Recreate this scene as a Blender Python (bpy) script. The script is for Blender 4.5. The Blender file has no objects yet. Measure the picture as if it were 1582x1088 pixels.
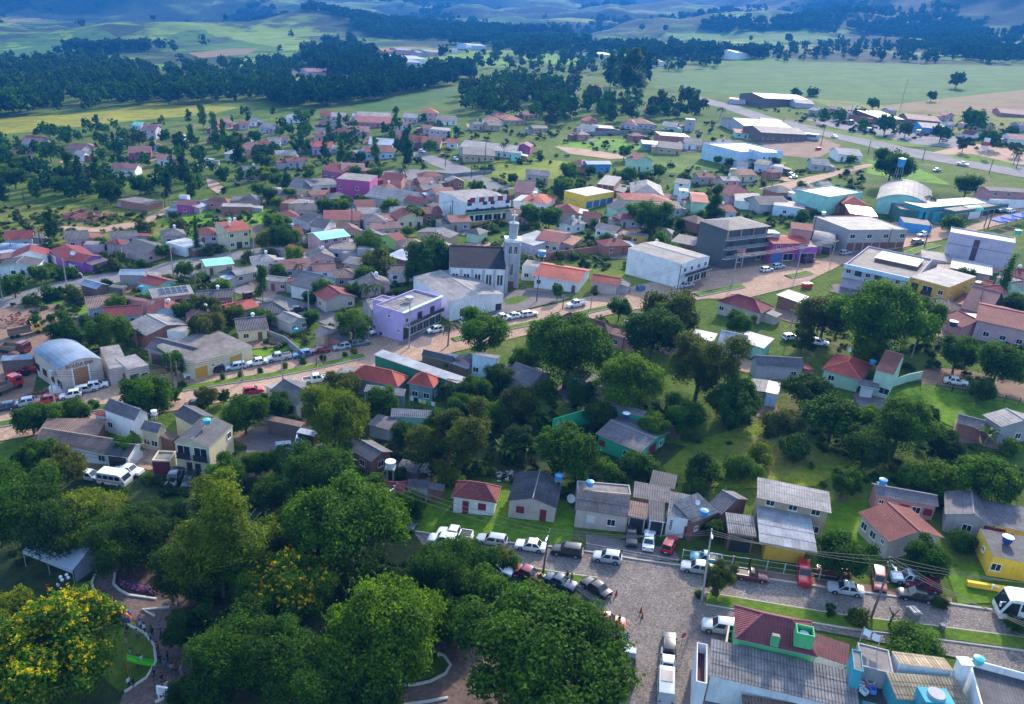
import bpy, bmesh, math, random
import numpy as np
from mathutils import Vector, Matrix

C = bpy.context.scene.collection
SC = bpy.context.scene
R = random.Random(11)
# ------------------------------------------------------------------ camera
IW, IH, F = 1582.0, 1088.0, 1200.0
ROLL, DV = math.radians(4.5), 2800.0
down = Vector((-DV*math.sin(ROLL), DV*math.cos(ROLL), F)).normalized()   # gravity seen by the camera (x right, y down, z ahead)
upc = -down
zc = Vector((0, 0, 1))
fwd = (zc - upc*zc.dot(upc)).normalized()
rgt = fwd.cross(upc)
RW = Matrix((rgt, fwd, upc))                       # camera coords -> world coords
K = 0.0129                                         # ground scale: pixels per metre = K * pixel row
npl = Vector((0, F, 544.0)); dpl = (F/K)/npl.length; npl.normalize()
NW = RW @ npl                                      # ground normal (pointing down)
HC = dpl / NW.dot(Vector((0, 0, -1)))
CAM = Vector((0, 0, HC))
GX, GY = -NW.x/NW.z, -NW.y/NW.z                    # z = GX*x + GY*y on the town plane

cd = bpy.data.cameras.new('camera'); cam = bpy.data.objects.new('camera', cd); C.objects.link(cam)
cd.sensor_width = 36; cd.lens = F/IW*36; cd.clip_start = 0.5; cd.clip_end = 30000
mx = RW @ Matrix(((1, 0, 0), (0, -1, 0), (0, 0, -1)))
cam.matrix_world = Matrix.Translation(CAM) @ mx.to_4x4()
SC.camera = cam
# ------------------------------------------------------------------ world, sun, exposure
SUN_EL, SUN_AZ = math.radians(29), math.radians(22)      # azimuth to the right of straight ahead
w = bpy.data.worlds.new('World'); SC.world = w; w.use_nodes = True
nt = w.node_tree; bg = nt.nodes['Background']
sky = nt.nodes.new('ShaderNodeTexSky'); sky.sky_type = 'NISHITA'; sky.sun_disc = False
sky.sun_elevation = SUN_EL; sky.sun_rotation = SUN_AZ; sky.air_density = 1.15; sky.dust_density = 1.2; sky.ozone_density = 1.8
nt.links.new(sky.outputs[0], bg.inputs[0]); bg.inputs[1].default_value = 0.15
sl = bpy.data.lights.new('sun', 'SUN'); sl.energy = 2.2; sl.angle = math.radians(2.5); sl.color = (1, 0.89, 0.73)
so = bpy.data.objects.new('sun', sl); C.objects.link(so)
sd = Vector((math.sin(SUN_AZ)*math.cos(SUN_EL), math.cos(SUN_AZ)*math.cos(SUN_EL), math.sin(SUN_EL)))
so.rotation_euler = sd.to_track_quat('Z', 'Y').to_euler(); so.location = (0, 0, 200)
SC.view_settings.view_transform = 'Standard'; SC.view_settings.look = 'None'
SC.view_settings.exposure = 1.85; SC.view_settings.gamma = 1
SC.render.engine = 'CYCLES'; SC.cycles.use_denoising = True
SC.cycles.max_bounces = 6; SC.cycles.volume_bounces = 0; SC.cycles.transparent_max_bounces = 8

# ------------------------------------------------------------------ terrain height
def _hash(ix, iy, s):
    n = (ix.astype(np.int64)*374761393 + iy.astype(np.int64)*668265263 + s*974711) & 0x7fffffff
    n = ((n ^ (n >> 13))*1274126177) & 0x7fffffff
    return ((n ^ (n >> 16)) & 0xffff)/65535.0
def vnoise(x, y, s=0):
    x = np.asarray(x, float); y = np.asarray(y, float)
    ix = np.floor(x); iy = np.floor(y); fx = x-ix; fy = y-iy
    fx = fx*fx*(3-2*fx); fy = fy*fy*(3-2*fy)
    a = _hash(ix, iy, s); b = _hash(ix+1, iy, s); c = _hash(ix, iy+1, s); d = _hash(ix+1, iy+1, s)
    return (a*(1-fx)+b*fx)*(1-fy)+(c*(1-fx)+d*fx)*fy
def fbm(x, y, s=0, o=4):
    v = 0; a = 0.5
    for i in range(o):
        v = v + a*vnoise(x, y, s+i*7); x = np.asarray(x)*2.03; y = np.asarray(y)*2.03; a *= 0.5
    return v
def sstep(a, b, x):
    t = np.clip((x-a)/(b-a), 0, 1); return t*t*(3-2*t)
def height(x, y):
    x = np.asarray(x, float); y = np.asarray(y, float)
    r = np.hypot(x, y)
    sat = lambda v, a, b: np.sign(v)*(np.minimum(np.abs(v), a)+b*np.tanh(np.maximum(np.abs(v)-a, 0)/b))
    xs = sat(x, 1000, 1400); ys = sat(y, 1600, 2200)
    z = GX*xs + GY*ys
    far = sstep(1280, 2300, r)
    z = z + far*(fbm(x/520, y/520, 3, 5)-0.44)*215
    vf = sstep(4200, 6600, r)*sstep(0, 800, y)                                   # far range
    z = z + vf*(150+300*fbm(x/1500, y/1500, 9, 4))
    th = np.arctan2(x, y); ft = 2750-1150*sstep(.18, .62, th)                 # long mountain side at the right
    mt = 520*sstep(ft, ft+1500, r)*sstep(.15, .42, th)*sstep(1.3, 1.0, th)*(.72+.62*fbm(x/330, y/330, 21, 5))
    z = z + mt*sstep(1700, 3000, r)
    hl = np.exp(-((x+1350)/420)**2-((y-2900)/420)**2)*150 + np.exp(-((x+2050)/500)**2-((y-3400)/600)**2)*190 \
        + np.exp(-((x+650)/500)**2-((y-3900)/420)**2)*150 + np.exp(-((x-250)/700)**2-((y-4300)/420)**2)*140
    z = z + 1.7*hl*(0.6+0.8*fbm(x/260, y/260, 33, 4))
    z = np.where(z > 230, 230+150*np.tanh((z-230)/150), z)
    return z
def gz(x, y): return GX*x+GY*y if x*x+y*y < 1.0e6 else float(height(x, y))

# ------------------------------------------------------------------ pixels <-> places
def ray(px, py): return RW @ Vector(((px-IW/2)/F, (py-IH/2)/F, 1))
def at(px, py, h=0.0):
    d = ray(px, py)
    t = (h-HC)/(d.z-GX*d.x-GY*d.y)
    return CAM + d*t
def atz(px, py, z):
    d = ray(px, py); return CAM + d*((z-HC)/d.z)
def proj(p):
    v = RW.transposed() @ (Vector(p)-CAM)
    return IW/2+F*v.x/v.z, IH/2+F*v.y/v.z, F/v.z
TO = (0, 0, 1.0)
def tile(ox, oy, k=3.955):
    global TO; TO = (ox, oy, k)
def G(x, y): return TO[0]+x/TO[2], TO[1]+y/TO[2]

# ------------------------------------------------------------------ materials
MATS = {}
def _new(name):
    m = bpy.data.materials.new(name); m.use_nodes = True
    n = m.node_tree; return m, n, n.nodes['Principled BSDF']
def N(n, t, **kw):
    o = n.nodes.new(t)
    for k, v in kw.items():
        if k in o.inputs: o.inputs[k].default_value = v
        else: setattr(o, k, v)
    return o
def mixc(n, fac, a, b, mode='MIX'):
    m = n.nodes.new('ShaderNodeMix'); m.data_type = 'RGBA'; m.blend_type = mode
    for i, v in ((0, fac), (6, a), (7, b)):
        if isinstance(v, (int, float)): m.inputs[i].default_value = v
        elif isinstance(v, tuple): m.inputs[i].default_value = (*v[:3], 1)
        else: n.links.new(v, m.inputs[i])
    return m.outputs[2]
def ramp(n, src, *st):
    r = n.nodes.new('ShaderNodeValToRGB'); e = r.color_ramp.elements
    while len(e) < len(st): e.new(0.5)
    for q, (p, c) in zip(e, st): q.position = p; q.color = (*c, 1) if isinstance(c, tuple) else (c, c, c, 1)
    n.links.new(src, r.inputs[0]); return r.outputs[0]
def noise(n, scale, vec=None, detail=4, rough=0.6):
    o = N(n, 'ShaderNodeTexNoise', Scale=scale, Detail=detail, Roughness=rough)
    if vec is not None: n.links.new(vec, o.inputs['Vector'])
    return o.outputs['Fac']
def gpos(n): return n.nodes.new('ShaderNodeNewGeometry').outputs['Position']
def opos(n): return n.nodes.new('ShaderNodeTexCoord').outputs['Object']
def bump(n, b, src, st, dist=0.1):
    o = N(n, 'ShaderNodeBump', Strength=st, Distance=dist); n.links.new(src, o.inputs['Height']); n.links.new(o.outputs[0], b.inputs['Normal'])
def plain(name, col, rough=0.6, metal=0.0, var=0.12):
    key = ('p', name)
    if key in MATS: return MATS[key]
    m, n, b = _new(name)
    v = noise(n, 3.0, opos(n))
    f = ramp(n, v, (0.3, 1-var), (0.7, 1.0))
    n.links.new(mixc(n, 1.0, col, f, 'MULTIPLY'), b.inputs['Base Color'])
    b.inputs['Roughness'].default_value = rough; b.inputs['Metallic'].default_value = metal
    MATS[key] = m; return m
WALL = dict(white=(.74,.75,.76), cream=(.62,.55,.36), beige=(.52,.43,.38), pink=(.62,.19,.30), magenta=(.42,.07,.24), purple=(.36,.10,.40),
    lavender=(.50,.38,.66), mint=(.30,.60,.50), green=(.03,.40,.20), lime=(.35,.60,.16), yellow=(.82,.52,.03), gold=(.66,.36,.04), brick=(.33,.12,.085),
    grey=(.40,.39,.41), lilac=(.48,.42,.50), salmon=(.52,.24,.22), bluewhite=(.50,.64,.78), blue=(.06,.28,.58), teal=(.05,.34,.42), slate=(.17,.25,.29),
    wood=(.16,.11,.10), red=(.45,.05,.06), concrete=(.34,.32,.32), palegreen=(.42,.62,.46), darkgreen=(.05,.15,.12), tan=(.46,.33,.22), netting=(.075,.095,.10),
    brown=(.2,.1,.07), dgrey=(.2,.2,.22), deepgreen=(.01,.20,.10), rose=(.55,.34,.36), apple=(.09,.43,.17))
def wall_mat(c):
    key = ('w', c)
    if key in MATS: return MATS[key]
    m, n, b = _new('wall_'+c); col = WALL[c]
    P = gpos(n)
    a = ramp(n, noise(n, 0.45, P, 6, .65), (0.25, 0.74), (0.62, 1.0))
    mp = N(n, 'ShaderNodeMapping'); mp.inputs['Scale'].default_value = (3.0, 3.0, 0.35); n.links.new(P, mp.inputs[0])
    s = ramp(n, noise(n, 1.0, mp.outputs[0], 5, .7), (0.30, 0.80), (0.5, 1.0))
    k = mixc(n, 1.0, mixc(n, 1.0, col, a, 'MULTIPLY'), s, 'MULTIPLY')
    if c == 'brick':
        bt = N(n, 'ShaderNodeTexBrick', Scale=1.6); n.links.new(P, bt.inputs['Vector'])
        bt.inputs['Color1'].default_value = (.38,.13,.09,1); bt.inputs['Color2'].default_value = (.27,.10,.07,1); bt.inputs['Mortar'].default_value = (.33,.27,.24,1)
        k = mixc(n, 0.5, k, bt.outputs[0])
    n.links.new(k, b.inputs['Base Color']); b.inputs['Roughness'].default_value = 0.85
    bump(n, b, noise(n, 6.0, P), 0.25, 0.03)
    MATS[key] = m; return m
ROOF = dict(red=('t',(.42,.075,.05)), maroon=('t',(.21,.035,.042)), orange=('t',(.52,.15,.07)), brown=('t',(.30,.11,.075)), rose=('t',(.26,.115,.115)),
    grey=('c',(.155,.14,.155)), dark=('c',(.10,.095,.105)), light=('c',(.30,.275,.27)), white=('m',(.35,.35,.37)), zinc=('m',(.33,.36,.42)), glare=('m',(.7,.7,.7)),
    tan=('c',(.50,.38,.24)), blue=('m',(.15,.28,.50)), slab=('s',(.29,.265,.26)), dslab=('s',(.20,.17,.16)), rust=('c',(.26,.16,.12)), steel=('m',(.18,.24,.32)),
    maroonmetal=('c',(.20,.05,.06)), oldred=('t',(.21,.05,.045)), slate=('s',(.035,.03,.042)), wine=('t',(.13,.04,.05)), mint=('m',(.25,.62,.45)), gold=('s',(.42,.40,.38)))
def roof_mat(c):
    key = ('r', c)
    if key in MATS: return MATS[key]
    kind, col = ROOF[c]
    m, n, b = _new('roof_'+c)
    uv = n.nodes.new('ShaderNodeTexCoord').outputs['UV']; P = gpos(n)
    sx = n.nodes.new('ShaderNodeSeparateXYZ'); n.links.new(uv, sx.inputs[0])
    def wav(src, period):
        a = N(n, 'ShaderNodeMath', operation='MULTIPLY'); n.links.new(src, a.inputs[0]); a.inputs[1].default_value = 2*math.pi/period
        s = N(n, 'ShaderNodeMath', operation='SINE'); n.links.new(a.outputs[0], s.inputs[0])
        h = N(n, 'ShaderNodeMath', operation='MULTIPLY_ADD'); n.links.new(s.outputs[0], h.inputs[0]); h.inputs[1].default_value = .5; h.inputs[2].default_value = .5
        return h.outputs[0]
    big = ramp(n, noise(n, 0.22, P, 6, .7), (0.28, 0.5), (0.66, 1.18))
    k = mixc(n, 1.0, col, big, 'MULTIPLY')
    oi = n.nodes.new('ShaderNodeObjectInfo')
    k = mixc(n, 1.0, k, ramp(n, oi.outputs['Random'], (0, 0.82), (1, 1.12)), 'MULTIPLY')
    if kind == 't':
        br = N(n, 'ShaderNodeTexBrick', Scale=2.2); n.links.new(uv, br.inputs['Vector'])
        br.inputs['Color1'].default_value = (1.25, 1.2, 1.15, 1); br.inputs['Color2'].default_value = (.6, .6, .62, 1); br.inputs['Mortar'].default_value = (.45, .45, .45, 1)
        k = mixc(n, 0.6, k, mixc(n, 1.0, k, br.outputs[0], 'MULTIPLY'))
        sp = ramp(n, noise(n, 2.6, P, 3, .8), (0.57, 0.0), (0.72, 1.0))
        k = mixc(n, sp, k, mixc(n, .5, k, (.22, .20, .16)))
        wv = wav(sx.outputs[0], 0.24); bump(n, b, wv, .8, .06)
        b.inputs['Roughness'].default_value = .75
    elif kind == 'c':
        st = ramp(n, noise(n, 1.1, P, 5, .75), (0.35, 0.72), (0.65, 1.1)); k = mixc(n, 1.0, k, st, 'MULTIPLY')
        wr = wav(sx.outputs[1], 1.85); k = mixc(n, ramp(n, wr, (0.965, 0.0), (1.0, .5)), k, (.05, .045, .045))
        wv = wav(sx.outputs[0], 0.177*2); k = mixc(n, ramp(n, wv, (0.0, .38), (.6, 0.0)), k, mixc(n, .85, k, (.03, .03, .03)))
        bump(n, b, wv, .9, .07); b.inputs['Roughness'].default_value = .7
    elif kind == 'm':
        wv = wav(sx.outputs[0], 0.5); bump(n, b, wv, .5, .05)
        ru = ramp(n, noise(n, 0.7, P, 5, .75), (0.55, 0.0), (0.75, .55)); k = mixc(n, ru, k, (.30, .22, .18))
        b.inputs['Roughness'].default_value = .6 if c != 'glare' else .3; b.inputs['Metallic'].default_value = .0 if c != 'glare' else .6
    else:
        st = ramp(n, noise(n, 0.8, P, 6, .75), (0.32, 0.55), (0.62, 1.0)); k = mixc(n, 1.0, k, st, 'MULTIPLY')
        b.inputs['Roughness'].default_value = .8; bump(n, b, noise(n, 4, P), .3, .03)
    b.inputs['Specular IOR Level'].default_value = .5 if c == 'glare' else .22
    n.links.new(k, b.inputs['Base Color'])
    MATS[key] = m; return m
def glass_mat():
    if 'glass' in MATS: return MATS['glass']
    m, n, b = _new('glass'); b.inputs['Base Color'].default_value = (.02, .025, .03, 1); b.inputs['Roughness'].default_value = .08
    b.inputs['Specular IOR Level'].default_value = .7
    MATS['glass'] = m; return m
def ground_mat(name, kind):
    m, n, b = _new(name); P = gpos(n); b.inputs['Roughness'].default_value = .95
    b.inputs['Specular IOR Level'].default_value = .15
    if kind == 'cobble':
        vo = N(n, 'ShaderNodeTexVoronoi', Scale=6.0); n.links.new(P, vo.inputs['Vector'])
        ve = N(n, 'ShaderNodeTexVoronoi', Scale=6.0, feature='DISTANCE_TO_EDGE'); n.links.new(P, ve.inputs['Vector'])
        sp = n.nodes.new('ShaderNodeSeparateColor'); n.links.new(vo.outputs['Color'], sp.inputs[0])
        k = ramp(n, sp.outputs[0], (0, (.19, .155, .14)), (.5, (.28, .235, .21)), (1, (.40, .335, .29)))
        k = mixc(n, 1.0, k, ramp(n, noise(n, .12, P, 6, .7), (.3, .62), (.68, 1.1)), 'MULTIPLY')
        pt = ramp(n, noise(n, .35, P, 5, .7), (.56, 0.0), (.74, .4)); k = mixc(n, pt, k, (.20, .17, .10))
        k = mixc(n, ramp(n, ve.outputs[0], (0, .75), (.09, 0.0)), k, (.07, .055, .045))
        bump(n, b, ramp(n, ve.outputs[0], (0, 0.0), (.12, 1.0)), .9, .06)
    elif kind in ('dirtroad', 'dirt', 'apron', 'asphalt', 'path'):
        c1, c2 = dict(dirtroad=((.34, .21, .14), (.53, .345, .24)), dirt=((.17, .105, .075), (.30, .19, .13)), apron=((.12, .10, .10), (.24, .20, .19)),
                      asphalt=((.15, .14, .145), (.26, .235, .23)), path=((.12, .085, .075), (.23, .165, .14)))[kind]
        k = ramp(n, noise(n, .11, P, 8, .7), (.3, c1), (.7, c2))
        k = mixc(n, 1.0, k, ramp(n, noise(n, 1.6, P, 5, .75), (.3, .68), (.66, 1.08)), 'MULTIPLY')
        if kind in ('dirtroad', 'path'):
            vo = N(n, 'ShaderNodeTexVoronoi', Scale=3.4); n.links.new(P, vo.inputs['Vector'])
            sp = n.nodes.new('ShaderNodeSeparateColor'); n.links.new(vo.outputs['Color'], sp.inputs[0])
            k = mixc(n, 1.0, k, ramp(n, sp.outputs[0], (0, .75), (1, 1.12)), 'MULTIPLY')
        bump(n, b, noise(n, 3, P), .3, .05)
    else:
        pal = dict(grass=((.04, .085, .010), (.095, .165, .014), (.17, .19, .035)), lawn=((.055, .11, .004), (.10, .20, .006), (.16, .26, .012)),
                   olive=((.07, .085, .012), (.15, .165, .018), (.24, .20, .05)), crop=((.055, .14, .006), (.12, .25, .01), (.20, .30, .018)),
                   soy=((.022, .082, .008), (.042, .125, .012), (.068, .15, .018)), yellow=((.14, .15, .012), (.24, .23, .015), (.34, .29, .02)),
                   brownf=((.14, .09, .05), (.22, .15, .07), (.13, .15, .04)), weeds=((.06, .10, .007), (.14, .19, .012), (.25, .26, .022)),
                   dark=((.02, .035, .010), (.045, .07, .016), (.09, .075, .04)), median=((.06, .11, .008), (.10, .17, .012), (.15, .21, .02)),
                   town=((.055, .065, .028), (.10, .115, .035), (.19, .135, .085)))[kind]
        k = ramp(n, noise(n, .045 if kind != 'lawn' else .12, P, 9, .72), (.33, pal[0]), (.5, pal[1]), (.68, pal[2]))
        k = mixc(n, 1.0, k, ramp(n, noise(n, .9, P, 6, .8), (.28, .5), (.66, 1.25)), 'MULTIPLY')
        if kind in ('crop', 'soy', 'yellow'):
            mp = N(n, 'ShaderNodeMapping'); mp.inputs['Rotation'].default_value = (0, 0, .5); mp.inputs['Scale'].default_value = (.02, .55 if kind != 'crop' else 1.6, .1); n.links.new(P, mp.inputs[0])
            k = mixc(n, 1.0, k, ramp(n, noise(n, 1, mp.outputs[0], 3, .6), (.35, .72), (.6, 1.12)), 'MULTIPLY')
        bump(n, b, noise(n, 2.2, P, 6, .8), .8, .35)
    n.links.new(k, b.inputs['Base Color'])
    return m
GM = {}
def gm(kind):
    if kind not in GM: GM[kind] = ground_mat('ground_'+kind, kind)
    return GM[kind]

# ------------------------------------------------------------------ mesh helpers
class MB:
    def __init__(s): s.v = []; s.f = []; s.mi = []; s.uv = []
    def face(s, pts, mi=0, uv=None):
        b = len(s.v); s.v += [tuple(p) for p in pts]; s.f.append(tuple(range(b, b+len(pts)))); s.mi.append(mi)
        s.uv.append(uv if uv else [(0, 0)]*len(pts))
    def box(s, x0, x1, y0, y1, z0, z1, mi=0, skip=''):
        p = [(x0,y0,z0),(x1,y0,z0),(x1,y1,z0),(x0,y1,z0),(x0,y0,z1),(x1,y0,z1),(x1,y1,z1),(x0,y1,z1)]
        for nm, q in (('b',(3,2,1,0)),('t',(4,5,6,7)),('f',(0,1,5,4)),('r',(1,2,6,5)),('k',(2,3,7,6)),('l',(3,0,4,7))):
            if nm in skip: continue
            pts = [p[i] for i in q]
            if nm in 'fk': uv = [(a[0], a[2]) for a in pts]
            elif nm in 'lr': uv = [(a[1], a[2]) for a in pts]
            else: uv = [(a[0], a[1]) for a in pts]
            s.face(pts, mi, uv)
    def tube(s, a, b, r0, r1=None, n=6, mi=0, cap=True):
        a = Vector(a); b = Vector(b); r1 = r0 if r1 is None else r1
        d = (b-a).normalized(); t = d.orthogonal().normalized(); u = d.cross(t)
        ra = [a+(t*math.cos(2*math.pi*i/n)+u*math.sin(2*math.pi*i/n))*r0 for i in range(n)]
        rb = [b+(t*math.cos(2*math.pi*i/n)+u*math.sin(2*math.pi*i/n))*r1 for i in range(n)]
        for i in range(n): s.face([ra[i], ra[(i+1) % n], rb[(i+1) % n], rb[i]], mi)
        if cap: s.face(rb, mi); s.face(ra[::-1], mi)
    def lathe(s, prof, n=12, mi=0, o=(0, 0, 0)):
        for (r0, z0), (r1, z1) in zip(prof, prof[1:]):
            for i in range(n):
                a, b = 2*math.pi*i/n, 2*math.pi*(i+1)/n
                p = [(o[0]+r0*math.cos(a), o[1]+r0*math.sin(a), o[2]+z0), (o[0]+r0*math.cos(b), o[1]+r0*math.sin(b), o[2]+z0),
                     (o[0]+r1*math.cos(b), o[1]+r1*math.sin(b), o[2]+z1), (o[0]+r1*math.cos(a), o[1]+r1*math.sin(a), o[2]+z1)]
                if r0 < 1e-4: p = p[1:]
                elif r1 < 1e-4: p = p[:3]
                s.face(p, mi)
    def mesh(s, name, mats, smooth=0):
        me = bpy.data.meshes.new(name); me.from_pydata(s.v, [], s.f)
        for m in mats: me.materials.append(m)
        me.polygons.foreach_set('material_index', s.mi)
        ul = me.uv_layers.new(name='UVMap')
        ul.data.foreach_set('uv', [c for f in s.uv for p in f for c in p])
        if smooth:
            bm = bmesh.new(); bm.from_mesh(me); bmesh.ops.remove_doubles(bm, verts=bm.verts, dist=1e-4); bm.to_mesh(me); bm.free()
            me.polygons.foreach_set('use_smooth', [True]*len(me.polygons)); me.set_sharp_from_angle(angle=math.radians(smooth))
        me.update(); return me
def link(name, me, parent=None, loc=(0, 0, 0), rz=0.0, scale=None):
    o = bpy.data.objects.new(name, me); C.objects.link(o)
    if parent is not None: o.parent = parent
    o.location = loc
    if rz: o.rotation_euler = (0, 0, rz)
    if scale: o.scale = scale
    return o
def recolor(o, mat, slot=0):
    o.material_slots[slot].link = 'OBJECT'; o.material_slots[slot].material = mat

# ------------------------------------------------------------------ labels
LAND = []; USED = {}; PENDING = []
def landmark(px, py, phrase): LAND.append((px, py, phrase))
def rel(px, py, L):
    dx, dy = px-L[0], (py-L[1])*1.5
    if abs(dx) > abs(dy): return ('left of ' if dx < 0 else 'right of ')+L[2]
    return ('behind ' if dy < 0 else 'in front of ')+L[2]
def tag(o, cat, label=None, group=None, desc=None, pos=None):
    o['category'] = cat
    if group: o['group'] = group
    if label: o['label'] = label; USED[label] = 1
    else: PENDING.append((o, desc, pos))
def flush_labels():
    def adj(o): return o
    waiting = []
    for o, desc, pos in PENDING:
        ls = sorted(LAND, key=lambda L: (pos[0]-L[0])**2+(1.6*(pos[1]-L[1]))**2)[:9]
        ls = [L for L in ls if (pos[0]-L[0])**2+(1.6*(pos[1]-L[1]))**2 > 15**2]
        cand = []
        for L in ls[:2]: cand.append(f"{desc} {rel(*pos, L)}")
        for i in range(4):
            for j in range(i+1, 6):
                if j < len(ls): cand.append(f"{desc} {rel(*pos, ls[i])}, {rel(*pos, ls[j])}")
        if len(desc.split()) > 6: cand.insert(0, desc)
        if not any(len(c.split()) <= 16 for c in cand): cand = [f'{desc} {rel(*pos, L)}' for L in ls if len((desc+rel(*pos, L)).split()) <= 15] or cand
        cand = [c for c in cand if len(c.replace('-', ' ').split()) <= 16] or [desc]
        free = [c for c in cand if c not in USED]
        if free: o['label'] = free[0]; USED[free[0]] = [(o, pos)]
        else:
            c = cand[-1]; o['label'] = c
            if isinstance(USED[c], list): USED[c].append((o, pos))
    for c, l in list(USED.items()):
        if isinstance(l, list) and len(l) > 1:
            l.sort(key=lambda t: t[1][0])
            pre = {2: ['left one of two, ', 'right one of two, '], 3: ['left one of three, ', 'middle one of three, ', 'right one of three, ']}.get(len(l))
            if pre:
                for p, (o, _) in zip(pre, l): o['label'] = p+c
            else:
                for i, (o, _) in enumerate(l):
                    if 'group' not in o: o['group'] = c
def structure(o): o['kind'] = 'structure'; return o
def stuff(o): o['kind'] = 'stuff'; return o
# ------------------------------------------------------------------ ground sheet
def build_ground():
    rr = [0, 12, 30, 50] + list(np.linspace(70, 1000, 60)) + list(np.geomspace(1015, 9500, 190))
    aa = np.concatenate([np.radians(np.linspace(-50, 50, 330)), np.radians(np.linspace(50, 310, 60))[1:-1]])
    n = len(aa); rad = np.array(rr[1:])
    X = np.outer(rad, np.sin(aa)).ravel(); Y = np.outer(rad, np.cos(aa)).ravel(); Z = height(X, Y)
    v = [(0, 0, 0)]+list(zip(X.tolist(), Y.tolist(), Z.tolist())); f = []
    for j in range(n): f.append((0, 1+(j+1) % n, 1+j))
    for i in range(len(rad)-1):
        for j in range(n):
            k = (j+1) % n; a = 1+i*n
            f.append((a+j, a+k, a+n+k, a+n+j))
    me = bpy.data.meshes.new('ground'); me.from_pydata(v, [], f); me.polygons.foreach_set('use_smooth', [True]*len(f))
    m, nn, b = _new('terrain'); P = gpos(nn); b.inputs['Roughness'].default_value = 1; b.inputs['Specular IOR Level'].default_value = .1
    town = ramp(nn, noise(nn, .03, P, 9, .72), (.30, (.03, .062, .010)), (.45, (.075, .125, .014)), (.56, (.10, .15, .018)), (.66, (.19, .15, .075)), (.78, (.30, .20, .13)))
    town = mixc(nn, 1.0, town, ramp(nn, noise(nn, .8, P, 6, .8), (.28, .5), (.66, 1.2)), 'MULTIPLY')
    # far fields: irregular parcels, woods between them
    wz = N(nn, 'ShaderNodeVectorMath', operation='MULTIPLY_ADD'); nz = N(nn, 'ShaderNodeTexNoise', Scale=.004, Detail=3.0); nn.links.new(P, nz.inputs['Vector'])
    nn.links.new(nz.outputs['Color'], wz.inputs[0]); wz.inputs[1].default_value = (260, 260, 0); nn.links.new(P, wz.inputs[2])
    mp = N(nn, 'ShaderNodeMapping'); mp.inputs['Scale'].default_value = (1, .75, 0); nn.links.new(wz.outputs[0], mp.inputs[0])
    vo = N(nn, 'ShaderNodeTexVoronoi', Scale=.0042); nn.links.new(mp.outputs[0], vo.inputs['Vector'])
    sp = nn.nodes.new('ShaderNodeSeparateColor'); nn.links.new(vo.outputs['Color'], sp.inputs[0])
    fld = ramp(nn, sp.outputs[0], (0, (.05, .11, .015)), (.3, (.10, .20, .02)), (.5, (.19, .26, .03)), (.7, (.07, .15, .02)), (.86, (.26, .20, .09)), (1, (.15, .24, .03)))
    fld = mixc(nn, 1.0, fld, ramp(nn, noise(nn, .02, P, 7, .7), (.3, .65), (.66, 1.2)), 'MULTIPLY')
    wood = ramp(nn, noise(nn, .0035, P, 9, .68), (.47, 0.0), (.53, 1.0))
    wcol = ramp(nn, noise(nn, .05, P, 6, .8), (.35, (.012, .026, .012)), (.65, (.035, .06, .02)))
    fld = mixc(nn, wood, fld, wcol)
    ln = N(nn, 'ShaderNodeVectorMath', operation='LENGTH'); nn.links.new(P, ln.inputs[0])
    mr = N(nn, 'ShaderNodeMapRange'); nn.links.new(ln.outputs['Value'], mr.inputs['Value']); mr.inputs['From Min'].default_value = 820; mr.inputs['From Max'].default_value = 1150
    # steep mountain sides are wooded
    gn = nn.nodes.new('ShaderNodeNewGeometry'); sz = nn.nodes.new('ShaderNodeSeparateXYZ'); nn.links.new(gn.outputs['Normal'], sz.inputs[0])
    stp = ramp(nn, sz.outputs['Z'], (.955, 1.0), (.985, 0.0)); fld = mixc(nn, mixc(nn, 1, stp, ramp(nn, noise(nn, .006, P, 6, .7), (.3, 0.35), (.5, 1.0)), 'MULTIPLY'), fld, wcol)
    sx = nn.nodes.new('ShaderNodeSeparateXYZ'); nn.links.new(P, sx.inputs[0])
    def rng_(src, a, b_): q = N(nn, 'ShaderNodeMapRange'); nn.links.new(src, q.inputs['Value']); q.inputs['From Min'].default_value = a; q.inputs['From Max'].default_value = b_; return q.outputs[0]
    mtn = mixc(nn, 1.0, mixc(nn, 1.0, rng_(sx.outputs[0], 500, 1100), rng_(sx.outputs[1], 2300, 2700), 'MULTIPLY'), ramp(nn, noise(nn, .004, P, 6, .7), (.30, .45), (.44, 1.0)), 'MULTIPLY')
    fld = mixc(nn, mtn, fld, wcol)
    nn.links.new(mixc(nn, mr.outputs[0], town, fld), b.inputs['Base Color'])
    bump(nn, b, noise(nn, .6, P, 8, .8), .8, .6)
    me.materials.append(m)
    structure(link('ground', me))
build_ground()
LAYER = [0.0]
def sheet(name, pts, kind, z=None, raw=False):
    """a flat patch of ground cover lying on the terrain"""
    LAYER[0] += 0.0025
    zz = (0.02+LAYER[0]) if z is None else z
    ps = [at(*(p if raw else G(*p))) for p in pts]
    bm = bmesh.new(); vs = [bm.verts.new(p) for p in ps]; bm.faces.new(vs)
    bmesh.ops.triangulate(bm, faces=bm.faces)
    # refine so the patch follows the terrain
    L = max((a-b).length for a in ps for b in ps)
    for i in range(3 if L > 120 else 1): bmesh.ops.subdivide_edges(bm, edges=bm.edges, cuts=1, use_grid_fill=True)
    for q in bm.verts: q.co.z = gz(q.co.x, q.co.y)+zz
    bmesh.ops.recalc_face_normals(bm, faces=bm.faces)
    for f in bm.faces:
        if f.normal.z < 0: f.normal_flip()
    me = bpy.data.meshes.new(name); bm.to_mesh(me); bm.free(); me.materials.append(gm(kind))
    return structure(link(name, me))
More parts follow.
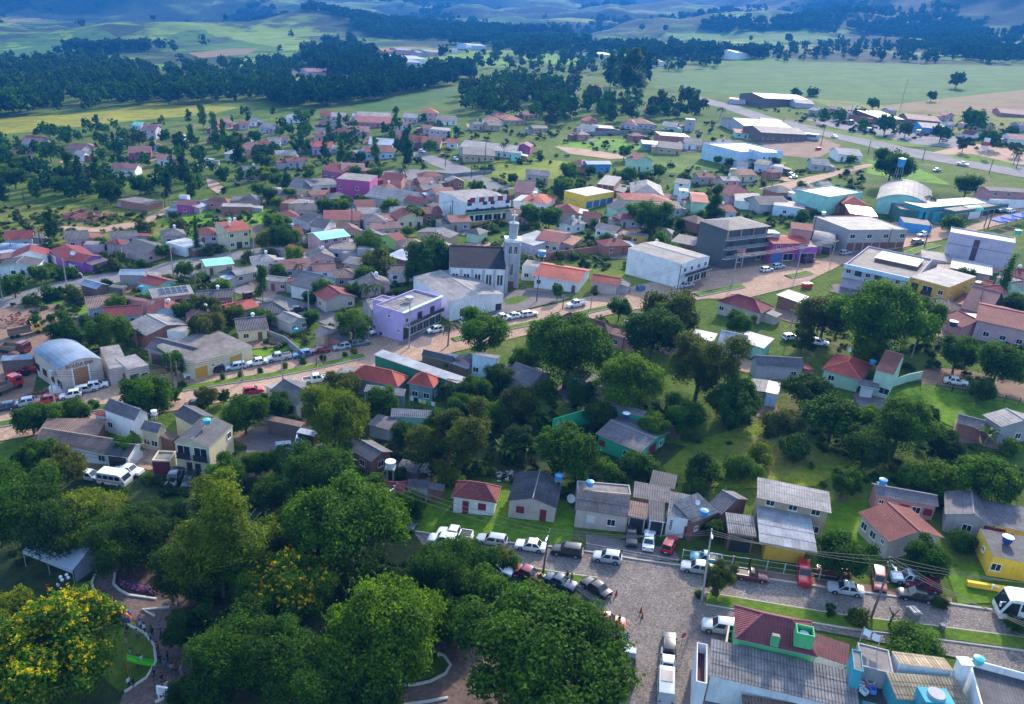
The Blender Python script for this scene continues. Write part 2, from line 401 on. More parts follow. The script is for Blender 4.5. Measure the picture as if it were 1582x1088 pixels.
def ribbon(name, pts, wid, kind, hgt=0.0, mat=None, side=None):
    """a strip of given width (metres) along pixel points; hgt>0 makes a raised kerb or bank"""
    ps = [at(*p) for p in pts]; LAYER[0] += 0.0025; z0 = 0.02+LAYER[0]
    out = []
    for i, p in enumerate(ps):
        a = ps[max(i-1, 0)]; b = ps[min(i+1, len(ps)-1)]; d = (b-a); d.z = 0; d.normalize(); nrm = Vector((-d.y, d.x, 0))
        out.append((p+nrm*wid/2, p-nrm*wid/2))
    m = MB()
    for (a, b), (c, d) in zip(out, out[1:]):
        q = [Vector((v.x, v.y, gz(v.x, v.y)+hgt+z0)) for v in (a, b, d, c)]
        m.face(q, 0)
        if hgt:
            lo = [Vector((v.x, v.y, gz(v.x, v.y)-.1)) for v in (a, b, d, c)]
            m.face([lo[0], q[0], q[3], lo[3]], 0); m.face([lo[1], lo[2], q[2], q[1]], 0)
    if hgt:
        for (a, b) in (out[0], out[-1]):
            m.face([Vector((a.x, a.y, gz(a.x, a.y)-.1)), Vector((b.x, b.y, gz(b.x, b.y)-.1)), Vector((b.x, b.y, gz(b.x, b.y)+hgt+z0)), Vector((a.x, a.y, gz(a.x, a.y)+hgt+z0))])
    me = m.mesh(name, [mat or gm(kind)])
    bm = bmesh.new(); bm.from_mesh(me); bmesh.ops.recalc_face_normals(bm, faces=bm.faces); bm.to_mesh(me); bm.free()
    return structure(link(name, me))

S = lambda name, kind, *pts: sheet(name, pts, kind, raw=True)
# far and near fields
S('soy_field', 'soy', (1012,112),(1100,104),(1250,96),(1420,99),(1640,104),(1640,134),(1480,150),(1350,162),(1230,150),(1110,148),(1015,132))
S('dry_field', 'brownf', (1360,164),(1480,150),(1640,132),(1640,180),(1480,178),(1400,172))
S('meadow', 'olive', (1245,152),(1350,160),(1400,172),(1480,180),(1640,182),(1640,196),(1480,205),(1380,190),(1290,168))
S('yellow_field', 'yellow', (-60,186),(110,177),(180,170),(225,160),(300,163),(370,166),(330,176),(215,186),(120,196),(60,203),(-60,212))
S('field', 'crop', (205,103),(240,99),(272,101),(245,108),(210,112))
S('field', 'crop', (360,92),(430,86),(440,94),(390,104),(362,106))
S('field', 'yellow', (420,125),(480,116),(510,120),(505,140),(470,148),(440,140))
S('field', 'soy', (535,162),(600,150),(700,137),(712,142),(700,150),(620,172),(560,172))
S('field', 'crop', (645,88),(700,84),(780,92),(790,104),(690,104),(650,100))
S('field', 'crop', (802,82),(850,84),(915,92),(910,104),(860,100),(805,92))
S('pale_field', 'soy', (-60,78),(90,66),(160,66),(215,74),(120,84),(80,92),(-60,92))
S('field', 'brownf', (290,82),(360,76),(400,76),(380,84),(310,90))
S('grass_lot', 'crop', (870,216),(930,214),(1005,218),(990,232),(900,236),(860,226))
S('grass_lot', 'grass', (1000,240),(1080,240),(1135,252),(1120,264),(1040,268),(1000,262))
S('crop_rows', 'crop', (215,352),(310,326),(380,322),(440,330),(432,368),(360,372),(300,378),(230,366))
S('wild_meadow', 'olive', (-40,322),(60,316),(200,322),(260,350),(240,366),(120,372),(-40,392))
S('grass_lot', 'crop', (1340,246),(1400,250),(1470,286),(1400,280),(1340,268))
S('grass_bank', 'weeds', (640,290),(700,276),(770,262),(800,262),(740,282),(680,302))
S('weedy_lot', 'weeds', (750,258),(830,246),(900,252),(930,262),(860,276),(780,284))
S('grass_lot', 'weeds', (890,408),(1030,428),(1040,442),(985,452),(930,440),(890,425))
S('yellow_lawn', 'crop', (70,462),(120,446),(150,452),(150,476),(112,492),(88,474))
S('yellow_lawn', 'crop', (352,520),(400,512),(440,522),(478,540),(420,556),(390,548))
S('dirt_yard', 'dirt', (-40,474),(95,470),(130,500),(120,520),(70,530),(50,610),(-40,640))
S('dirt_yard', 'apron', (110,486),(180,486),(185,508),(140,512))
S('lawn', 'lawn', (640,800),(662,770),(700,748),(870,770),(892,800),(880,846),(760,838),(660,826),(618,815))
S('lawn', 'lawn', (1276,780),(1345,770),(1362,864),(1268,866))
S('lawn', 'lawn', (1372,606),(1425,592),(1582,622),(1640,640),(1480,664),(1440,646),(1400,640))
S('tall_grass', 'weeds', (1010,700),(1120,668),(1190,650),(1260,690),(1330,706),(1260,752),(1130,756),(1040,746))
S('tall_grass', 'olive', (1120,690),(1180,672),(1250,690),(1290,712),(1220,735),(1130,738))
S('lawn', 'lawn', (1140,585),(1195,575),(1220,590),(1180,606))
S('verge', 'lawn', (1460,880),(1540,868),(1640,885),(1640,930),(1480,934))
S('dirt_lane', 'dirt', (1400,580),(1440,568),(1500,574),(1582,594),(1660,612),(1660,640),(1582,622),(1500,603),(1424,592))
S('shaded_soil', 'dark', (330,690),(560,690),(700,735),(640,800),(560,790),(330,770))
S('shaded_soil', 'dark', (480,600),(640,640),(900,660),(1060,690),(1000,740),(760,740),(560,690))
S('yard', 'apron', (385,668),(480,660),(505,690),(440,706),(380,700))
S('dirt_yard', 'dirt', (1080,400),(1180,405),(1100,440),(1060,430))
S('dirt_yard', 'dirt', (1200,190),(1300,225),(1262,246),(1200,240),(1170,220))
S('gravel_lot', 'asphalt', (1240,184),(1330,186),(1480,212),(1490,230),(1400,222),(1290,198))
# streets
RD = []
def road(name, kind, *pts):
    RD.append([at(*p) for p in pts]); return S(name, kind, *pts)
road('avenue', 'dirtroad', (-80,636),(0,622),(130,597),(255,578),(420,553),(560,528),(620,511),(760,492),(870,468),(1000,438),(1050,426),(1150,414),(1220,402),(1290,378),(1400,336),(1460,318),(1640,280),
     (1640,322),(1582,338),(1450,372),(1360,390),(1300,410),(1262,428),(1240,440),(1150,462),(1090,462),(960,482),(840,512),(700,545),(600,572),(480,598),(330,624),(200,648),(60,672),(-80,696))
road('street', 'asphalt', (-80,478),(0,462),(70,440),(130,428),(230,414),(275,402),(330,394),(400,384),(440,380),(440,390),(400,398),(330,408),(290,415),(340,428),(420,452),(500,478),(560,500),(600,518),(570,526),(520,510),(440,476),(360,452),(300,432),(260,424),(130,446),(60,462),(-80,500))
road('street', 'asphalt', (560,268),(630,262),(690,264),(660,252),(630,238),(650,234),(690,248),(720,258),(770,284),(800,292),(760,296),(715,276),(650,278),(570,282))
road('dirt_road', 'dirtroad', (855,226),(900,230),(950,238),(990,240),(990,245),(940,246),(880,238))
road('dirt_road', 'dirtroad', (1170,292),(1240,276),(1300,262),(1345,252),(1348,257),(1305,268),(1250,284),(1200,298))
road('dirt_road', 'dirtroad', (640,226),(690,214),(695,219),(650,232))
road('dirt_road', 'dirtroad', (720,192),(780,190),(785,194),(722,197))
road('dirt_road', 'dirtroad', (60,348),(150,352),(215,342),(260,320),(266,324),(225,348),(160,360),(70,354))
road('dirt_road', 'dirtroad', (318,275),(335,280),(350,296),(340,302),(322,290))
road('highway', 'asphalt', (1080,150),(1140,164),(1200,184),(1260,196),(1330,212),(1400,228),(1480,242),(1640,268),(1640,286),(1480,256),(1400,242),(1330,224),(1250,206),(1190,194),(1130,172),(1075,156))
S('forecourt', 'dirtroad', (1440,236),(1500,222),(1640,240),(1640,262),(1500,246))
S('traffic_island', 'median', (1456,240),(1500,238),(1572,254),(1566,260),(1490,248))
S('verge', 'median', (1240,196),(1330,206),(1440,228),(1400,227),(1320,212))
S('parking_apron', 'dirt', (70,600),(250,570),(262,576),(130,600),(60,612))
S('pavement', 'dirtroad', (282,578),(396,556),(470,540),(520,532),(522,536),(420,552),(290,582))
S('plaza', 'apron', (735,468),(800,448),(862,452),(880,462),(790,484),(742,490))
S('plaza_lawn', 'median', (778,464),(800,458),(822,459),(800,470),(782,472))
road('cobbled_street', 'cobble', (540,812),(600,814),(626,822),(700,834),(872,850),(1000,870),(1150,893),(1290,913),(1480,938),(1640,962),(1640,1052),(1500,1022),(1340,990),(1190,962),(1112,976),(1090,1040),(1064,1130),(880,1130),(930,1000),(940,950),(880,905),(790,885),(680,872),(600,862),(540,850))
S('parking_apron', 'apron', (905,826),(1040,850),(1052,868),(985,866),(905,852))
S('pavement', 'dirt', (1060,868),(1200,885),(1340,905),(1470,925),(1470,936),(1290,911),(1150,891),(1050,876))
S('pavement', 'apron', (1085,985),(1130,975),(1120,1095),(1052,1095))
concrete = plain('kerb_concrete', (.42,.36,.32), .9)
white_kerb = plain('white_kerb', (.52,.50,.47), .85)
ribbon('kerb', [(540,809),(626,820.5),(700,832.5),(872,848.5),(985,866.5),(1050,875.5),(1150,891.5),(1290,911.5),(1480,936.5),(1640,960)], .3, 'x', .14, concrete)
def median(pts, wid, mat='median'):
    ribbon('median_kerb', pts, wid+.5, 'x', .13, concrete); ribbon('median_strip', pts, wid, mat, .19)
median([(1090,927),(1180,942),(1300,962),(1440,979),(1540,992),(1640,1006)], 2.0)
median([(742,872),(800,884),(870,896),(922,903)], 1.8)
median([(205,622),(260,606),(330,594),(420,581),(500,565),(562,551)], 2.0)
median([(-60,668),(30,652),(120,637),(178,627)], 2.0)
median([(700,526),(780,509),(870,491),(965,470)], 1.8)
median([(1075,457),(1110,450),(1147,443)], 2.2)
median([(1217,429),(1235,426),(1250,422)], 2.6)
median([(1395,396),(1420,386),(1446,379)], 2.6)
# park
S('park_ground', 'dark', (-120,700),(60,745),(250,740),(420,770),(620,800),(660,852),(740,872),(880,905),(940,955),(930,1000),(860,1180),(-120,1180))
S('park_path', 'path', (186,862),(170,866),(152,884),(143,903),(152,926),(112,930),(112,944),(160,946),(192,966),(222,980),(238,1000),(240,1026),(226,1050),(190,1075),(170,1140),(330,1140),(316,1075),(304,1040),(297,1010),(290,985),(272,958),(262,944),(300,938),(320,920),(300,925),(242,929),(200,921),(176,905),(178,890),(190,872))
S('park_path', 'path', (655,1004),(700,985),(760,980),(770,1100),(600,1130),(620,1070),(655,1057),(688,1044),(695,1030),(686,1016))
S('park_path', 'path', (278,885),(292,878),(300,900),(285,915))
S('park_lawn', 'grass', (200,968),(224,982),(238,1002),(238,1026),(224,1048),(186,1072),(150,1040),(160,980))
S('park_lawn', 'grass', (112,905),(140,898),(150,924),(112,928))
S('park_lawn', 'grass', (630,1010),(686,1018),(694,1030),(686,1043),(640,1057))
for k in ([(186,861),(170,865),(151,884),(142,903),(146,917),(158,928)], [(112,933),(135,931),(160,932)], [(178,888),(176,905),(186,915),(200,922),(242,928)],
          [(194,966),(224,981),(239,1001),(241,1026),(227,1050),(193,1072)], [(240,955),(220,945),(262,941)], [(289,996),(294,1012),(296,1033)], [(312,1062),(305,1078),(304,1092)],
          [(240,1088),(262,1078),(264,1068),(264,1092)], [(604,1062),(640,1061),(664,1056),(688,1044),(696,1030),(686,1016),(676,1012)], [(624,1092),(660,1087),(692,1081)], [(283,912),(288,898),(286,882)]):
    ribbon('path_kerb', k, .28, 'x', .17, white_kerb)
# ------------------------------------------------------------------ building parts
_c = {}
def win_mesh(w, h, near, fc):
    key = ('win', round(w, 2), round(h, 2), near, fc)
    if key in _c: return _c[key]
    fm = plain('frame_'+fc, dict(white=(.7,.7,.68), wine=(.16,.03,.03), brown=(.12,.06,.035), grey=(.3,.3,.3), dark=(.03,.03,.03))[fc], .6)
    a = MB(); t = .07
    for x0, x1, z0, z1 in ((-w/2, w/2, 0, t), (-w/2, w/2, h-t, h), (-w/2, -w/2+t, t, h-t), (w/2-t, w/2, t, h-t), (-t*.35, t*.35, t, h-t)):
        a.box(x0, x1, -.07, .06, z0, z1, 0)
    a.box(-w/2-.08, w/2+.08, -.13, .05, -.07, -.005, 0)
    p = MB(); p.box(-w/2+t, w/2-t, -.025, .04, t, h-t, 0)
    if near: r = (a.mesh('window', [fm]), p.mesh('pane', [glass_mat()]))
    else:
        for f, u in zip(p.f, p.uv): a.face([p.v[i] for i in f], 1)
        r = (a.mesh('window', [fm, glass_mat()]), None)
    _c[key] = r; return r
def panel_mesh(kind, w, h, col, mat):
    key = (kind, round(w, 1), round(h, 1), col)
    if key in _c: return _c[key]
    a = MB()
    a.box(-w/2, w/2, -.04, .04, 0, h, 0)
    if kind == 'garage':
        n = max(3, int(h/.32))
        for i in range(n): a.box(-w/2+.04, w/2-.04, -.065, -.041, h*i/n+.03, h*(i+1)/n-.03, 0)
    else:
        a.box(-w/2+.1, w/2-.1, -.06, -.041, .15, h*.42, 0); a.box(-w/2+.1, w/2-.1, -.06, -.041, h*.5, h-.15, 0)
    _c[key] = a.mesh(kind, [mat]); return _c[key]
def sheet_mesh(du, dv, mat):
    key = ('sh', round(du, 2), round(dv, 2), mat.name)
    if key in _c: return _c[key]
    a = MB(); n = 24; pts = []
    for i in range(n+1):
        x = du*i/n; pts.append((x, .035*math.sin(2*math.pi*6*i/n)))
    for (x0, z0), (x1, z1) in zip(pts, pts[1:]):
        a.face([(x0, 0, z0+.03), (x1, 0, z1+.03), (x1, dv*1.03, z1), (x0, dv*1.03, z0)], 0, [(x0, 0), (x1, 0), (x1, dv), (x0, dv)])
    _c[key] = a.mesh('roof_sheet', [mat]); return _c[key]
DOORC = dict(brown=(.17,.07,.04), red=(.42,.03,.03), grey=(.25,.25,.27), dark=(.035,.035,.04), white=(.62,.62,.62), wood=(.33,.15,.07), green=(.05,.42,.36), blue=(.04,.15,.40), pink=(.5,.15,.2), wine=(.2,.02,.04), amber=(.5,.27,.03))
def opening(root, tok, x, z, face, W, D, near, dc, fc, wide=None):
    """one window or door on a wall; face 0 front, 1 right, 3 left"""
    o = None
    if tok in 'wWvn':
        ww, hh, sill = dict(w=(1.25, 1.15, 1.0), W=(1.9, 1.35, .95), v=(.75, .7, 1.6), n=(.42, 1.9, 1.0))[tok]
        a, b = win_mesh(ww, hh, near, fc); o = link('window', a, root); zz = z+sill
        if b: link('pane', b, o)
    elif tok == 's': o = link('shutter', panel_mesh('shutter', 1.2, 1.15, dc, plain('door_'+dc, DOORC[dc], .6)), root); zz = z+1
    elif tok == 'd': o = link('door', panel_mesh('door', .95, 2.15, dc, plain('door_'+dc, DOORC[dc], .55)), root); zz = z+.05
    elif tok == 'b': o = link('door', panel_mesh('door', 1.7, 2.2, 'dark', plain('door_dark', DOORC['dark'], .3)), root); zz = z+.05
    elif tok == 'g': o = link('garage_door', panel_mesh('garage', 2.7, 2.4, dc, plain('door_'+dc, DOORC[dc], .5)), root); zz = z+.02
    elif tok == 'G': o = link('shop_door', panel_mesh('garage', wide*.84, 2.5, dc, plain('door_'+dc, DOORC[dc], .5)), root); zz = z+.02
    elif tok == 'S':
        a, b = win_mesh(round(wide*.86, 1), 2.1, near, fc); o = link('shop_window', a, root); zz = z+.35
        if b: link('pane', b, o)
    elif tok == 'B':
        a, b = win_mesh(round(wide*.8, 1), 2.2, near, fc); o = link('balcony_opening', a, root); zz = z+.15; q = wide*.4
        if b: link('pane', b, o)
        m = MB(); m.box(-q, q, -.42, -.36, .0, .95); m.box(-q-.1, q+.1, -.45, -.08, -.16, -.01); link('balcony_rail', m.mesh('balcony_rail', [plain('door_dark', DOORC['dark'], .3)]), o)
    if o is None: return
    ov = root['_ov']; sx, sy = root['_w'], root['_d']
    if face == 0: o.location = (ov+x, ov-.02, zz)
    elif face == 1: o.location = (sx-ov+.02, ov+x, zz); o.rotation_euler = (0, 0, math.pi/2)
    else: o.location = (ov-.02, sy-ov-x, zz); o.rotation_euler = (0, 0, -math.pi/2)
def auto_tokens(L, fl, rnd, face):
    rows = []
    for f in range(fl):
        n = max(1, int(L/2.9)) if face == 0 else max(1, int(L/3.6))
        t = ['w']*n
        if f == 0 and face == 0 and n > 1: t[rnd.randrange(n)] = 'd'
        if face and n > 1 and rnd.random() < .4: t[rnd.randrange(n)] = 'v'
        rows.append(''.join(t))
    return '|'.join(rows)
FOOT = []
BN = [0]
def B(desc, x0, y0, x1, y1, x2, y2, h, kind, wall, roof, rise=None, front=None, left=None, right=None, ov=None, chim=(), dc='brown', fc='white', fl=None, land=None, full=False,
      sheets=False, rp=.5, par=.45, fh=2.9, cat='house', name='house', group=None, tilt=None):
    """a building from three roof-corner pixels: the two ends of the front eave and one back corner"""
    a, b, c = G(x0, y0), G(x1, y1), G(x2, y2)
    BN[0] += 1; rnd = random.Random(BN[0]*7+3)
    mid = at((a[0]+b[0])/2, (a[1]+b[1])/2, h); ze = mid.z; rg = (.55 if rise is None else rise)
    zf, zb = (ze+rg, ze) if kind == 'shedf' else (ze, ze+rg) if kind == 'shed' else (ze, ze)
    A, Bp, Cp = atz(*a, zf), atz(*b, zf), atz(*c, zb)
    for q in (A, Bp, Cp): q.z = ze
    u = Bp-A; u.z = 0; W = u.length; u.normalize(); v = Vector((-u.y, u.x, 0)); right_end = (Cp-A).dot(u) > W/2
    e = Cp-(Bp if right_end else A); D = e.dot(v)
    if D < 1.5: D = 1.5 if D > 0 else 3.0; e = v*D
    dl = math.atan2(e.dot(u), e.dot(v)); dl = max(-.6, min(.6, dl))           # share the skew between both walls
    ctr = (A+Bp)/2+(v*math.cos(dl)-u*0+u*math.sin(dl))*(D/max(.6, math.cos(dl)))/2
    D = min(D/max(.6, math.cos(dl)), D*1.35); u = (u*math.cos(-dl/2)+v*math.sin(-dl/2)); v = Vector((-u.y, u.x, 0))
    if (RW.transposed() @ (A-CAM)).z > 330: D = min(D, 1.25*W)
    A = ctr-u*W/2-v*D/2; Bp = A+u*W
    yaw = math.atan2(u.y, u.x); base = ze-h
    root = bpy.data.objects.new(name, None); C.objects.link(root); root.location = (A.x, A.y, base); root.rotation_euler = (0, 0, yaw)
    root.empty_display_size = .5
    s = F/(RW.transposed() @ (ctr-CAM)).z
    near = s > 5.5
    if kind in ('flat', 'box'): ov = 0.0 if ov is None else ov
    else: ov = min(.45, W*.08, D*.08) if ov is None else ov
    root['_ov'], root['_w'], root['_d'] = ov, W, D
    wm, rm = wall_mat(wall), roof_mat(roof)
    fl = fl or max(1, int((h+.6)/2.9))
    gxk = kind in ('gx', 'archx', 'shedl')
    base_kind = {'gx': 'gy', 'archx': 'arch'}.get(kind, kind)
    w_, d_ = (D, W) if gxk and kind != 'shedl' else (W, D)
    mp = (lambda p: (p[1], D-p[0], p[2])) if gxk and kind != 'shedl' else (lambda p: p)
    if rise is None: rise = {'gy': w_*.21, 'hip': min(W, D)*.24, 'shed': D*.10, 'shedf': D*.10, 'shedl': W*.1, 'arch': w_*.16, 'flat': 0, 'box': 0}[base_kind]
    if s < 3.6: rise = min(rise, 2.2)
    def prof(x, y):                                     # roof surface height in kernel coords
        if base_kind == 'gy':
            xr = w_*rp; return h+rise*(x/xr if x < xr else (w_-x)/(w_-xr))
        if base_kind == 'arch': return h+rise*(1-(2*x/w_-1)**2)
        if base_kind == 'shed': return h+rise*y/d_
        if base_kind == 'shedf': return h+rise*(1-y/d_)
        if base_kind == 'shedl': return h+rise*x/w_
        return h
    # walls
    m = MB(); lo = -2.2
    xs = [ov] + ({'gy': [w_*rp], 'arch': [w_*i/10 for i in range(1, 10)]}.get(base_kind, [])) + [w_-ov]
    dz = .03 if base_kind not in ('flat', 'box') else 0
    for yy, flip in ((ov, 0), (d_-ov, 1)):
        bot = [(x, yy, lo) for x in xs]; top = [(x, yy, prof(x, yy)-dz) for x in xs]
        for i in range(len(xs)-1):
            q = [bot[i], bot[i+1], top[i+1], top[i]]
            if flip: q = q[::-1]
            m.face([mp(p) for p in q], 0)
    for xx, flip in ((ov, 1), (w_-ov, 0)):
        q = [(xx, ov, lo), (xx, d_-ov, lo), (xx, d_-ov, prof(xx, d_-ov)-dz), (xx, ov, prof(xx, ov)-dz)]
        if flip: q = q[::-1]
        m.face([mp(p) for p in q], 0)
    if base_kind == 'flat':
        t = min(.18, W*.08, D*.08); zr = h-par
        o4 = [(0, 0), (W, 0), (W, D), (0, D)]; i4 = [(t, t), (W-t, t), (W-t, D-t), (t, D-t)]
        for k in range(4):
            j = (k+1) % 4
            m.face([(*o4[k], h), (*o4[j], h), (*i4[j], h), (*i4[k], h)], 0)
            m.face([(*i4[k], h), (*i4[j], h), (*i4[j], zr-.1), (*i4[k], zr-.1)], 0)
    link('wall', m.mesh('wall', [wm]), root)
    # roof
    rf = MB(); slopes = []
    t = .10
    def slab(pts, uv):
        pts = [Vector(mp(p)) for p in pts]; up = [p+Vector((0, 0, t*.3)) for p in pts]; dn = [p-Vector((0, 0, t*.7)) for p in pts]
        rf.face(up, 0, uv); rf.face(dn[::-1], 0, uv[::-1])
        for i in range(len(pts)):
            j = (i+1) % len(pts); rf.face([dn[i], dn[j], up[j], up[i]], 1)
    if base_kind == 'gy':
        xr = w_*rp; l0, l1 = math.hypot(xr, rise), math.hypot(w_-xr, rise)
        slab([(0, d_, h), (0, 0, h), (xr, 0, h+rise), (xr, d_, h+rise)], [(d_, 0), (0, 0), (0, l0), (d_, l0)])
        slab([(w_, 0, h), (w_, d_, h), (xr, d_, h+rise), (xr, 0, h+rise)], [(0, 0), (d_, 0), (d_, l1), (0, l1)])
        slopes += [((0, d_, h), (0, -1, 0), (xr/l0, 0, rise/l0), d_, l0), ((w_, 0, h), (0, 1, 0), (-(w_-xr)/l1, 0, rise/l1), d_, l1)]
    elif base_kind == 'hip':
        if W >= D: r0, r1 = (D/2, D/2), (W-D/2, D/2)
        else: r0, r1 = (W/2, W/2), (W/2, D-W/2)
        e = [(0, 0, h), (W, 0, h), (W, D, h), (0, D, h)]; p, q = (*r0, h+rise), (*r1, h+rise); ls = math.hypot(min(W, D)/2, rise)
        if W >= D:
            slab([e[0], e[1], q, p], [(0, 0), (W, 0), (W-D/2, ls), (D/2, ls)]); slab([e[2], e[3], p, q], [(0, 0), (W, 0), (W-D/2, ls), (D/2, ls)])
            slab([e[1], e[2], q], [(0, 0), (D, 0), (D/2, ls)]); slab([e[3], e[0], p], [(0, 0), (D, 0), (D/2, ls)])
        else:
            slab([e[0], e[1], p], [(0, 0), (W, 0), (W/2, ls)]); slab([e[2], e[3], q], [(0, 0), (W, 0), (W/2, ls)])
            slab([e[1], e[2], q, p], [(0, 0), (D, 0), (D-W/2, ls), (W/2, ls)]); slab([e[3], e[0], p, q], [(0, 0), (D, 0), (D-W/2, ls), (W/2, ls)])
        if near:
            for a_, b_ in ((p, q), (e[0], p), (e[1], q if W >= D else p), (e[2], q), (e[3], p if W >= D else q)):
                if (Vector(a_)-Vector(b_)).length > .5: rf.tube(Vector(a_)+Vector((0,0,.05)), Vector(b_)+Vector((0,0,.05)), .11, n=5, mi=2)
    elif base_kind == 'arch':
        for i in range(10):
            xa, xb = w_*i/10, w_*(i+1)/10
            slab([(xa, 0, prof(xa, 0)), (xb, 0, prof(xb, 0)), (xb, d_, prof(xb, 0)), (xa, d_, prof(xa, 0))], [(0, xa), (0, xb), (d_, xb), (d_, xa)])
    elif base_kind == 'flat':
        q = [(t_, u_, h-par) for t_, u_ in ((.1, .1), (W-.1, .1), (W-.1, D-.1), (.1, D-.1))]
        slab(q, [(p[0], p[1]) for p in q])
    elif base_kind == 'box':
        q = [(0, 0, h+t*.7), (W, 0, h+t*.7), (W, D, h+t*.7), (0, D, h+t*.7)]; slab(q, [(p[0], p[1]) for p in q])
    else:
        q = [(0, 0), (W, 0), (W, D), (0, D)]; q3 = [(x, y, prof(x, y)) for x, y in q]
        L = math.hypot(D, rise); slab(q3, [(0, 0), (W, 0), (W, L), (0, L)])
        if base_kind == 'shed': slopes.append(((0, 0, h), (1, 0, 0), (0, D/L, rise/L), W, L))
        if base_kind == 'shedf': slopes.append(((W, D, h), (-1, 0, 0), (0, -D/L, rise/L), W, L))
    if base_kind == 'gy' and near: rf.tube(mp((w_*rp, -.02, h+rise+.04)), mp((w_*rp, d_+.02, h+rise+.04)), .13, n=5, mi=2)
    edge = wm if wall in ('white', 'cream', 'mint') else plain('fascia', (.33, .30, .29), .8)
    capm = plain('ridge_'+roof, tuple(min(1, x*1.25+.03) for x in ROOF[roof][1]), .8)
    ro = link('roof', rf.mesh('roof', [rm, edge, capm]), root)
    if sheets:
        for o_, u_, v_, Lu, Lv in slopes:
            o_, u_, v_ = Vector(mp(o_)), Vector(mp(u_))-Vector(mp((0, 0, 0))), Vector(mp(v_))-Vector(mp((0, 0, 0)))
            u_.normalize(); v_.normalize(); nn = u_.cross(v_)
            if nn.z < 0: nn = -nn
            nu, nv = max(1, round(Lu/1.05)), max(1, round(Lv/1.75)); du, dv = Lu/nu, Lv/nv; sm = sheet_mesh(du, dv, rm)
            for i in range(nu):
                for j in range(nv):
                    so_ = link('roof_sheet', sm, ro)
                    p = o_+u_*du*i+v_*dv*j+nn*(.075+.004*((i*7+j*3) % 3)); vv = (v_-nn*.014).normalized()
                    so_.matrix_basis = Matrix(((u_.x, vv.x, nn.x, p.x), (u_.y, vv.y, nn.y, p.y), (u_.z, vv.z, nn.z, p.z), (0, 0, 0, 1)))
    for fx, fy, *rest in chim:
        zz = h+rise*.6; ch = MB(); r = .32
        ch.box(-r, r, -r, r, -1.2, 1.1, 0); ch.box(-r-.1, r+.1, -r-.1, r+.1, 1.12, 1.26, 0); ch.box(-r+.06, r-.06, -r+.06, r-.06, 1.27, 1.5, 0)
        link('chimney', ch.mesh('chimney', [wall_mat(rest[0] if rest else 'white')]), ro, (W*fx, D*fy, zz))
    # openings
    if s > 2.2:
        for face, spec, L in ((0, front, W-2*ov), (1, right, D-2*ov), (3, left, D-2*ov)):
            if spec is None: spec = auto_tokens(L, fl, rnd, face)
            for f, row in enumerate(spec.split('|')):
                n = len(row)
                for i, tk in enumerate(row):
                    if tk != '.': opening(root, tk, L*(i+.5)/n, f*fh, face, W, D, near, dc, fc, L/n)
    if not full and cat == 'house' and s > 2.3 and rnd.random() < .62:
        sd_ = rnd.choice((-1, 1)); aw, y0, y1, ah = rnd.uniform(2.2, 4.2), D*rnd.uniform(.05, .35), D*rnd.uniform(.7, 1.1), min(h, 3.2)-.35
        x0, x1 = (W-ov, W-ov+aw) if sd_ > 0 else (ov-aw, ov); m = MB(); m.box(x0, x1, y0, y1, -2.2, ah-.25, 0, 't'); ax = link('annex', m.mesh('annex', [wall_mat(rnd.choice((wall, wall, 'grey', 'brick', 'concrete', 'brown')))]), root)
        m = MB(); hi, lo_ = ah+.15, ah-.25; za, zb_ = (hi, lo_) if sd_ > 0 else (lo_, hi); q = [(x0-.2, y0-.25, za), (x1+.2, y0-.25, zb_), (x1+.2, y1+.25, zb_), (x0-.2, y1+.25, za)]
        m.face(q, 0, [(p[1], p[0]) for p in q]); m.face([(p[0], p[1], p[2]-.09) for p in q][::-1], 0)
        for k in range(4): a_, b_ = q[k], q[(k+1) % 4]; m.face([(a_[0], a_[1], a_[2]-.09), (b_[0], b_[1], b_[2]-.09), b_, a_], 0)
        link('annex_roof', m.mesh('annex_roof', [roof_mat(rnd.choice(('grey', 'dark', 'light', 'rust', 'zinc', 'maroon', 'brown')))]), ax)
    for k in ('_ov', '_w', '_d'): del root[k]
    FOOT.append((ctr.x, ctr.y, max(W, D)/2+.5, u.x, u.y, W/2+.6, D/2+.6))
    fm_ = ((a[0]+b[0])/2, (a[1]+b[1])/2+h*s*.9)
    cpx = proj(ctr+Vector((0, 0, -h*.3)))[:2]
    if land: landmark(cpx[0], cpx[1], land)
    if full: tag(root, cat, label=desc, group=group)
    else: tag(root, cat, desc=desc, pos=cpx, group=group)
    return root, W, D, u, v, s
def kid(root, name, mb, mats, smooth=0): return link(name, mb.mesh(name, mats, smooth), root)
# ------------------------------------------------------------------ buildings, by district
# bottom right block
tile(1060, 920, 5.65)
GH = B('green walled house under a maroon hip roof with a green rooftop tank box', 410,395, 1125,515, 1110,215, 5.0, 'hip', 'apple', 'maroonmetal', rise=2.0, front='.....v', left='', right='', land='the maroon roofed house', full=True)
B('low maroon lean-to roof joined to the green walled house', 1128,512, 1428,640, 1405,436, 3.2, 'shed', 'white', 'maroonmetal', rise=.3, front='', left='', right='', full=True, cat='outbuilding', name='outbuilding')
GR = B('long pale blue building with a grey corrugated roof of patched sheets', 188,725, 1500,985, 1482,650, 3.5, 'shed', 'white', 'light', rise=.7, front='', left='', right='', sheets=True, full=True, ov=.2, cat='building', name='building')
B('lower shed with brown corrugated roof against the pale blue wall', 495,975, 1290,1110, 1290,1010, 2.2, 'shed', 'bluewhite', 'rust', front='', left='', right='', full=True, ov=.15, sheets=True, cat='shed', name='shed')
tile(1302, 920, 5.65)
B('flat terrace building with a bare concrete roof and teal wall', 165,612, 450,690, 400,478, 5.2, 'flat', 'concrete', 'dslab', par=.15, front='', left='', right='', full=True, cat='building', name='building')
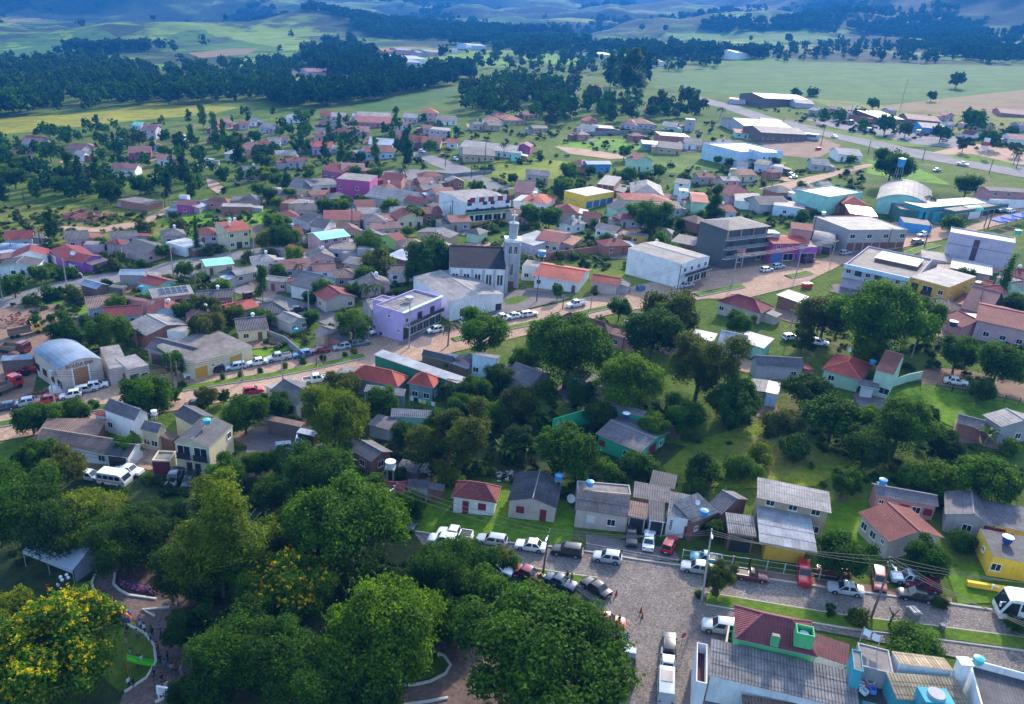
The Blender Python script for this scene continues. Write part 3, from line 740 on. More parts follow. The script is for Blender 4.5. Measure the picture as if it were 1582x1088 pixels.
B('narrow teal tower wall beside the concrete terrace', 75,640, 155,652, 185,490, 5.9, 'flat', 'teal', 'dslab', par=.2, front='', left='', right='', full=True, cat='building', name='stair_tower')
B('dark roofed courtyard shed below the teal wall', 150,930, 430,960, 430,725, 2.6, 'shed', 'teal', 'dark', front='', left='', right='', full=True, sheets=True, ov=.1, cat='shed', name='shed')
B('white house under a tan corrugated sloping roof', 500,595, 975,668, 880,556, 4.7, 'shedf', 'white', 'tan', rise=.5, front='', left='', right='', sheets=True, full=True, ov=.1)
B('house with a broad tan corrugated roof, nearest the photo edge', 470,925, 1075,930, 985,702, 4.4, 'shed', 'teal', 'tan', rise=.6, front='', left='', right='', sheets=True, full=True, ov=.15)
B('big dark roofed hall with a white parapet at the corner', 1165,980, 1800,1080, 1760,690, 5.4, 'flat', 'white', 'dark', par=.9, front='', left='', right='', full=True, cat='hall', name='hall')
tile(1060, 920, 5.65)
B('white framed open balcony box with a dark floor', 65,745, 160,760, 208,430, 4.3, 'flat', 'white', 'wine', par=1.4, front='', left='', right='', full=True, cat='balcony', name='balcony')
# street row, right part
tile(1182, 816)
B('yellow house with a flat dark roof beside the yellow garden wall', 1372,182, 1640,206, 1610,50, 3.1, 'box', 'yellow', 'dark', front='w...', left='v', right='', dc='brown', land='the yellow house', full=True)
tile(1302, 720, 5.44)
B('yellow house with a big brown door and grey roof', 1195,490, 1640,570, 1560,350, 3.0, 'shed', 'yellow', 'grey', rise=.4, front='gw.', left='', right='', dc='wine', full=True)
B('house under a mottled red-brown tiled gable roof with a pale blank side wall', 385,655, 820,590, 575,345, 3.0, 'gy', 'beige', 'oldred', front='..', left='wwv', right='', full=True, land='the red-brown tiled house', rise=1.4)
B('beige house with a dark grey gable roof behind the tiled house', 270,262, 780,318, 760,218, 3.0, 'gx', 'salmon', 'grey', front='vwsws', left='', right='', dc='wine', full=True)
B('house with a grey gable roof and bare cement gable wall', 800,410, 1200,470, 1435,335, 3.0, 'gy', 'concrete', 'grey', front='.w.', left='', right='', full=True, rise=1.3, rp=.52)
tile(1182, 544)
B('cream two storey building with a patched pale roof', -65,905, 380,960, 404,840, 5.0, 'shed', 'tan', 'light', rise=.4, front='w.bw|www', left='', right='w', full=True, fl=2, cat='building', name='building')
tile(800, 816)
B('open sided shed under white corrugated roofing sheets', 1455,95, 1803,135, 1809,-77, 3.3, 'shed', 'gold', 'white', rise=.6, front='', left='', right='', sheets=True, land='the white roofed shed', full=True, cat='shed', name='shed', ov=1.2)
B('shed annex with a grey corrugated roof, open in front', 1273,35, 1445,45, 1450,-75, 3.1, 'shed', 'brown', 'light', rise=.5, front='G', left='', right='', dc='dark', sheets=True, full=True, cat='shed', name='shed')
tile(880, 720, 5.44)
B('white house with grey corrugated roof and narrow slit window', 800,418, 1030,445, 1090,255, 3.5, 'shed', 'white', 'light', rise=.9, front='n.d', left='', right='', dc='wine', sheets=True, full=True, ov=.12)
B('house wing with a sloping grey roof and dark gable wall', 1035,445, 1290,400, 1085,255, 3.3, 'shed', 'brown', 'light', rise=.8, front='v..', left='', right='', full=True, sheets=True, ov=.1)
B('dark walled back house with a patched gable roof', 1270,395, 1523,290, 1390,225, 3.0, 'gy', 'brown', 'grey', front='', left='', right='', full=True)
B('beige row house with a grey corrugated roof and two shuttered windows', 38,372, 490,420, 520,255, 3.0, 'shed', 'beige', 'grey', rise=1.3, front='.s.w.', left='', right='', dc='white', sheets=True, full=True, land='the beige row house', ov=.15)
B('garage with a rust patched roof beside the beige row house', 495,415, 655,450, 660,320, 2.9, 'shed', 'beige', 'rust', rise=.5, front='G', left='', right='', dc='dark', full=True, cat='garage', name='garage')
B('garage under a dark leaning roof beside the white house', 660,455, 798,470, 805,300, 2.8, 'shed', 'white', 'dark', rise=.6, front='G', left='', right='', dc='dark', full=True, cat='garage', name='garage')
B('cluttered shed with overlapping grey roof sheets', 530,260, 840,310, 850,170, 3.0, 'shed', 'brown', 'grey', front='', left='', right='', full=True, cat='shed', name='shed')
B('back shed with a purple grey roof at the end of the row', 655,150, 870,180, 925,65, 2.9, 'shed', 'wood', 'dark', front='', left='', right='', full=True, cat='shed', name='shed')
B('low flat annex with a stained slab roof and blue tank', 70,195, 520,245, 500,165, 3.4, 'flat', 'concrete', 'dslab', par=.2, front='', left='', right='', full=True, cat='annex', name='annex')
tile(640, 700, 5.44)
B('white cottage with a weathered red hip roof and red door', 305,372, 690,420, 735,285, 2.8, 'hip', 'white', 'oldred', rise=1.7, front='.d.s.', left='', right='', dc='wine', land='the white cottage', full=True)
B('beige cottage with a dark grey gable roof and one door', 776,405, 1190,462, 1255,228, 2.9, 'gy', 'beige', 'dark', rise=1.1, front='.s..d.', left='', right='', dc='wine', sheets=True, land='the beige cottage', full=True, ov=.2)
tile(400, 544)
B('house with a maroon hip roof below the round tank', 712,862, 880,852, 915,785, 3.0, 'hip', 'salmon', 'maroon', front='', left='', right='')
B('grey roofed side wing of the maroon hip house', 900,830, 1035,835, 1045,770, 2.7, 'shed', 'grey', 'dark', front='', left='', right='')
B('dark wooden shed among trees', 825,712, 950,730, 1005,668, 2.5, 'shed', 'wood', 'grey', front='', left='', right='', cat='shed', name='shed')
B('long house with a dark grey gable roof and teal end wall', 115,690, 540,742, 610,655, 3.0, 'gx', 'mint', 'dark', front='w.w.w', left='', right='', rise=1.6)
B('small house with an orange brown brick wall', 540,598, 690,660, 838,610, 3.0, 'gx', 'brick', 'grey', front='w', right='w', left='', rise=.9)
B('open carport with a long flat roof', 50,415, 255,458, 260,440, 2.8, 'shed', 'wood', 'rust', front='', left='', right='', cat='carport', name='carport', ov=.05)
B('small carport with a white roof sheet', 228,492, 340,516, 360,496, 2.5, 'shed', 'brown', 'zinc', front='G', left='', right='', dc='dark', cat='carport', name='carport')
B('house with a dark grey gable roof', 80,240, 220,342, 390,265, 3.2, 'gx', 'cream', 'dark', front='', right='dw', left='', rise=1.5)
B('house with an orange tiled hip roof', 545,150, 850,215, 915,152, 3.3, 'hip', 'slate', 'red', front='', left='', right='', land='the orange hip roofs', rise=1.9)
B('house with an orange tiled pyramid roof', 890,195, 1060,213, 1130,162, 3.6, 'hip', 'slate', 'red', front='ww', left='', right='w', rise=1.8)
B('blue grey annex with three small windows', 640,240, 885,272, 900,228, 3.1, 'shed', 'slate', 'light', rise=.6, front='v.v.v.', left='', right='', cat='annex', name='annex')
B('long shed with a white roof and dark green wall', 638,48, 1290,162, 1362,135, 4.2, 'shed', 'deepgreen', 'white', rise=.3, front='', left='', right='', cat='shed', name='warehouse', land='the white roofed green shed', full=False)
B('shed with a rust brown tiled roof', 1095,235, 1200,245, 1300,182, 2.7, 'gx', 'brown', 'brown', front='', left='', right='', cat='shed', name='shed')
B('house with a grey roof and turquoise gable', 800,398, 1050,402, 1060,352, 2.9, 'shed', 'mint', 'light', front='', left='', right='', rise=.8)
B('low house with translucent roof strips', 648,445, 800,470, 880,405, 2.6, 'shed', 'grey', 'grey', front='', left='', right='')
B('pale blue two storey house with laundry', 1285,20, 1450,30, 1545,20, 4.6, 'shedf', 'bluewhite', 'grey', rise=.3, front='w..', right='wv', left='', fl=1)
B('house with a long dark grey roof', 975,28, 1180,50, 1260,40, 3.2, 'gx', 'brown', 'dark', front='', left='', right='', rise=.9)
B('small salmon gable house', 1180,42, 1290,72, 1345,48, 3.0, 'gy', 'salmon', 'grey', front='w', left='', right='')
tile(800, 544)
B('unpainted grey house with a broad grey roof', -110,135, 75,190, 240,132, 3.2, 'gx', 'concrete', 'grey', front='.w', left='', right='w', rise=1.4)
B('small turquoise house with a grey roof', 290,140, 405,172, 460,124, 2.6, 'gx', 'mint', 'dark', front='w', left='', right='')
B('bright green house with a wide grey roof', 430,497, 735,588, 972,490, 3.1, 'gx', 'green', 'grey', rise=.9, front='s..w.', left='', right='wGw', dc='wine', land='the bright green house', full=True, rp=.55)
B('bright green annex with a flat pale roof', 525,350, 818,398, 866,370, 3.6, 'box', 'green', 'slab', front='', left='', right='v', full=True, cat='annex', name='annex')
B('grey shed with a rough dark roof', 865,425, 1000,465, 1030,452, 2.5, 'shed', 'wood', 'dark', front='', left='', right='', cat='shed', name='shed')
tile(1182, 544)
B('pale mint house with a tall blank gable wall and brown tiled roof', 625,98, 738,118, 920,58, 5.4, 'gx', 'palegreen', 'brown', rise=1.9, rp=.3, front='.W', left='', right='', land='the mint gable house', full=True, ov=.1)
B('bungalow with an orange tiled roof', 372,105, 605,185, 635,75, 3.0, 'hip', 'palegreen', 'red', front='w.', left='', right='', rise=1.6)
B('carport with a slatted grey roof', 560,205, 690,222, 705,175, 2.7, 'shed', 'white', 'grey', front='', left='', right='', cat='carport', name='carport', ov=.9)
B('unpainted house with a brick gable end and grey roof', 1312,378, 1440,452, 1590,385, 3.6, 'gx', 'concrete', 'light', front='', left='', right='w', rise=1.2)
B('low grey roof house wing', 1165,435, 1330,470, 1345,420, 2.7, 'gx', 'brick', 'grey', front='', left='', right='')
B('white painted hut with a stained roof', 0,245, 80,262, 100,190, 2.6, 'shedf', 'bluewhite', 'white', rise=.3, front='', left='', right='')
B('long house with a grey gable roof and brick back', -50,100, 200,80, 500,15, 3.0, 'gx', 'grey', 'grey', front='..w', left='', right='', rise=1.4)
# avenue, left end
tile(30, 520, 5.44)
WH = B('cream warehouse with a curved blue grey roof and big brown door', 362,268, 742,190, 65,120, 4.9, 'arch', 'beige', 'steel', rise=1.25, front='...', left='W.W.W.W', right='', fc='wine', cat='warehouse', name='warehouse', land='the arched warehouse', full=True, ov=.12)
B('cream office annex with a flat roof and brown door', 760,275, 930,250, 830,72, 3.6, 'box', 'beige', 'slab', front='.d', left='', right='', cat='annex', name='annex')
B('cream office annex with two dark windows', 932,275, 1112,242, 960,160, 3.4, 'box', 'beige', 'slab', front='bw', left='', right='', cat='annex', name='annex')
B('white house with a long stepped gable roof', 742,605, 945,728, 1050,660, 4.4, 'gx', 'white', 'grey', front='w..w', left='', right='', rise=1.5)
B('house wing with a grey porch roof and railing', 985,790, 1160,800, 1290,755, 3.8, 'gx', 'cream', 'grey', front='ww', right='', left='', rise=1.1)
B('long low white house with rusty roof sections', 118,890, 740,985, 890,870, 2.9, 'gx', 'white', 'rust', front='...w.w', left='', right='', rise=1.4, land='the long rusty roof')
B('house back wing with a bleached roof', 205,790, 660,850, 680,720, 3.2, 'shed', 'brown', 'rust', front='', left='', right='', rise=.5)
B('dark carport roof at the end of the rusty house', 745,985, 925,1035, 1015,905, 2.7, 'gx', 'white', 'dark', front='G', left='', right='', dc='dark', cat='carport', name='carport')
tile(0, 544)
B('cream two storey house with two dark balconies under a gable', 1058,552, 1275,585, 1428,448, 5.6, 'gy', 'cream', 'dark', rise=1.0, front='.dd.|BB', left='', right='.v.|..w', dc='dark', land='the balcony house', full=True, ov=.12, fl=2)
B('yellow back building with a grey gable roof', 1052,382, 1175,450, 1315,395, 4.2, 'gx', 'cream', 'dark', front='.v', left='', right='', rise=1.0)
B('garage block with a maroon gate and roof garden', 942,655, 1045,668, 1060,610, 2.7, 'flat', 'cream', 'dirt' if 0 else 'dslab', par=.3, front='g', left='', right='', dc='wine', cat='garage', name='garage')
B('open machinery shed with a flat metal roof', 5,52, 200,45, 205,5, 3.2, 'shed', 'wood', 'steel', front='', left='', right='', cat='shed', name='shed')
tile(0, 272)
B('brick workshop with a wide grey gable roof', 745,905, 900,968, 1180,910, 3.6, 'gx', 'brick', 'light', front='', right='', left='', rise=1.2)
B('small white office annex', 1022,945, 1130,958, 1170,925, 3.1, 'box', 'white', 'slab', front='.', right='d', left='', cat='annex', name='annex')
B('long cream shop building with garage doors on the avenue', 1200,1130, 1582,1040, 1300,952, 3.4, 'box', 'cream', 'dslab', front='gv.g.', left='', right='', dc='amber', cat='building', name='building')
B('shed with a dark grey roof beside the cream shop building', 905,1050, 1130,1130, 1250,1060, 3.4, 'gx', 'dgrey', 'dark', front='G', left='', right='', dc='dark', cat='shed', name='shed')
B('salmon shed with a pink roof', 745,745, 925,775, 900,748, 3.4, 'shed', 'salmon', 'rose', front='', left='', right='', cat='shed', name='shed')
SOL = B('salmon house with rooftop solar panels', 930,752, 1182,718, 1160,662, 3.3, 'shed', 'salmon', 'light', rise=1.0, front='bwbw', left='', right='', land='the solar panel house', full=True)
B('house with a red roof and mint gable', 835,650, 965,680, 1092,640, 3.2, 'gx', 'mint', 'maroon', front='', left='', right='', rise=1.1)
B('low house with a pale blue metal roof', 720,605, 880,608, 905,580, 3.0, 'gx', 'concrete', 'zinc', front='', left='', right='')
B('dark wooden shed with a grey metal roof', 492,662, 585,695, 660,668, 3.0, 'gx', 'wood', 'steel', front='', left='', right='', cat='shed', name='shed')
B('tiny dark shed', 672,675, 745,690, 760,665, 2.5, 'shed', 'wood', 'grey', front='', left='', right='', cat='shed', name='shed')
B('purple house with a maroon gable roof', 425,512, 500,535, 615,490, 3.3, 'gx', 'purple', 'maroon', front='w', right='w.', left='', rise=1.2, land='the purple house')
B('white fronted maroon roofed back wing', 258,455, 425,512, 470,440, 3.4, 'gx', 'purple', 'maroon', front='', left='', right='', rise=1.3)
B('white house with a dark roof and white barge boards', 20,545, 235,565, 215,520, 3.3, 'gy', 'white', 'dark', front='.wdw', left='', right='', rise=1.1)
B('open stall with a bright blue white roof', -20,475, 110,465, 100,440, 3.0, 'shed', 'grey', 'zinc', front='G', left='', right='', dc='dark', cat='stall', name='stall')
B('green sided curved roof hall', 20,440, 200,465, 195,428, 3.0, 'archx', 'green', 'steel', front='', left='', right='', cat='hall', name='hall')
B('pinkish house with a dark roof and a row of small windows', 755,428, 882,482, 1055,440, 3.2, 'gx', 'rose', 'dark', front='vvvv', right='w.g', left='', dc='wine', rise=1.3)
B('open pavilion under a red hip roof', 640,415, 740,424, 790,398, 3.0, 'hip', 'concrete', 'maroon', front='', left='', right='', cat='pavilion', name='pavilion')
B('low grey flat shed', 518,418, 640,424, 645,402, 2.6, 'box', 'grey', 'dslab', front='', left='', right='', cat='shed', name='shed')
B('white flat roofed house with a garage', 1022,405, 1130,442, 1240,412, 3.0, 'box', 'white', 'zinc', front='', right='wg', left='', dc='dark')
B('cream two storey house with a red gable roof', 1368,348, 1502,326, 1462,268, 5.9, 'gx', 'cream', 'red', rise=1.4, front='wbw|w.w', left='..v|v..', right='', dc='dark', land='the cream two storey house', full=True, chim=[(.3,.3),(.5,.6),(.7,.6)])
B('cream bungalow with a pale green roof', 1250,558, 1425,535, 1395,492, 2.9, 'gx', 'cream', 'mint', front='d.w', left='w', right='', rise=.9)
B('beige bungalow with a dark hip roof', 1338,592, 1440,612, 1510,572, 2.9, 'hip', 'tan', 'dark', front='wd', right='w', left='')
B('beige house wing with a low gable', 1445,612, 1582,580, 1530,555, 2.7, 'gx', 'beige', 'light', front='w.w', left='', right='')
B('teal house with an orange tiled gable roof', 1415,832, 1600,800, 1500,760, 3.0, 'gx', 'slate', 'red', front='.nd', left='', right='', rise=1.0)
B('brick shell with a flat rusty roof', 780,145, 890,185, 940,155, 2.6, 'box', 'brick', 'dslab', front='', left='', right='')
B('pink house with a white tower wing', 1062,172, 1175,182, 1240,160, 3.4, 'gx', 'magenta', 'rose', front='w', right='w', left='', rise=1.3, land='the pink tower house')
B('white square tower wing of the pink house', 1092,118, 1142,124, 1160,118, 5.6, 'box', 'white', 'white', front='', left='', right='', cat='house', name='tower')
B('tan house with a hip roof and brown tiles', 1248,152, 1390,165, 1440,150, 3.0, 'hip', 'salmon', 'brown', front='ww', left='', right='', rise=1.3)
B('low brick annex with a flat roof', 1345,190, 1530,188, 1550,168, 2.6, 'box', 'brick', 'slab', front='', left='', right='')
B('house with a dark hip roof', 1465,150, 1590,160, 1600,130, 3.0, 'hip', 'tan', 'dark', front='', left='', right='')
tile(400, 272)
B('white garage building with two magenta doors', 310,62, 480,50, 420,12, 3.6, 'gx', 'white', 'grey', front='.gg', left='', right='', dc='wine', rise=.9)
B('low white house joined to the garage building', 165,68, 312,82, 270,35, 3.0, 'gx', 'cream', 'grey', front='ww.', left='', right='')
B('white cube annex', 70,80, 120,82, 140,70, 3.0, 'box', 'white', 'slab', front='', left='', right='', cat='annex', name='annex')
MG = B('magenta three storey block with open balconies', 500,15, 690,40, 700,0, 7.5, 'box', 'magenta', 'dslab', front='w.w.|w.w.', left='', right='', fl=2, land='the magenta block')
B('dull pink house', 760,15, 880,30, 900,5, 4.0, 'gx', 'salmon', 'maroon', front='.s', dc='pink', left='', right='')
B('flat tan house', 185,168, 300,185, 355,155, 3.0, 'box', 'tan', 'slab', front='', left='', right='')
B('long low building with a pale grey roof', 640,125, 930,168, 1040,128, 3.0, 'gx', 'grey', 'light', front='', left='', right='')
B('teal shed with a maroon roof', 865,150, 1000,170, 1080,155, 3.2, 'gx', 'slate', 'maroon', front='', left='', right='')
B('small white house with a pale roof', 612,232, 750,225, 720,202, 3.0, 'gx', 'white', 'light', front='w.d', left='', right='')
B('house with a maroon roof and yellow porch', 420,265, 650,278, 590,215, 3.2, 'gx', 'tan', 'maroon', front='d.ww', left='', right='', rise=1.5)
B('small grey roofed white house', 225,262, 300,285, 380,240, 3.0, 'gx', 'white', 'grey', front='', left='', right='')
B('white house with a dark roof and blue balcony', 285,310, 390,318, 500,285, 4.0, 'gx', 'white', 'dark', front='', right='', left='')
B('white two storey house with a pale green roof', 375,400, 540,365, 470,322, 5.2, 'gx', 'rose', 'mint', rise=1.2, front='...|www', left='', right='', fl=2, land='the white two storey house')
B('modern grey house with stacked flat roofs', 440,440, 690,470, 700,425, 3.4, 'box', 'grey', 'dslab', front='W.W', left='', right='w')
B('flat upper storey of the modern grey house', 600,448, 700,452, 705,430, 5.0, 'box', 'grey', 'slab', front='W', left='', right='')
B('house with a grey porch roof on columns', 520,528, 680,560, 740,515, 3.2, 'gx', 'concrete', 'grey', front='d.d.', left='', right='', rise=.7)
B('house with a bright red gable roof', 130,450, 250,480, 350,460, 3.0, 'gx', 'cream', 'red', front='', left='', right='')
B('lime green house with a maroon roof', 710,370, 840,392, 945,385, 3.2, 'gy', 'lime', 'maroon', front='w.', left='', right='', rise=1.4)
B('house with a brown gable and grey roof', 945,345, 1165,375, 1240,350, 3.2, 'gy', 'tan', 'grey', front='.w', left='', right='', rise=1.1)
B('house with dark hip roof and pale green wall', 1255,345, 1345,362, 1412,338, 3.0, 'hip', 'palegreen', 'dark', front='', left='', right='')
B('long house with a pale roof and grey front', -20,640, 155,640, 260,615, 3.0, 'gx', 'rose', 'light', front='w.d.w', left='', right='', rise=.6)
B('house with a grey roof beside the lavender tree', 175,668, 320,700, 495,630, 3.2, 'gx', 'white', 'grey', front='', left='', right='')
B('grey house with a maroon gable roof', 315,712, 405,762, 520,690, 3.3, 'gx', 'beige', 'maroon', front='w', right='..w', left='', rise=1.5)
B('small white house with a hipped roof', 100,862, 195,905, 300,872, 3.0, 'gx', 'grey', 'light', front='', right='w.w', left='', rise=.8)
B('cream cottage with a grey roof near the avenue', 320,955, 395,975, 515,940, 3.2, 'gx', 'tan', 'grey', front='', right='.ww', left='', rise=.8)
B('house with a shiny patched roof', 780,485, 900,520, 990,480, 2.8, 'shed', 'brick', 'zinc', front='', left='', right='')
B('pale slab roofed house', 495,470, 620,490, 700,460, 3.2, 'box', 'concrete', 'slab', front='', left='', right='')
ST = B('white three storey shop building with maroon parapet', 1255,172, 1508,140, 1380,72, 7.0, 'gx', 'white', 'light', rise=.6, front='SSSSS|.w.w.w|b.bb.b', left='', right='', fl=3, dc='green', land='the white shop block', full=True, ov=.1)
HALL = B('wide hall with a low grey roof and blank white front', 1165,770, 1490,722, 950,615, 4.6, 'gy', 'white', 'light', rise=.9, front='.SS..b', left='', right='', cat='hall', name='hall', land='the wide hall', full=True, ov=.1, rp=.5)
LAV = B('lavender two storey shop with a dark ground floor and balcony', 860,812, 1168,742, 975,712, 6.6, 'flat', 'lavender', 'slab', front='GSSSSS|w.b.b.', left='..v|.v.', right='', fl=2, dc='dark', cat='shop', name='shop', land='the lavender shop', full=True, par=.5)
B('lavender shop wing with a narrow front', 735,745, 870,812, 880,770, 6.4, 'flat', 'lavender', 'slab', front='..|v.', left='', right='', fl=2, cat='shop', name='shop', par=.4)
tile(800, 272)
B('house with a wide maroon roof and beige walls', 100,385, 250,408, 340,350, 3.6, 'gx', 'beige', 'maroon', front='www', right='.w.', left='', rise=1.4, land='the maroon roofed beige house')
B('white shed behind the church tower', -60,380, 95,420, 120,350, 3.4, 'shed', 'lilac', 'white', front='', left='', right='', cat='shed', name='shed')
B('white house with a grey hip roof and two chimneys', 205,270, 330,300, 440,290, 3.1, 'hip', 'white', 'grey', front='w.w', right='w', left='', chim=[(.7,.4),(.9,.6)])
B('white house with a grey gable roof and porch', 445,318, 590,335, 695,322, 3.1, 'gx', 'white', 'grey', front='w.w', right='.w', left='', rise=1.2)
B('ochre house with a garage door', 640,362, 790,365, 800,345, 3.0, 'shed', 'gold', 'grey', front='gw.', left='', right='')
B('small grey hip roof house', 850,345, 935,355, 965,335, 2.8, 'hip', 'tan', 'grey', front='', left='', right='')
B('house with a low grey shed roof', 950,400, 1085,432, 1110,385, 3.0, 'shed', 'brown', 'grey', front='', left='', right='')
B('parish house with a red tiled roof and white porch', 122,605, 395,665, 420,575, 3.2, 'gx', 'white', 'red', front='w.w.d', left='', right='', rise=1.5)
B('white house with a red tiled roof beside the grass lot', 425,645, 600,660, 655,625, 3.2, 'gx', 'beige', 'red', front='d..', right='w', left='', rise=1.1)
B('white church annex with windows', 35,545, 150,565, 165,530, 4.2, 'box', 'white', 'slab', front='ww', right='', left='', cat='annex', name='annex')
BW = B('long white building with a blank side wall facing the grass lot', 1003,530, 1200,490, 850,405, 6.4, 'gy', 'white', 'light', rise=.5, front='.SSS|wwww', left='', right='', fl=2, land='the blank white wall', full=True, cat='building', name='building', ov=.06)
UF = B('unfinished grey four storey block wrapped in netting', 1300,345, 1500,300, 1150,278, 11.0, 'hip', 'netting', 'dgrey' if 0 else 'grey', rise=1.3, front='.W.W|b.b.|b.b.|..b.', left='', right='', fl=4, fh=2.75, land='the unfinished block', full=True, cat='building', name='building', ov=.5)
B('yellow shop with a white roof and blue shutters', 415,120, 605,98, 268,88, 4.6, 'box', 'yellow', 'white', front='GGGG', left='vvv', right='', dc='blue', land='the yellow shop', full=True, cat='shop', name='shop')
B('brick two storey house under construction', 435,45, 540,52, 685,12, 5.2, 'box', 'brick', 'slab', front='b.b|bbb', right='', left='', fl=2)
B('house with a broad grey hip roof', 650,110, 850,120, 910,60, 3.0, 'hip', 'grey', 'light', front='', left='', right='')
B('cream house with a red hip roof', 640,150, 905,150, 880,110, 3.0, 'hip', 'cream', 'red', front='.w.w', left='', right='', rise=1.4)
B('white two storey house with a grey roof', 930,40, 1020,48, 1190,42, 5.0, 'gx', 'bluewhite', 'grey', front='w|w', left='', right='', fl=2, rise=1.2)
B('green and white house with an orange roof', 1030,155, 1130,160, 1170,105, 4.6, 'gx', 'palegreen', 'red', front='.', left='', right='', rise=1.0)
B('white stair wing of the orange roofed house', 980,90, 1035,95, 1045,80, 5.2, 'box', 'white', 'white', front='v|v', left='', right='', fl=2)
B('house with a dark maroon roof', 1275,125, 1420,118, 1410,75, 3.2, 'hip', 'rose', 'maroon', front='', left='', right='')
B('white house with open carport under a grey roof', 1320,150, 1480,165, 1480,118, 3.0, 'shed', 'white', 'light', front='..G', dc='dark', left='', right='')
B('house with a long grey roof', 1480,185, 1620,170, 1590,130, 3.0, 'gx', 'grey', 'grey', front='', left='', right='')
B('rose house with an orange roof and roof dish', 10,150, 175,170, 250,125, 3.4, 'hip', 'white', 'red', front='..w', left='', right='', rise=1.3)
B('brown brick house behind the orange roof', -60,95, 60,100, 150,65, 3.2, 'gx', 'salmon', 'rose', front='', left='', right='')
B('house with a small dark red roof', 215,215, 370,230, 380,195, 3.0, 'hip', 'tan', 'maroon', front='', left='', right='')
B('house with a dark red roof behind the white houses', 385,250, 500,262, 520,238, 3.0, 'gx', 'tan', 'maroon', front='', left='', right='')
B('red walled house with a weathered maroon hip roof', 190,890, 560,965, 650,935, 3.4, 'hip', 'salmon', 'wine', front='', left='', right='', rise=1.9, land='the red walled house')
B('red walled back wing of the maroon hip house', 545,960, 650,990, 690,950, 3.2, 'shed', 'salmon', 'wine', front='w', left='', right='')
B('grey shed beside the red walled house', 690,895, 790,910, 800,855, 3.0, 'gx', 'dgrey', 'dark', front='', left='', right='', cat='shed', name='shed')
B('bungalow with a big maroon hip roof', 1190,765, 1480,830, 1590,800, 3.2, 'hip', 'beige', 'maroon', front='w.bw.d', left='', right='', rise=1.9, land='the maroon hip bungalow')
B('white metal roof house', 1045,985, 1190,1010, 1230,960, 3.0, 'shed', 'bluewhite', 'white', front='', left='', right='')
B('house with a dull zinc roof', 1185,1030, 1350,1050, 1440,985, 3.0, 'gx', 'bluewhite', 'zinc', front='', left='', right='')
B('house with a bright cream metal roof', 1350,1005, 1510,1060, 1555,995, 3.2, 'shed', 'mint', 'white', front='', left='', right='')
tile(1182, 272)
B('mint green hall with a bright pale roof', 400,130, 585,95, 215,85, 6.2, 'flat', 'mint', 'white', par=.4, front='', left='', right='', cat='hall', name='hall', land='the green hall', full=True)
B('mint green hall with an arched roof', 580,132, 905,165, 1170,105, 5.0, 'arch', 'mint', 'light', rise=3.0, front='....', left='', right='', cat='hall', name='hall', land='the arched green hall', full=True)
B('long teal shed with a pale roof', 1010,205, 1385,150, 1270,118, 4.2, 'shed', 'teal', 'white', rise=.2, front='G.GGSS', left='', right='', dc='dark', cat='shed', name='warehouse')
B('lower teal shop front with flat roof', 1015,232, 1195,215, 1180,195, 3.4, 'box', 'teal', 'dslab', front='', left='', right='', cat='shop', name='shop')
B('long teal building with pale doors', 1195,225, 1455,165, 1390,150, 3.6, 'box', 'darkgreen', 'dslab', front='SGSG', left='', right='', dc='white', cat='shop', name='shop')
B('red two storey house with a white lower wall', 1395,100, 1640,95, 1600,72, 5.6, 'gx', 'salmon', 'dark', front='wwww|ww.w', left='', right='', fl=2, rise=.8)
B('white house row below the red house', 1470,165, 1640,130, 1620,120, 3.2, 'box', 'white', 'slab', front='w.w.', left='', right='')
B('tan house with a flat sheet roof', 1275,98, 1390,110, 1410,80, 3.2, 'shed', 'tan', 'light', front='', left='', right='')
B('house under a red orange canopy roof', 455,172, 600,178, 615,150, 4.0, 'hip', 'brown', 'red', front='', left='', right='')
GL = B('shop with a shining sunlit metal roof', 485,228, 640,238, 690,195, 4.2, 'shed', 'red', 'glare', rise=.2, front='', left='', right='', cat='shop', name='shop', land='the shining metal roof')
B('dark green shop building with flat roof', 810,205, 985,212, 1000,180, 4.4, 'box', 'darkgreen', 'dslab', front='', left='', right='', cat='shop', name='shop')
B('blue walled yard building', 835,285, 1000,300, 1005,270, 3.2, 'box', 'blue', 'dslab', front='', left='', right='', cat='building', name='building')
LG = B('long grey two storey shop row with a stained roof', 520,335, 840,320, 330,250, 6.6, 'flat', 'concrete', 'light', par=.2, front='GGGGGGG|W.W.W.W', left='.v|v.', right='', fl=2, dc='brown', cat='shops', name='shop_row', land='the grey shop row', full=True)
B('small dome roofed garage', 275,400, 410,420, 440,370, 3.6, 'archx', 'concrete', 'slab', front='.G', left='', right='', dc='dark', cat='garage', name='garage')
PK = B('pink red two storey house with an orange tiled roof', 50,425, 220,400, 200,345, 5.6, 'gx', 'magenta', 'red', rise=1.0, front='GSS|www', left='', right='', fl=2, dc='blue', land='the pink red house', full=True)
B('pink red tower house with a maroon roof', 150,320, 285,335, 290,295, 8.0, 'gx', 'salmon', 'maroon', front='', left='', right='', rise=1.0, fl=2)
B('small purple shop', 220,440, 300,430, 300,410, 4.2, 'box', 'purple', 'dslab', front='S', left='', right='', cat='shop', name='shop')
B('white house with a flat grey roof', 30,180, 215,195, 260,165, 3.4, 'box', 'bluewhite', 'light', front='.w.w', left='', right='')
B('green roofed annex of the unfinished block', -70,355, 65,345, 55,325, 8.0, 'box', 'grey', 'mint', front='w|w', left='', right='', fl=2)
WB = B('white two storey building with a blue fascia and long balcony', 412,530, 840,600, 1100,515, 6.2, 'flat', 'lilac', 'dslab', par=.5, front='......|wbwb.ww', left='', right='', fl=2, dc='wine', cat='building', name='building', land='the blue fascia building', full=True)
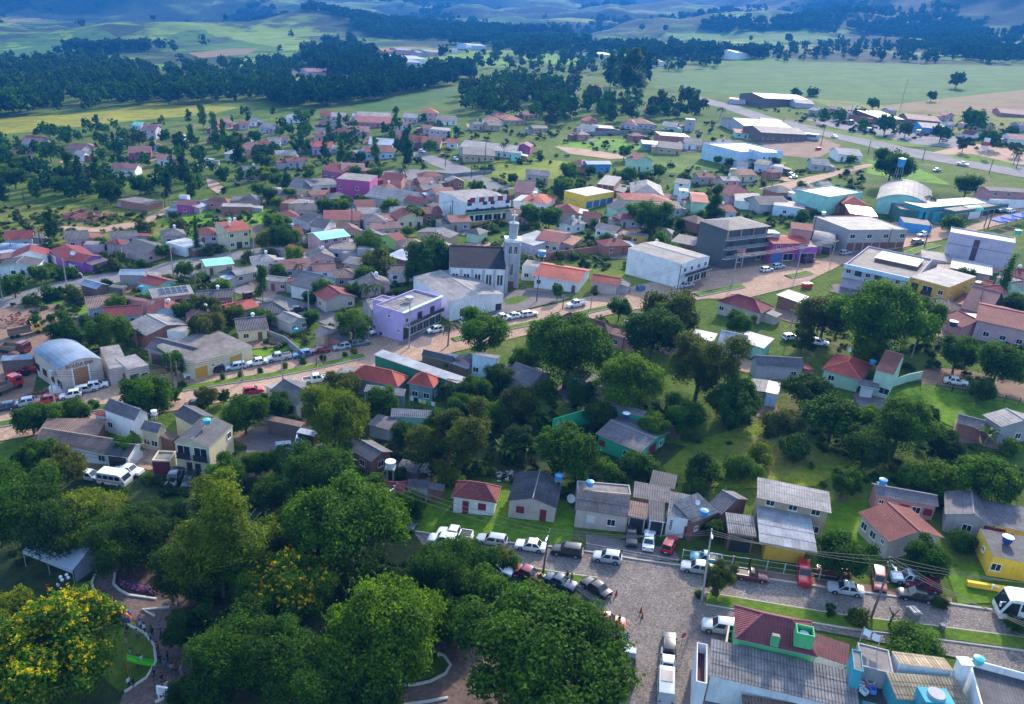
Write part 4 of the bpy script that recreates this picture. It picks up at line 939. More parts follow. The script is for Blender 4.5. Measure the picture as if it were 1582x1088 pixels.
GB = B('gold yellow two storey block with a grey roof', 848,612, 1095,670, 1330,622, 6.2, 'box', 'gold', 'light', front='...|bBw', left='', right='.d.vw|w.ww', fl=2, dc='white', land='the gold block', full=True, cat='building', name='building')
LB = B('lilac three storey block with a narrow window strip', 1112,345, 1500,395, 1545,370, 8.6, 'flat', 'lilac', 'white', par=.4, front='', left='', right='v|.w|w.', fl=3, cat='building', name='building', land='the lilac block', full=True)
B('low roof terrace with bright white sheets', 1110,560, 1365,600, 1410,545, 3.6, 'shed', 'grey', 'white', rise=.2, front='', left='', right='')
B('flat roofed shop behind the gold block', 935,500, 1110,520, 1150,480, 3.4, 'box', 'beige', 'slab', front='', left='', right='', cat='shop', name='shop')
B('house with a pinkish roof and walled yard', 1160,800, 1340,840, 1490,760, 3.0, 'gx', 'tan', 'rose', front='', left='', right='')
B('low house with a red roof and water tank', 1060,860, 1200,920, 1260,870, 2.8, 'gx', 'salmon', 'maroon', front='', left='', right='')
B('white house with a dark maroon gable roof at the photo edge', 1305,880, 1640,960, 1600,830, 4.4, 'gx', 'rose', 'maroon', front='.w.w.w', left='', right='', rise=1.6)
B('house with a cream sheet roof', 60,725, 215,775, 300,745, 3.2, 'shed', 'brown', 'white', front='', left='', right='')
B('house with a red barrel roof', 1325,655, 1385,672, 1400,655, 3.0, 'gx', 'salmon', 'red', front='', left='', right='')
# far districts
tile(0, 0)
far = dict(front=None, left='', right='')
for d in (('white farmhouse with red roof', 1072,465,1125,478,1130,455, 3, 'gx','white','maroon'), ('pink farmhouse', 1312,425,1365,440,1370,415, 4, 'gx','rose','rose'), ('small white farm shed', 1395,510,1450,512,1455,498, 3, 'gx','white','white'),
  ('farm house with red roof', 1465,502,1520,505,1525,490, 3, 'gx','rose','red'), ('white house half of a brown roofed pair', 925,785,985,782,975,770, 5, 'gx','white','light'), ('brown house half of the pair', 830,795,925,800,930,770, 5.5, 'gx','lilac','rose'),
  ('pale green roofed cottage', 785,765,850,770,860,755, 3, 'gx','bluewhite','mint'), ('grey cottage', 712,835,760,845,775,825, 3.4, 'gx','white','light'), ('long red brick house', 92,862,200,872,240,842, 3.4, 'gx','red','maroon'), ('grey roofed house', 150,880,290,890,300,865, 3, 'gx','grey','grey'),
  ('orange walled house', 72,935,140,945,150,925, 3, 'gx','tan','red'), ('grey roofed pair house', 395,912,485,925,500,885, 3.4, 'gx','grey','rose'), ('brown roofed pair house', 490,905,580,905,575,878, 3.4, 'hip','tan','brown'), ('white fronted cottage', 432,945,502,950,505,930, 3.2, 'gx','white','slab'),
  ('magenta house with a long grey roof', 722,950,865,945,1000,895, 3.6, 'gx','magenta','rose'), ('white house with brown roof', 695,1030,835,1045,850,1020, 3.2, 'gx','white','rose'), ('white house with a grey lean roof', 950,975,1060,972,1065,955, 3.2, 'gx','white','rose'),
  ('hut with a bright green white roof', 1250,972,1300,978,1305,965, 2.8, 'shed','mint','white'), ('house with a bright white awning roof', 1368,940,1440,950,1490,925, 3.2, 'shed','grey','white'), ('house with a red and grey roof', 1420,905,1582,925,1590,885, 3.2, 'gx','salmon','rose'),
  ('white gable cottage', 1480,832,1525,838,1535,820, 3, 'gx','white','rose'), ('tiny red house', 1420,832,1470,838,1475,815, 3, 'gx','brick','brown'), ('orange house', 1258,790,1320,795,1325,770, 3, 'hip','tan','red'), ('house with a pink roof', 1305,760,1400,752,1405,735, 3, 'gx','rose','rose'),
  ('grey cottage with a brown roof', 1452,768,1520,770,1525,745, 3, 'gx','lilac','brown'), ('white cottage in trees', 1050,828,1100,832,1108,812, 3, 'gx','white','rose'), ('white house at the grove edge', 1515,745,1560,752,1565,725, 3.2, 'gx','white','light'), ('tiny red roofed hut', 480,1062,528,1066,530,1052, 2.6, 'gx','brick','red')):
    B(*d, **far)
tile(400, 0)
for d in (('house with a shining white hip roof', 172,725,265,725,262,708, 3, 'hip','white','white'), ('grey roofed house', -5,780,60,790,65,765, 3, 'gx','lilac','light'), ('house with an orange roof', 345,705,420,712,425,685, 3, 'gx','tan','red'), ('house with a white sheet roof', 435,725,535,730,540,695, 3, 'gx','grey','light'),
  ('long house with a red roof', 575,745,800,755,808,722, 3, 'gx','salmon','maroon'), ('house with a long pale roof', 590,715,800,722,805,700, 3, 'gx','grey','light'), ('grey roofed house with white gable', 872,730,970,738,985,700, 3.2, 'gx','lilac','light'), ('two storey house with a red tiled roof', 980,700,1090,705,1105,672, 5.4, 'hip','rose','red'),
  ('open garage with a dark roof', 1082,735,1200,738,1205,722, 3, 'gx','white','dark'), ('white cottage with a brown hip roof', 1370,750,1475,752,1480,722, 3, 'hip','white','brown'), ('house with a brown tiled roof', 1490,745,1600,742,1590,705, 3, 'hip','tan','brown'),
  ('white grey house with a green roof', 335,815,430,820,440,795, 3.4, 'gx','white','grey'), ('house with a maroon tiled roof', 470,820,545,825,560,790, 3, 'gx','salmon','maroon'), ('low purple grey roofed house', 545,810,670,815,680,782, 3, 'gx','lilac','rose'),
  ('first pink row house', 770,835,850,850,860,788, 3.2, 'gx','rose','rose'), ('pink row house with dark windows', 830,860,925,880,945,820, 3.4, 'gx','salmon','maroon'), ('brown roofed row house', 905,880,985,890,1010,840, 3.4, 'gx','rose','maroon'), ('tan row house with a maroon roof', 985,880,1110,890,1125,850, 3.4, 'gx','tan','maroon'),
  ('raw concrete cube building', 1042,790,1150,800,1170,785, 6.0, 'box','grey','slab'), ('low rose annex', 992,790,1055,792,1060,772, 3, 'gx','rose','rose'), ('white house with a small red roof', 1140,880,1215,885,1225,855, 3.2, 'gx','white','red'), ('long pale roofed shed', 1280,895,1582,945,1560,905, 3.2, 'gx','bluewhite','light'),
  ('beige house with a grey roof and dark windows', 1232,945,1425,950,1440,918, 3.4, 'gx','tan','grey'), ('turquoise end house', 1540,935,1600,940,1610,925, 4, 'box','mint','slab'), ('white gable house with a maroon roof', 640,935,800,925,875,900, 3.6, 'gx','bluewhite','maroon'),
  ('white house with a pale blue roof', 665,882,820,890,830,860, 3.4, 'gx','bluewhite','zinc'), ('lavender house with an orange roof', 312,905,440,912,470,875, 3.6, 'gx','lavender','red'), ('bright yellow house with a tan roof', 102,955,225,950,215,930, 3.4, 'gx','yellow','slab'), ('house with a long maroon roof', 360,1040,500,1062,510,1010, 3.2, 'gx','magenta','maroon'),
  ('house with a purple maroon roof', 500,1050,650,1055,645,1005, 3.2, 'gx','magenta','rose'), ('maroon roofed white house', -5,890,55,890,60,858, 3.4, 'gx','white','maroon'), ('white house with a grey roof', 50,872,135,875,140,850, 3.2, 'gx','white','light'), ('lilac cottage', 130,855,185,858,190,835, 3, 'gx','lilac','rose'),
  ('long white farm warehouse', 765,358,960,358,955,342, 9, 'gx','white','white'), ('grey arched barn', 862,385,962,385,955,365, 7, 'archx','lilac','steel'), ('far cream shed', 680,345,720,345,722,332, 7, 'gx','tan','light'), ('far orange roofed house', 770,318,815,318,815,306, 5, 'gx','tan','red'),
  ('far pale house', 850,312,925,314,925,297, 6, 'gx','rose','light'), ('far grey house', 965,328,1030,330,1030,315, 5, 'gx','lilac','light'), ('far rose house', 1040,322,1120,322,1120,308, 5, 'gx','rose','light'), ('far white house', 1262,292,1295,294,1295,284, 5, 'gx','white','white'), ('far blue white house', 1305,285,1390,288,1390,270, 6, 'gx','bluewhite','zinc'),
  ('lilac farm house by the field', 280,440,400,440,398,425, 4, 'gx','lilac','rose'), ('white farm hut', 165,445,220,442,222,430, 4, 'gx','white','rose'), ('rose farm hut', 0,495,40,495,42,482, 4, 'gx','rose','white'), ('far white hut', 1180,310,1212,312,1212,304, 4, 'gx','white','white')):
    B(*d, **far)
tile(800, 0)
for d in (('house with a salmon roof', 385,745,480,750,490,728, 3, 'hip','tan','red'), ('grey white house', 335,785,430,800,440,770, 3, 'gx','white','light'), ('open shed with a white roof', 465,782,575,785,580,770, 3, 'shed','brown','white'), ('grey house with a hip roof', 580,762,690,775,700,740, 3.2, 'hip','lilac','rose'),
  ('wide brown hip roof house', 680,760,810,765,820,735, 3.2, 'hip','lilac','brown'), ('pale green gable house', 865,775,960,785,1000,765, 3.2, 'gx','palegreen','light'), ('white roofed water tower house', 1020,740,1080,745,1088,718, 7, 'box','grey','white'), ('grey blue house', 1262,760,1350,775,1365,735, 4, 'box','lilac','slab'),
  ('big shed with a blue metal roof', 1355,780,1610,785,1590,730, 4.5, 'gx','grey','blue'), ('stall with a red roof', 1320,815,1405,820,1410,795, 3, 'shed','mint','red'), ('pale flat house beside the soy field', 1285,615,1390,625,1400,595, 4, 'box','lilac','white'), ('brick house with a pale roof', 1425,605,1500,608,1500,590, 4, 'gx','brick','light'),
  ('two storey brick house with a white slab roof', 855,830,1020,835,1030,815, 4.6, 'box','brick','white'), ('hut with a white blue roof', 752,880,860,885,870,866, 3.2, 'shed','slate','white'), ('grey bungalow row', 845,905,1000,920,1010,885, 3.2, 'gx','tan','grey'), ('white bungalow with a grey roof', 1005,885,1110,890,1125,860, 3.2, 'gx','white','grey'),
  ('beige bungalow with columns', 1125,895,1195,900,1210,875, 3, 'gx','tan','brown'), ('magenta gable house', -10,900,80,910,95,880, 3.8, 'gy','magenta','rose'), ('magenta house behind the gable', 10,885,60,890,130,870, 3.6, 'gx','magenta','rose'), ('ochre house with a tan roof', 290,995,360,1010,420,980, 3.6, 'hip','gold','brown'),
  ('bright blue house', 430,1010,550,1000,570,985, 3.8, 'gx','blue','blue'), ('pale green house with two gables', 640,970,720,985,730,950, 5, 'gy','palegreen','maroon'), ('pale green two gabled house wing', 710,985,800,980,790,955, 5, 'gy','palegreen','brown'), ('pale blue house', 1330,1020,1400,1030,1420,995, 5, 'gx','bluewhite','slab'),
  ('white house with a tan roof', 1412,1005,1500,1020,1510,985, 4, 'gx','bluewhite','tan'), ('long tan shed', 40,1068,190,1078,200,1058, 3.2, 'gx','beige','slab'), ('house with an orange sheet roof', 440,545,515,552,520,535, 4, 'gx','white','red'), ('rose hut in the trees', 765,672,812,676,815,662, 4, 'gx','rose','red'),
  ('long hall with a pale roof by the road', 1500,605,1590,605,1582,585, 4, 'gx','lilac','white'), ('far white barn', 1370,325,1445,325,1440,316, 7, 'gx','white','white'), ('far village house', 475,300,520,302,522,270, 9, 'box','lilac','slab'), ('far white village house', 505,335,555,335,556,325, 5, 'gx','white','white'), ('far white cottage', 850,380,885,380,885,370, 5, 'gx','white','rose')):
    B(*d, **far)
B('big white hall with a parapet roof', 1365,935,1560,915,1195,880, 6.4, 'flat', 'bluewhite', 'white', par=.5, front='....', left='vvvvvv', right='', cat='hall', name='hall', land='the white hall', full=True)
tile(1182, 0)
for d in (('farm shed with a wide white roof', 0,605,200,605,205,582, 5, 'gx','wood','white'), ('grey shed by the field', 175,635,275,640,285,620, 3.5, 'gx','lilac','light'), ('red brick hut', 355,670,425,678,435,655, 4, 'gx','brick','light'), ('brick house with a grey roof', 490,680,590,690,610,665, 4, 'gx','brick','light'),
  ('grey house with a hip roof', 612,715,720,722,760,680, 3.6, 'hip','lilac','grey'), ('white canopy shed', 690,725,800,725,830,695, 3.4, 'shed','brown','white'), ('long grey roofed house', 845,735,1030,748,1030,715, 3.2, 'gx','wood','rose'), ('workshop with a grey white roof', 948,788,1080,795,1190,770, 3.6, 'gx','blue','light'),
  ('white house with a maroon roof by the road', 1135,825,1210,838,1300,805, 3.2, 'gx','white','maroon'), ('low house with a red brick porch', 1415,700,1600,715,1590,680, 3.2, 'gx','brick','rose'), ('house behind the fuel sign', 1475,860,1620,870,1610,835, 3.4, 'gx','white','rose'), ('blue roofed shed end', -40,758,75,768,80,735, 4, 'gx','grey','blue'),
  ('dark open workshop shed', -30,815,195,815,225,785, 4.5, 'gx','wood','grey'), ('white square house', 430,945,560,950,570,925, 3.4, 'gx','white','light'), ('tall white wall house', -20,935,50,930,62,905, 7, 'box','bluewhite','white'), ('white flat house', 0,1020,95,1030,130,1000, 3.4, 'box','white','slab'), ('small house with a cement roof', 265,1010,370,1015,390,990, 3, 'gx','grey','slab')):
    B(*d, **far)
landmark(*(1520, 218), 'the fuel price sign'); landmark(975, 100, 'the dark eucalyptus grove'); landmark(640, 335, 'the yellow flowering tree'); landmark(1300, 120, 'the soy field'); landmark(130, 338, 'the brick ruin'); landmark(1560, 935, 'the white coach'); landmark(80, 872, 'the white tent'); landmark(60, 190, 'the yellow field'); landmark(655, 95, 'the farm warehouse'); landmark(795, 420, 'the grey church')
landmark(90, 1000, 'the big yellow blossom tree'); landmark(830, 985, 'the biggest park tree'); landmark(1035, 1000, 'the silver van'); landmark(1085, 920, 'the leaning street pole'); landmark(250, 1010, 'the park path')

# small houses filling the blocks between
def filler(n, poly, s0=0):
    rnd = random.Random(77+n); xs = [p[0] for p in poly]; ys = [p[1] for p in poly]; k = t = 0
    def inp(x, y):
        c = False; j = len(poly)-1
        for i in range(len(poly)):
            (xi, yi), (xj, yj) = poly[i], poly[j]
            if (yi > y) != (yj > y) and x < (xj-xi)*(y-yi)/(yj-yi)+xi: c = not c
            j = i
        return c
    tile(0, 0, 1)
    while k < n and t < n*60:
        t += 1; px, py = rnd.uniform(min(xs), max(xs)), rnd.uniform(min(ys), max(ys))
        if not inp(px, py): continue
        p = at(px, py); W, D, h = rnd.uniform(6.5, 11), rnd.uniform(5.5, 8.5), rnd.choice((2.8, 3.0, 3.1, 3.3)); r = max(W, D)*.62
        if any((p.x-f[0])**2+(p.y-f[1])**2 < (r+min(f[5], f[6])*1.05)**2 for f in FOOT): continue
        bad = False
        for q in RD:
            for a in range(8):
                x, y = p.x+r*math.cos(a*.785), p.y+r*math.sin(a*.785); c = False; j = len(q)-1
                for i in range(len(q)):
                    if (q[i].y > y) != (q[j].y > y) and x < (q[j].x-q[i].x)*(y-q[i].y)/(q[j].y-q[i].y)+q[i].x: c = not c
                    j = i
                bad = bad or c
        if bad: continue
        yaw = road_dir+rnd.choice((0, 0, math.pi/2))+rnd.uniform(-.12, .12)
        if yaw > 1: yaw -= math.pi/2
        u = Vector((math.cos(yaw), math.sin(yaw), GX*0)); v = Vector((-u.y, u.x, 0)); z = gz(p.x, p.y)+h; c = Vector((p.x, p.y, z))
        q = [proj(c-u*W/2-v*D/2), proj(c+u*W/2-v*D/2), proj(c+u*W/2+v*D/2)]
        wc = rnd.choice(('white', 'beige', 'tan', 'rose', 'lilac', 'grey', 'salmon', 'palegreen', 'bluewhite', 'cream', 'brick', 'concrete')); rc = rnd.choice(('grey', 'grey', 'light', 'dark', 'maroon', 'maroon', 'grey', 'brown', 'rose', 'rust', 'oldred'))
        kd = rnd.choice(('gx', 'gx', 'gy', 'hip', 'gx'))
        RN = dict(light='pale grey', rust='rusty', oldred='weathered red', rose='pinkish'); WN = dict(rose='dull pink', bluewhite='blue white', palegreen='pale green', concrete='unpainted')
        B(f'small {WN.get(wc, wc)} house with a {RN.get(rc, rc)} {"hip" if kd == "hip" else "gable"} roof', q[0][0], q[0][1], q[1][0], q[1][1], q[2][0], q[2][1], h, kd, wc, rc, left='', chim=[(.6, .6)] if rnd.random() < .4 else ()); k += 1
a_, b_ = at(300, 580), at(560, 534); road_dir = math.atan2(b_.y-a_.y, b_.x-a_.x)
filler(20, [(0,375),(110,378),(340,372),(560,360),(700,372),(690,400),(560,470),(430,440),(330,440),(200,400),(0,440)])
filler(16, [(420,300),(560,290),(680,300),(690,340),(560,380),(440,350)])
filler(12, [(540,262),(780,296),(1000,300),(1090,330),(1080,420),(930,400),(840,340),(700,360)])
filler(12, [(330,400),(580,410),(600,500),(480,500),(320,500)])
filler(9, [(0,220),(150,215),(420,195),(640,200),(640,260),(440,285),(330,275),(200,262),(0,270)])
filler(8, [(680,180),(900,185),(1100,205),(1180,260),(1080,240),(850,215),(680,215)])
filler(8, [(1080,270),(1320,268),(1230,330),(1100,340)])
filler(8, [(1200,170),(1582,180),(1582,215),(1350,200)])
filler(9, [(150,480),(330,470),(440,500),(430,520),(300,530),(180,520)])
filler(7, [(1400,440),(1582,440),(1582,540),(1480,530)])

# trodden yards round the houses
def yards():
    rnd = random.Random(9)
    for i, f in enumerate(list(FOOT)):
        if i % 3 == 0 or len(FOOT) < 5: continue
        fx, fy, rad, ux, uy, hw, hd = f; sgn = rnd.choice((-1, 1)); cx, cy = fx+ux*sgn*hw*.6+uy*(hd+1), fy+uy*sgn*hw*.6-ux*(hd+1)
        d = math.hypot(cx, cy)
        if d > 520 or d < 120: continue
        n = 11; pts = []
        for k in range(n):
            a = 2*math.pi*k/n; q = rnd.uniform(2.2, 5.2); x, y = cx+ux*math.cos(a)*q*1.4-uy*math.sin(a)*q, cy+uy*math.cos(a)*q*1.4+ux*math.sin(a)*q; pts.append((x, y))
        m = MB(); z = .075+.0004*i; m.face([(x, y, gz(x, y)+z) for x, y in pts]); structure(link('yard', m.mesh('yard', [gm(rnd.choice(('dirt', 'dirt', 'dirtroad', 'apron', 'weeds')))])))
yards()
# ------------------------------------------------------------------ vegetation
def leaf_mat(name, c0, c1, tr, rough=.55):
    m = bpy.data.materials.new('leaf_'+name); m.use_nodes = True; n = m.node_tree; b = n.nodes['Principled BSDF']; out = n.nodes['Material Output']
    g = n.nodes.new('ShaderNodeNewGeometry'); oi = n.nodes.new('ShaderNodeObjectInfo')
    k = ramp(n, g.outputs['Random Per Island'], (0, c0), (1, c1))
    k = mixc(n, 1.0, k, ramp(n, oi.outputs['Random'], (0, (.72, .80, .8)), (.5, (1, 1, 1)), (1, (1.3, 1.14, .85))), 'MULTIPLY')
    k = mixc(n, 1.0, k, ramp(n, noise(n, .35, g.outputs['Position'], 3, .6), (.3, .62), (.68, 1.3)), 'MULTIPLY')
    at_ = N(n, 'ShaderNodeAttribute', attribute_name='tone'); k = mixc(n, 1.0, k, ramp(n, at_.outputs['Fac'], (0, (.62, .68, .7)), (.5, (1, 1, 1)), (1, (1.45, 1.3, .9))), 'MULTIPLY')
    n.links.new(k, b.inputs['Base Color']); b.inputs['Roughness'].default_value = rough; b.inputs['Specular IOR Level'].default_value = .08
    t = n.nodes.new('ShaderNodeBsdfTranslucent'); n.links.new(mixc(n, 1.0, k, tr, 'MULTIPLY'), t.inputs[0])
    ms = n.nodes.new('ShaderNodeMixShader'); ms.inputs[0].default_value = .38
    n.links.new(b.outputs[0], ms.inputs[1]); n.links.new(t.outputs[0], ms.inputs[2]); n.links.new(ms.outputs[0], out.inputs[0])
    return m
LM = dict(b=leaf_mat('dark', (.015, .054, .005), (.052, .125, .009), (1.9, 1.9, .4)), m=leaf_mat('mid', (.024, .074, .004), (.076, .165, .008), (1.9, 1.8, .35)),
          l=leaf_mat('light', (.060, .110, .004), (.165, .215, .008), (1.7, 1.6, .3)), o=leaf_mat('olive', (.042, .066, .010), (.105, .130, .018), (1.5, 1.5, .4)),
          e=leaf_mat('blue', (.010, .045, .026), (.030, .090, .036), (1.2, 1.4, .6)), k=leaf_mat('deep', (.014, .046, .008), (.045, .100, .012), (1.5, 1.6, .5)))
FAR = {}
for _k, _a, _b in (('b', (.030,.100,.014), (.080,.190,.022)), ('m', (.040,.125,.012), (.095,.21,.022)), ('o', (.050,.082,.024), (.090,.125,.036)), ('e', (.024,.085,.04), (.06,.14,.05)), ('k', (.020,.072,.022), (.052,.125,.032)), ('l', (.05,.09,.012), (.11,.15,.02))):
    FAR[_k] = leaf_mat('far_'+_k, _a, _b, (1, 1, .5), .9); FAR[_k].node_tree.nodes['Mix Shader'].inputs[0].default_value = .1; FAR[_k].node_tree.nodes['Principled BSDF'].inputs['Specular IOR Level'].default_value = 0
FLW = leaf_mat('blossom', (.72, .50, .003), (.92, .72, .012), (1.2, 1.0, .5))
barkm = plain('bark', (.12, .09, .07), .9, var=.4); palebark = plain('pale_bark', (.30, .25, .21), .9, var=.4)
def set_tone(me, lobe_of, nf, seed):
    r = np.random.default_rng(seed); t = np.clip(r.normal(.5, .2, 64), 0, 1)[lobe_of % 64]; a = np.full(nf, .35, np.float32); a[:len(t)] = t
    at_ = me.attributes.new('tone', 'FLOAT', 'FACE'); at_.data.foreach_set('value', a)
def quads(P, Nn, L, Wd, rng):
    """leaf blades: centres P, normals Nn -> verts (n*4,3)"""
    n = len(P); a = rng.normal(size=(n, 3)); t = np.cross(Nn, a); t /= np.linalg.norm(t, axis=1)[:, None]+1e-9; s = np.cross(Nn, t)
    L = L*rng.uniform(.6, 1.3, (n, 1)); W_ = Wd*rng.uniform(.6, 1.3, (n, 1)); dr = -Nn*L*.15
    return np.stack([P-t*L*.5+dr, P+s*W_*.5, P+t*L*.5+dr, P-s*W_*.5], 1).reshape(-1, 3)
def lobes(kind, rng):
    o = []
    if kind == 'broad':
        o.append((0, 0, .58, .30))
        for i in range(24):
            a = rng.uniform(0, 6.28); r = rng.uniform(.16, .36); z = rng.uniform(.36, .84)-.30*max(0, r-.25); o.append((r*math.cos(a), r*math.sin(a), z, rng.uniform(.085, .17)))
    elif kind == 'dome':
        o.append((0, 0, .48, .30))
        for i in range(40):
            a = rng.uniform(0, 6.28); r = .40*math.sqrt(rng.uniform(0, 1)); z = .34+.50*math.sqrt(max(0, 1-(r/.44)**2))*rng.uniform(.75, 1.02); o.append((r*math.cos(a), r*math.sin(a), z, rng.uniform(.065, .13)))
    elif kind == 'loose':
        for i in range(20):
            a = rng.uniform(0, 6.28); r = rng.uniform(.06, .40); z = rng.uniform(.30, .90); o.append((r*math.cos(a), r*math.sin(a), z, rng.uniform(.08, .17)))
    elif kind == 'tall':
        for i in range(20):
            z = rng.uniform(.24, .92); a = rng.uniform(0, 6.28); r = rng.uniform(0, .30)*(1.15-z*.75); o.append((r*math.cos(a), r*math.sin(a), z, rng.uniform(.10, .20)*(1.2-z*.6)))
    elif kind == 'column':
        for i in range(14):
            z = .08+.86*i/13; o.append((rng.uniform(-.06, .06), rng.uniform(-.06, .06), z, .36*(1.02-z)**.55*.9+.04))
    elif kind == 'bush':
        for i in range(12):
            a = rng.uniform(0, 6.28); r = rng.uniform(.0, .34); o.append((r*math.cos(a), r*math.sin(a), rng.uniform(.2, .7)*(1-r), rng.uniform(.15, .27)))
    return np.array(o)
def crown_arrays(kind, seed, n, leaf, asp, fill=.66, zmin=.05):
    """normalised crown: width 1, height 1 (asp = height/width so leaves and lobes stay round)"""
    rng = np.random.default_rng(seed); lb = lobes(kind, rng)
    w_ = lb[:, 3]**2; idx = rng.choice(len(lb), n, p=w_/w_.sum())
    d = rng.normal(size=(n, 3)); d[:, 2] += .35; d /= np.linalg.norm(d, axis=1)[:, None]
    bum = np.sin(d[:, :1]*5.1+idx[:, None]*2.3)*np.sin(d[:, 1:2]*4.7+idx[:, None])*np.sin(d[:, 2:3]*5.3+idx[:, None]*.7)
    rad = lb[idx, 3][:, None]*(rng.uniform(.70, 1.12, (n, 1))+.30*bum+(rng.random((n, 1)) < .06)*.25)
    c = lb[idx, :3].copy(); P = c.copy(); P[:, :2] += d[:, :2]*rad; P[:, 2:] += d[:, 2:]*rad/asp
    keep = np.ones(n, bool)
    for i, L in enumerate(lb):
        q = P-L[:3]; q = q.copy(); q[:, 2] *= asp
        keep &= ~((np.linalg.norm(q, axis=1) < L[3]*.72) & (idx != i))
    keep &= P[:, 2] > zmin
    crown_arrays.lob = idx[keep]; P = P[keep]; d = d[keep]; nn = d+rng.normal(size=d.shape)*.55+np.array([0, 0, .25]); nn /= np.linalg.norm(nn, axis=1)[:, None]
    P2 = P*np.array([1, 1, asp]); V = quads(P2, nn, leaf, leaf*.62, rng)/np.array([1, 1, asp])
    F_ = [tuple(range(i*4, i*4+4)) for i in range(len(P))]; V = V.tolist()
    if fill:
        for L in lb:                       # inner twig masses, hidden behind the leaves
            bm = bmesh.new(); bmesh.ops.create_icosphere(bm, subdivisions=1, radius=L[3]*fill)
            b = len(V)
            for v in bm.verts:
                j = .82+.3*rng.random(); V.append([L[0]+v.co.x*j, L[1]+v.co.y*j, max(zmin, L[2]+v.co.z*j/asp)])
            F_ += [tuple(b+v.index for v in f.verts) for f in bm.faces]; bm.free()
    return V, F_, P, d
def crown(kind, seed, n, leaf, asp, flowers=0, fz=.45):
    V, F_, P, d = crown_arrays(kind, seed, n, leaf, asp)
    me = bpy.data.meshes.new('crown'); me.from_pydata(V, [], F_); me.materials.append(LM['b']); set_tone(me, crown_arrays.lob, len(F_), seed)
    fl = None
    if flowers:
        rng = np.random.default_rng(seed+5); ok = np.where((P[:, 2] > fz) & (d[:, 2] > -.1))[0]; ctr = ok[rng.choice(len(ok), flowers)]
        cl = []; nn = []
        for i in ctr:
            k = rng.integers(8, 18); cl.append(P[i]+d[i]*.012+rng.normal(size=(k, 3))*.009); nn.append(d[i]+rng.normal(size=(k, 3))*.6)
        cl = np.concatenate(cl); nn = np.concatenate(nn); nn /= np.linalg.norm(nn, axis=1)[:, None]
        FV = quads(cl*np.array([1, 1, asp]), nn, leaf*.55, leaf*.48, rng)/np.array([1, 1, asp])
        fl = bpy.data.meshes.new('blossom'); fl.from_pydata(FV.tolist(), [], [tuple(range(i*4, i*4+4)) for i in range(len(cl))]); fl.materials.append(FLW)
    return me, fl
def trunk_mesh(seed, asp, rad=.030, top=.55, mat=None):
    rng = random.Random(seed); m = MB(); a = Vector((0, 0, -.06)); pts = [a, Vector((rng.uniform(-.02, .02), rng.uniform(-.02, .02), top*.45)), Vector((rng.uniform(-.04, .04), rng.uniform(-.04, .04), top))]
    for i in range(2): m.tube(pts[i], pts[i+1], rad*(1-.28*i), rad*(.72-.3*i), 7)
    for i in range(6):
        g = rng.uniform(0, 6.28); z0 = top*rng.uniform(.38, .7); b = Vector((math.cos(g)*rng.uniform(.16, .32), math.sin(g)*rng.uniform(.16, .32), z0+rng.uniform(.16, .34)))
        m.tube((pts[1].x, pts[1].y, z0), b, rad*.5, rad*.14, 5)
    return m.mesh('trunk', [mat or barkm])
TP = {}
def proto(shape, lod, var):
    key = (shape, lod, var)
    if key in TP: return TP[key]
    asp = dict(broad=.85, dome=.78, loose=1.0, tall=1.7, column=3.0, bush=.8)[shape]
    n, leaf = {3: (27000, .026), 2: (11000, .042), 1: (3000, .072), 0: (460, .165)}[lod]
    if shape in ('tall', 'column'): n = int(n*1.0); leaf *= .95
    if shape == 'bush': n = int(n*.6); leaf *= 1.25
    cr, fl = crown(shape, 101+var*17+lod+len(shape)*7, n, leaf, asp)
    tk = trunk_mesh(var+len(shape), asp, .028 if shape != 'tall' else .02, .6 if shape != 'bush' else .3, palebark if shape == 'tall' else barkm)
    if lod == 0:
        me = bpy.data.meshes.new('tree'); vs = [tuple(v.co) for v in cr.vertices]; b = len(vs)
        f = [tuple(p.vertices) for p in cr.polygons]; nf = len(f); vs += [tuple(v.co) for v in tk.vertices]; f += [tuple(b+i for i in p.vertices) for p in tk.polygons]
        me.from_pydata(vs, [], f); me.materials.append(LM['b']); me.materials.append(barkm)
        me.polygons.foreach_set('material_index', [0]*nf+[1]*(len(f)-nf)); set_tone(me, crown_arrays.lob, len(f), var); TP[key] = (me, None); return TP[key]
    TP[key] = (cr, tk); return TP[key]
TREES = []; NT = [0]
SHAPE = dict(b='broad', d='dome', o='loose', t='tall', c='column', s='bush')
ADJ = dict(b='dark green', m='green', l='yellow green', o='olive green', e='blue green', k='deep green')
NAMES = dict(b='tree', d='tree', o='tree', t='eucalyptus_tree', c='cypress_tree', s='shrub')
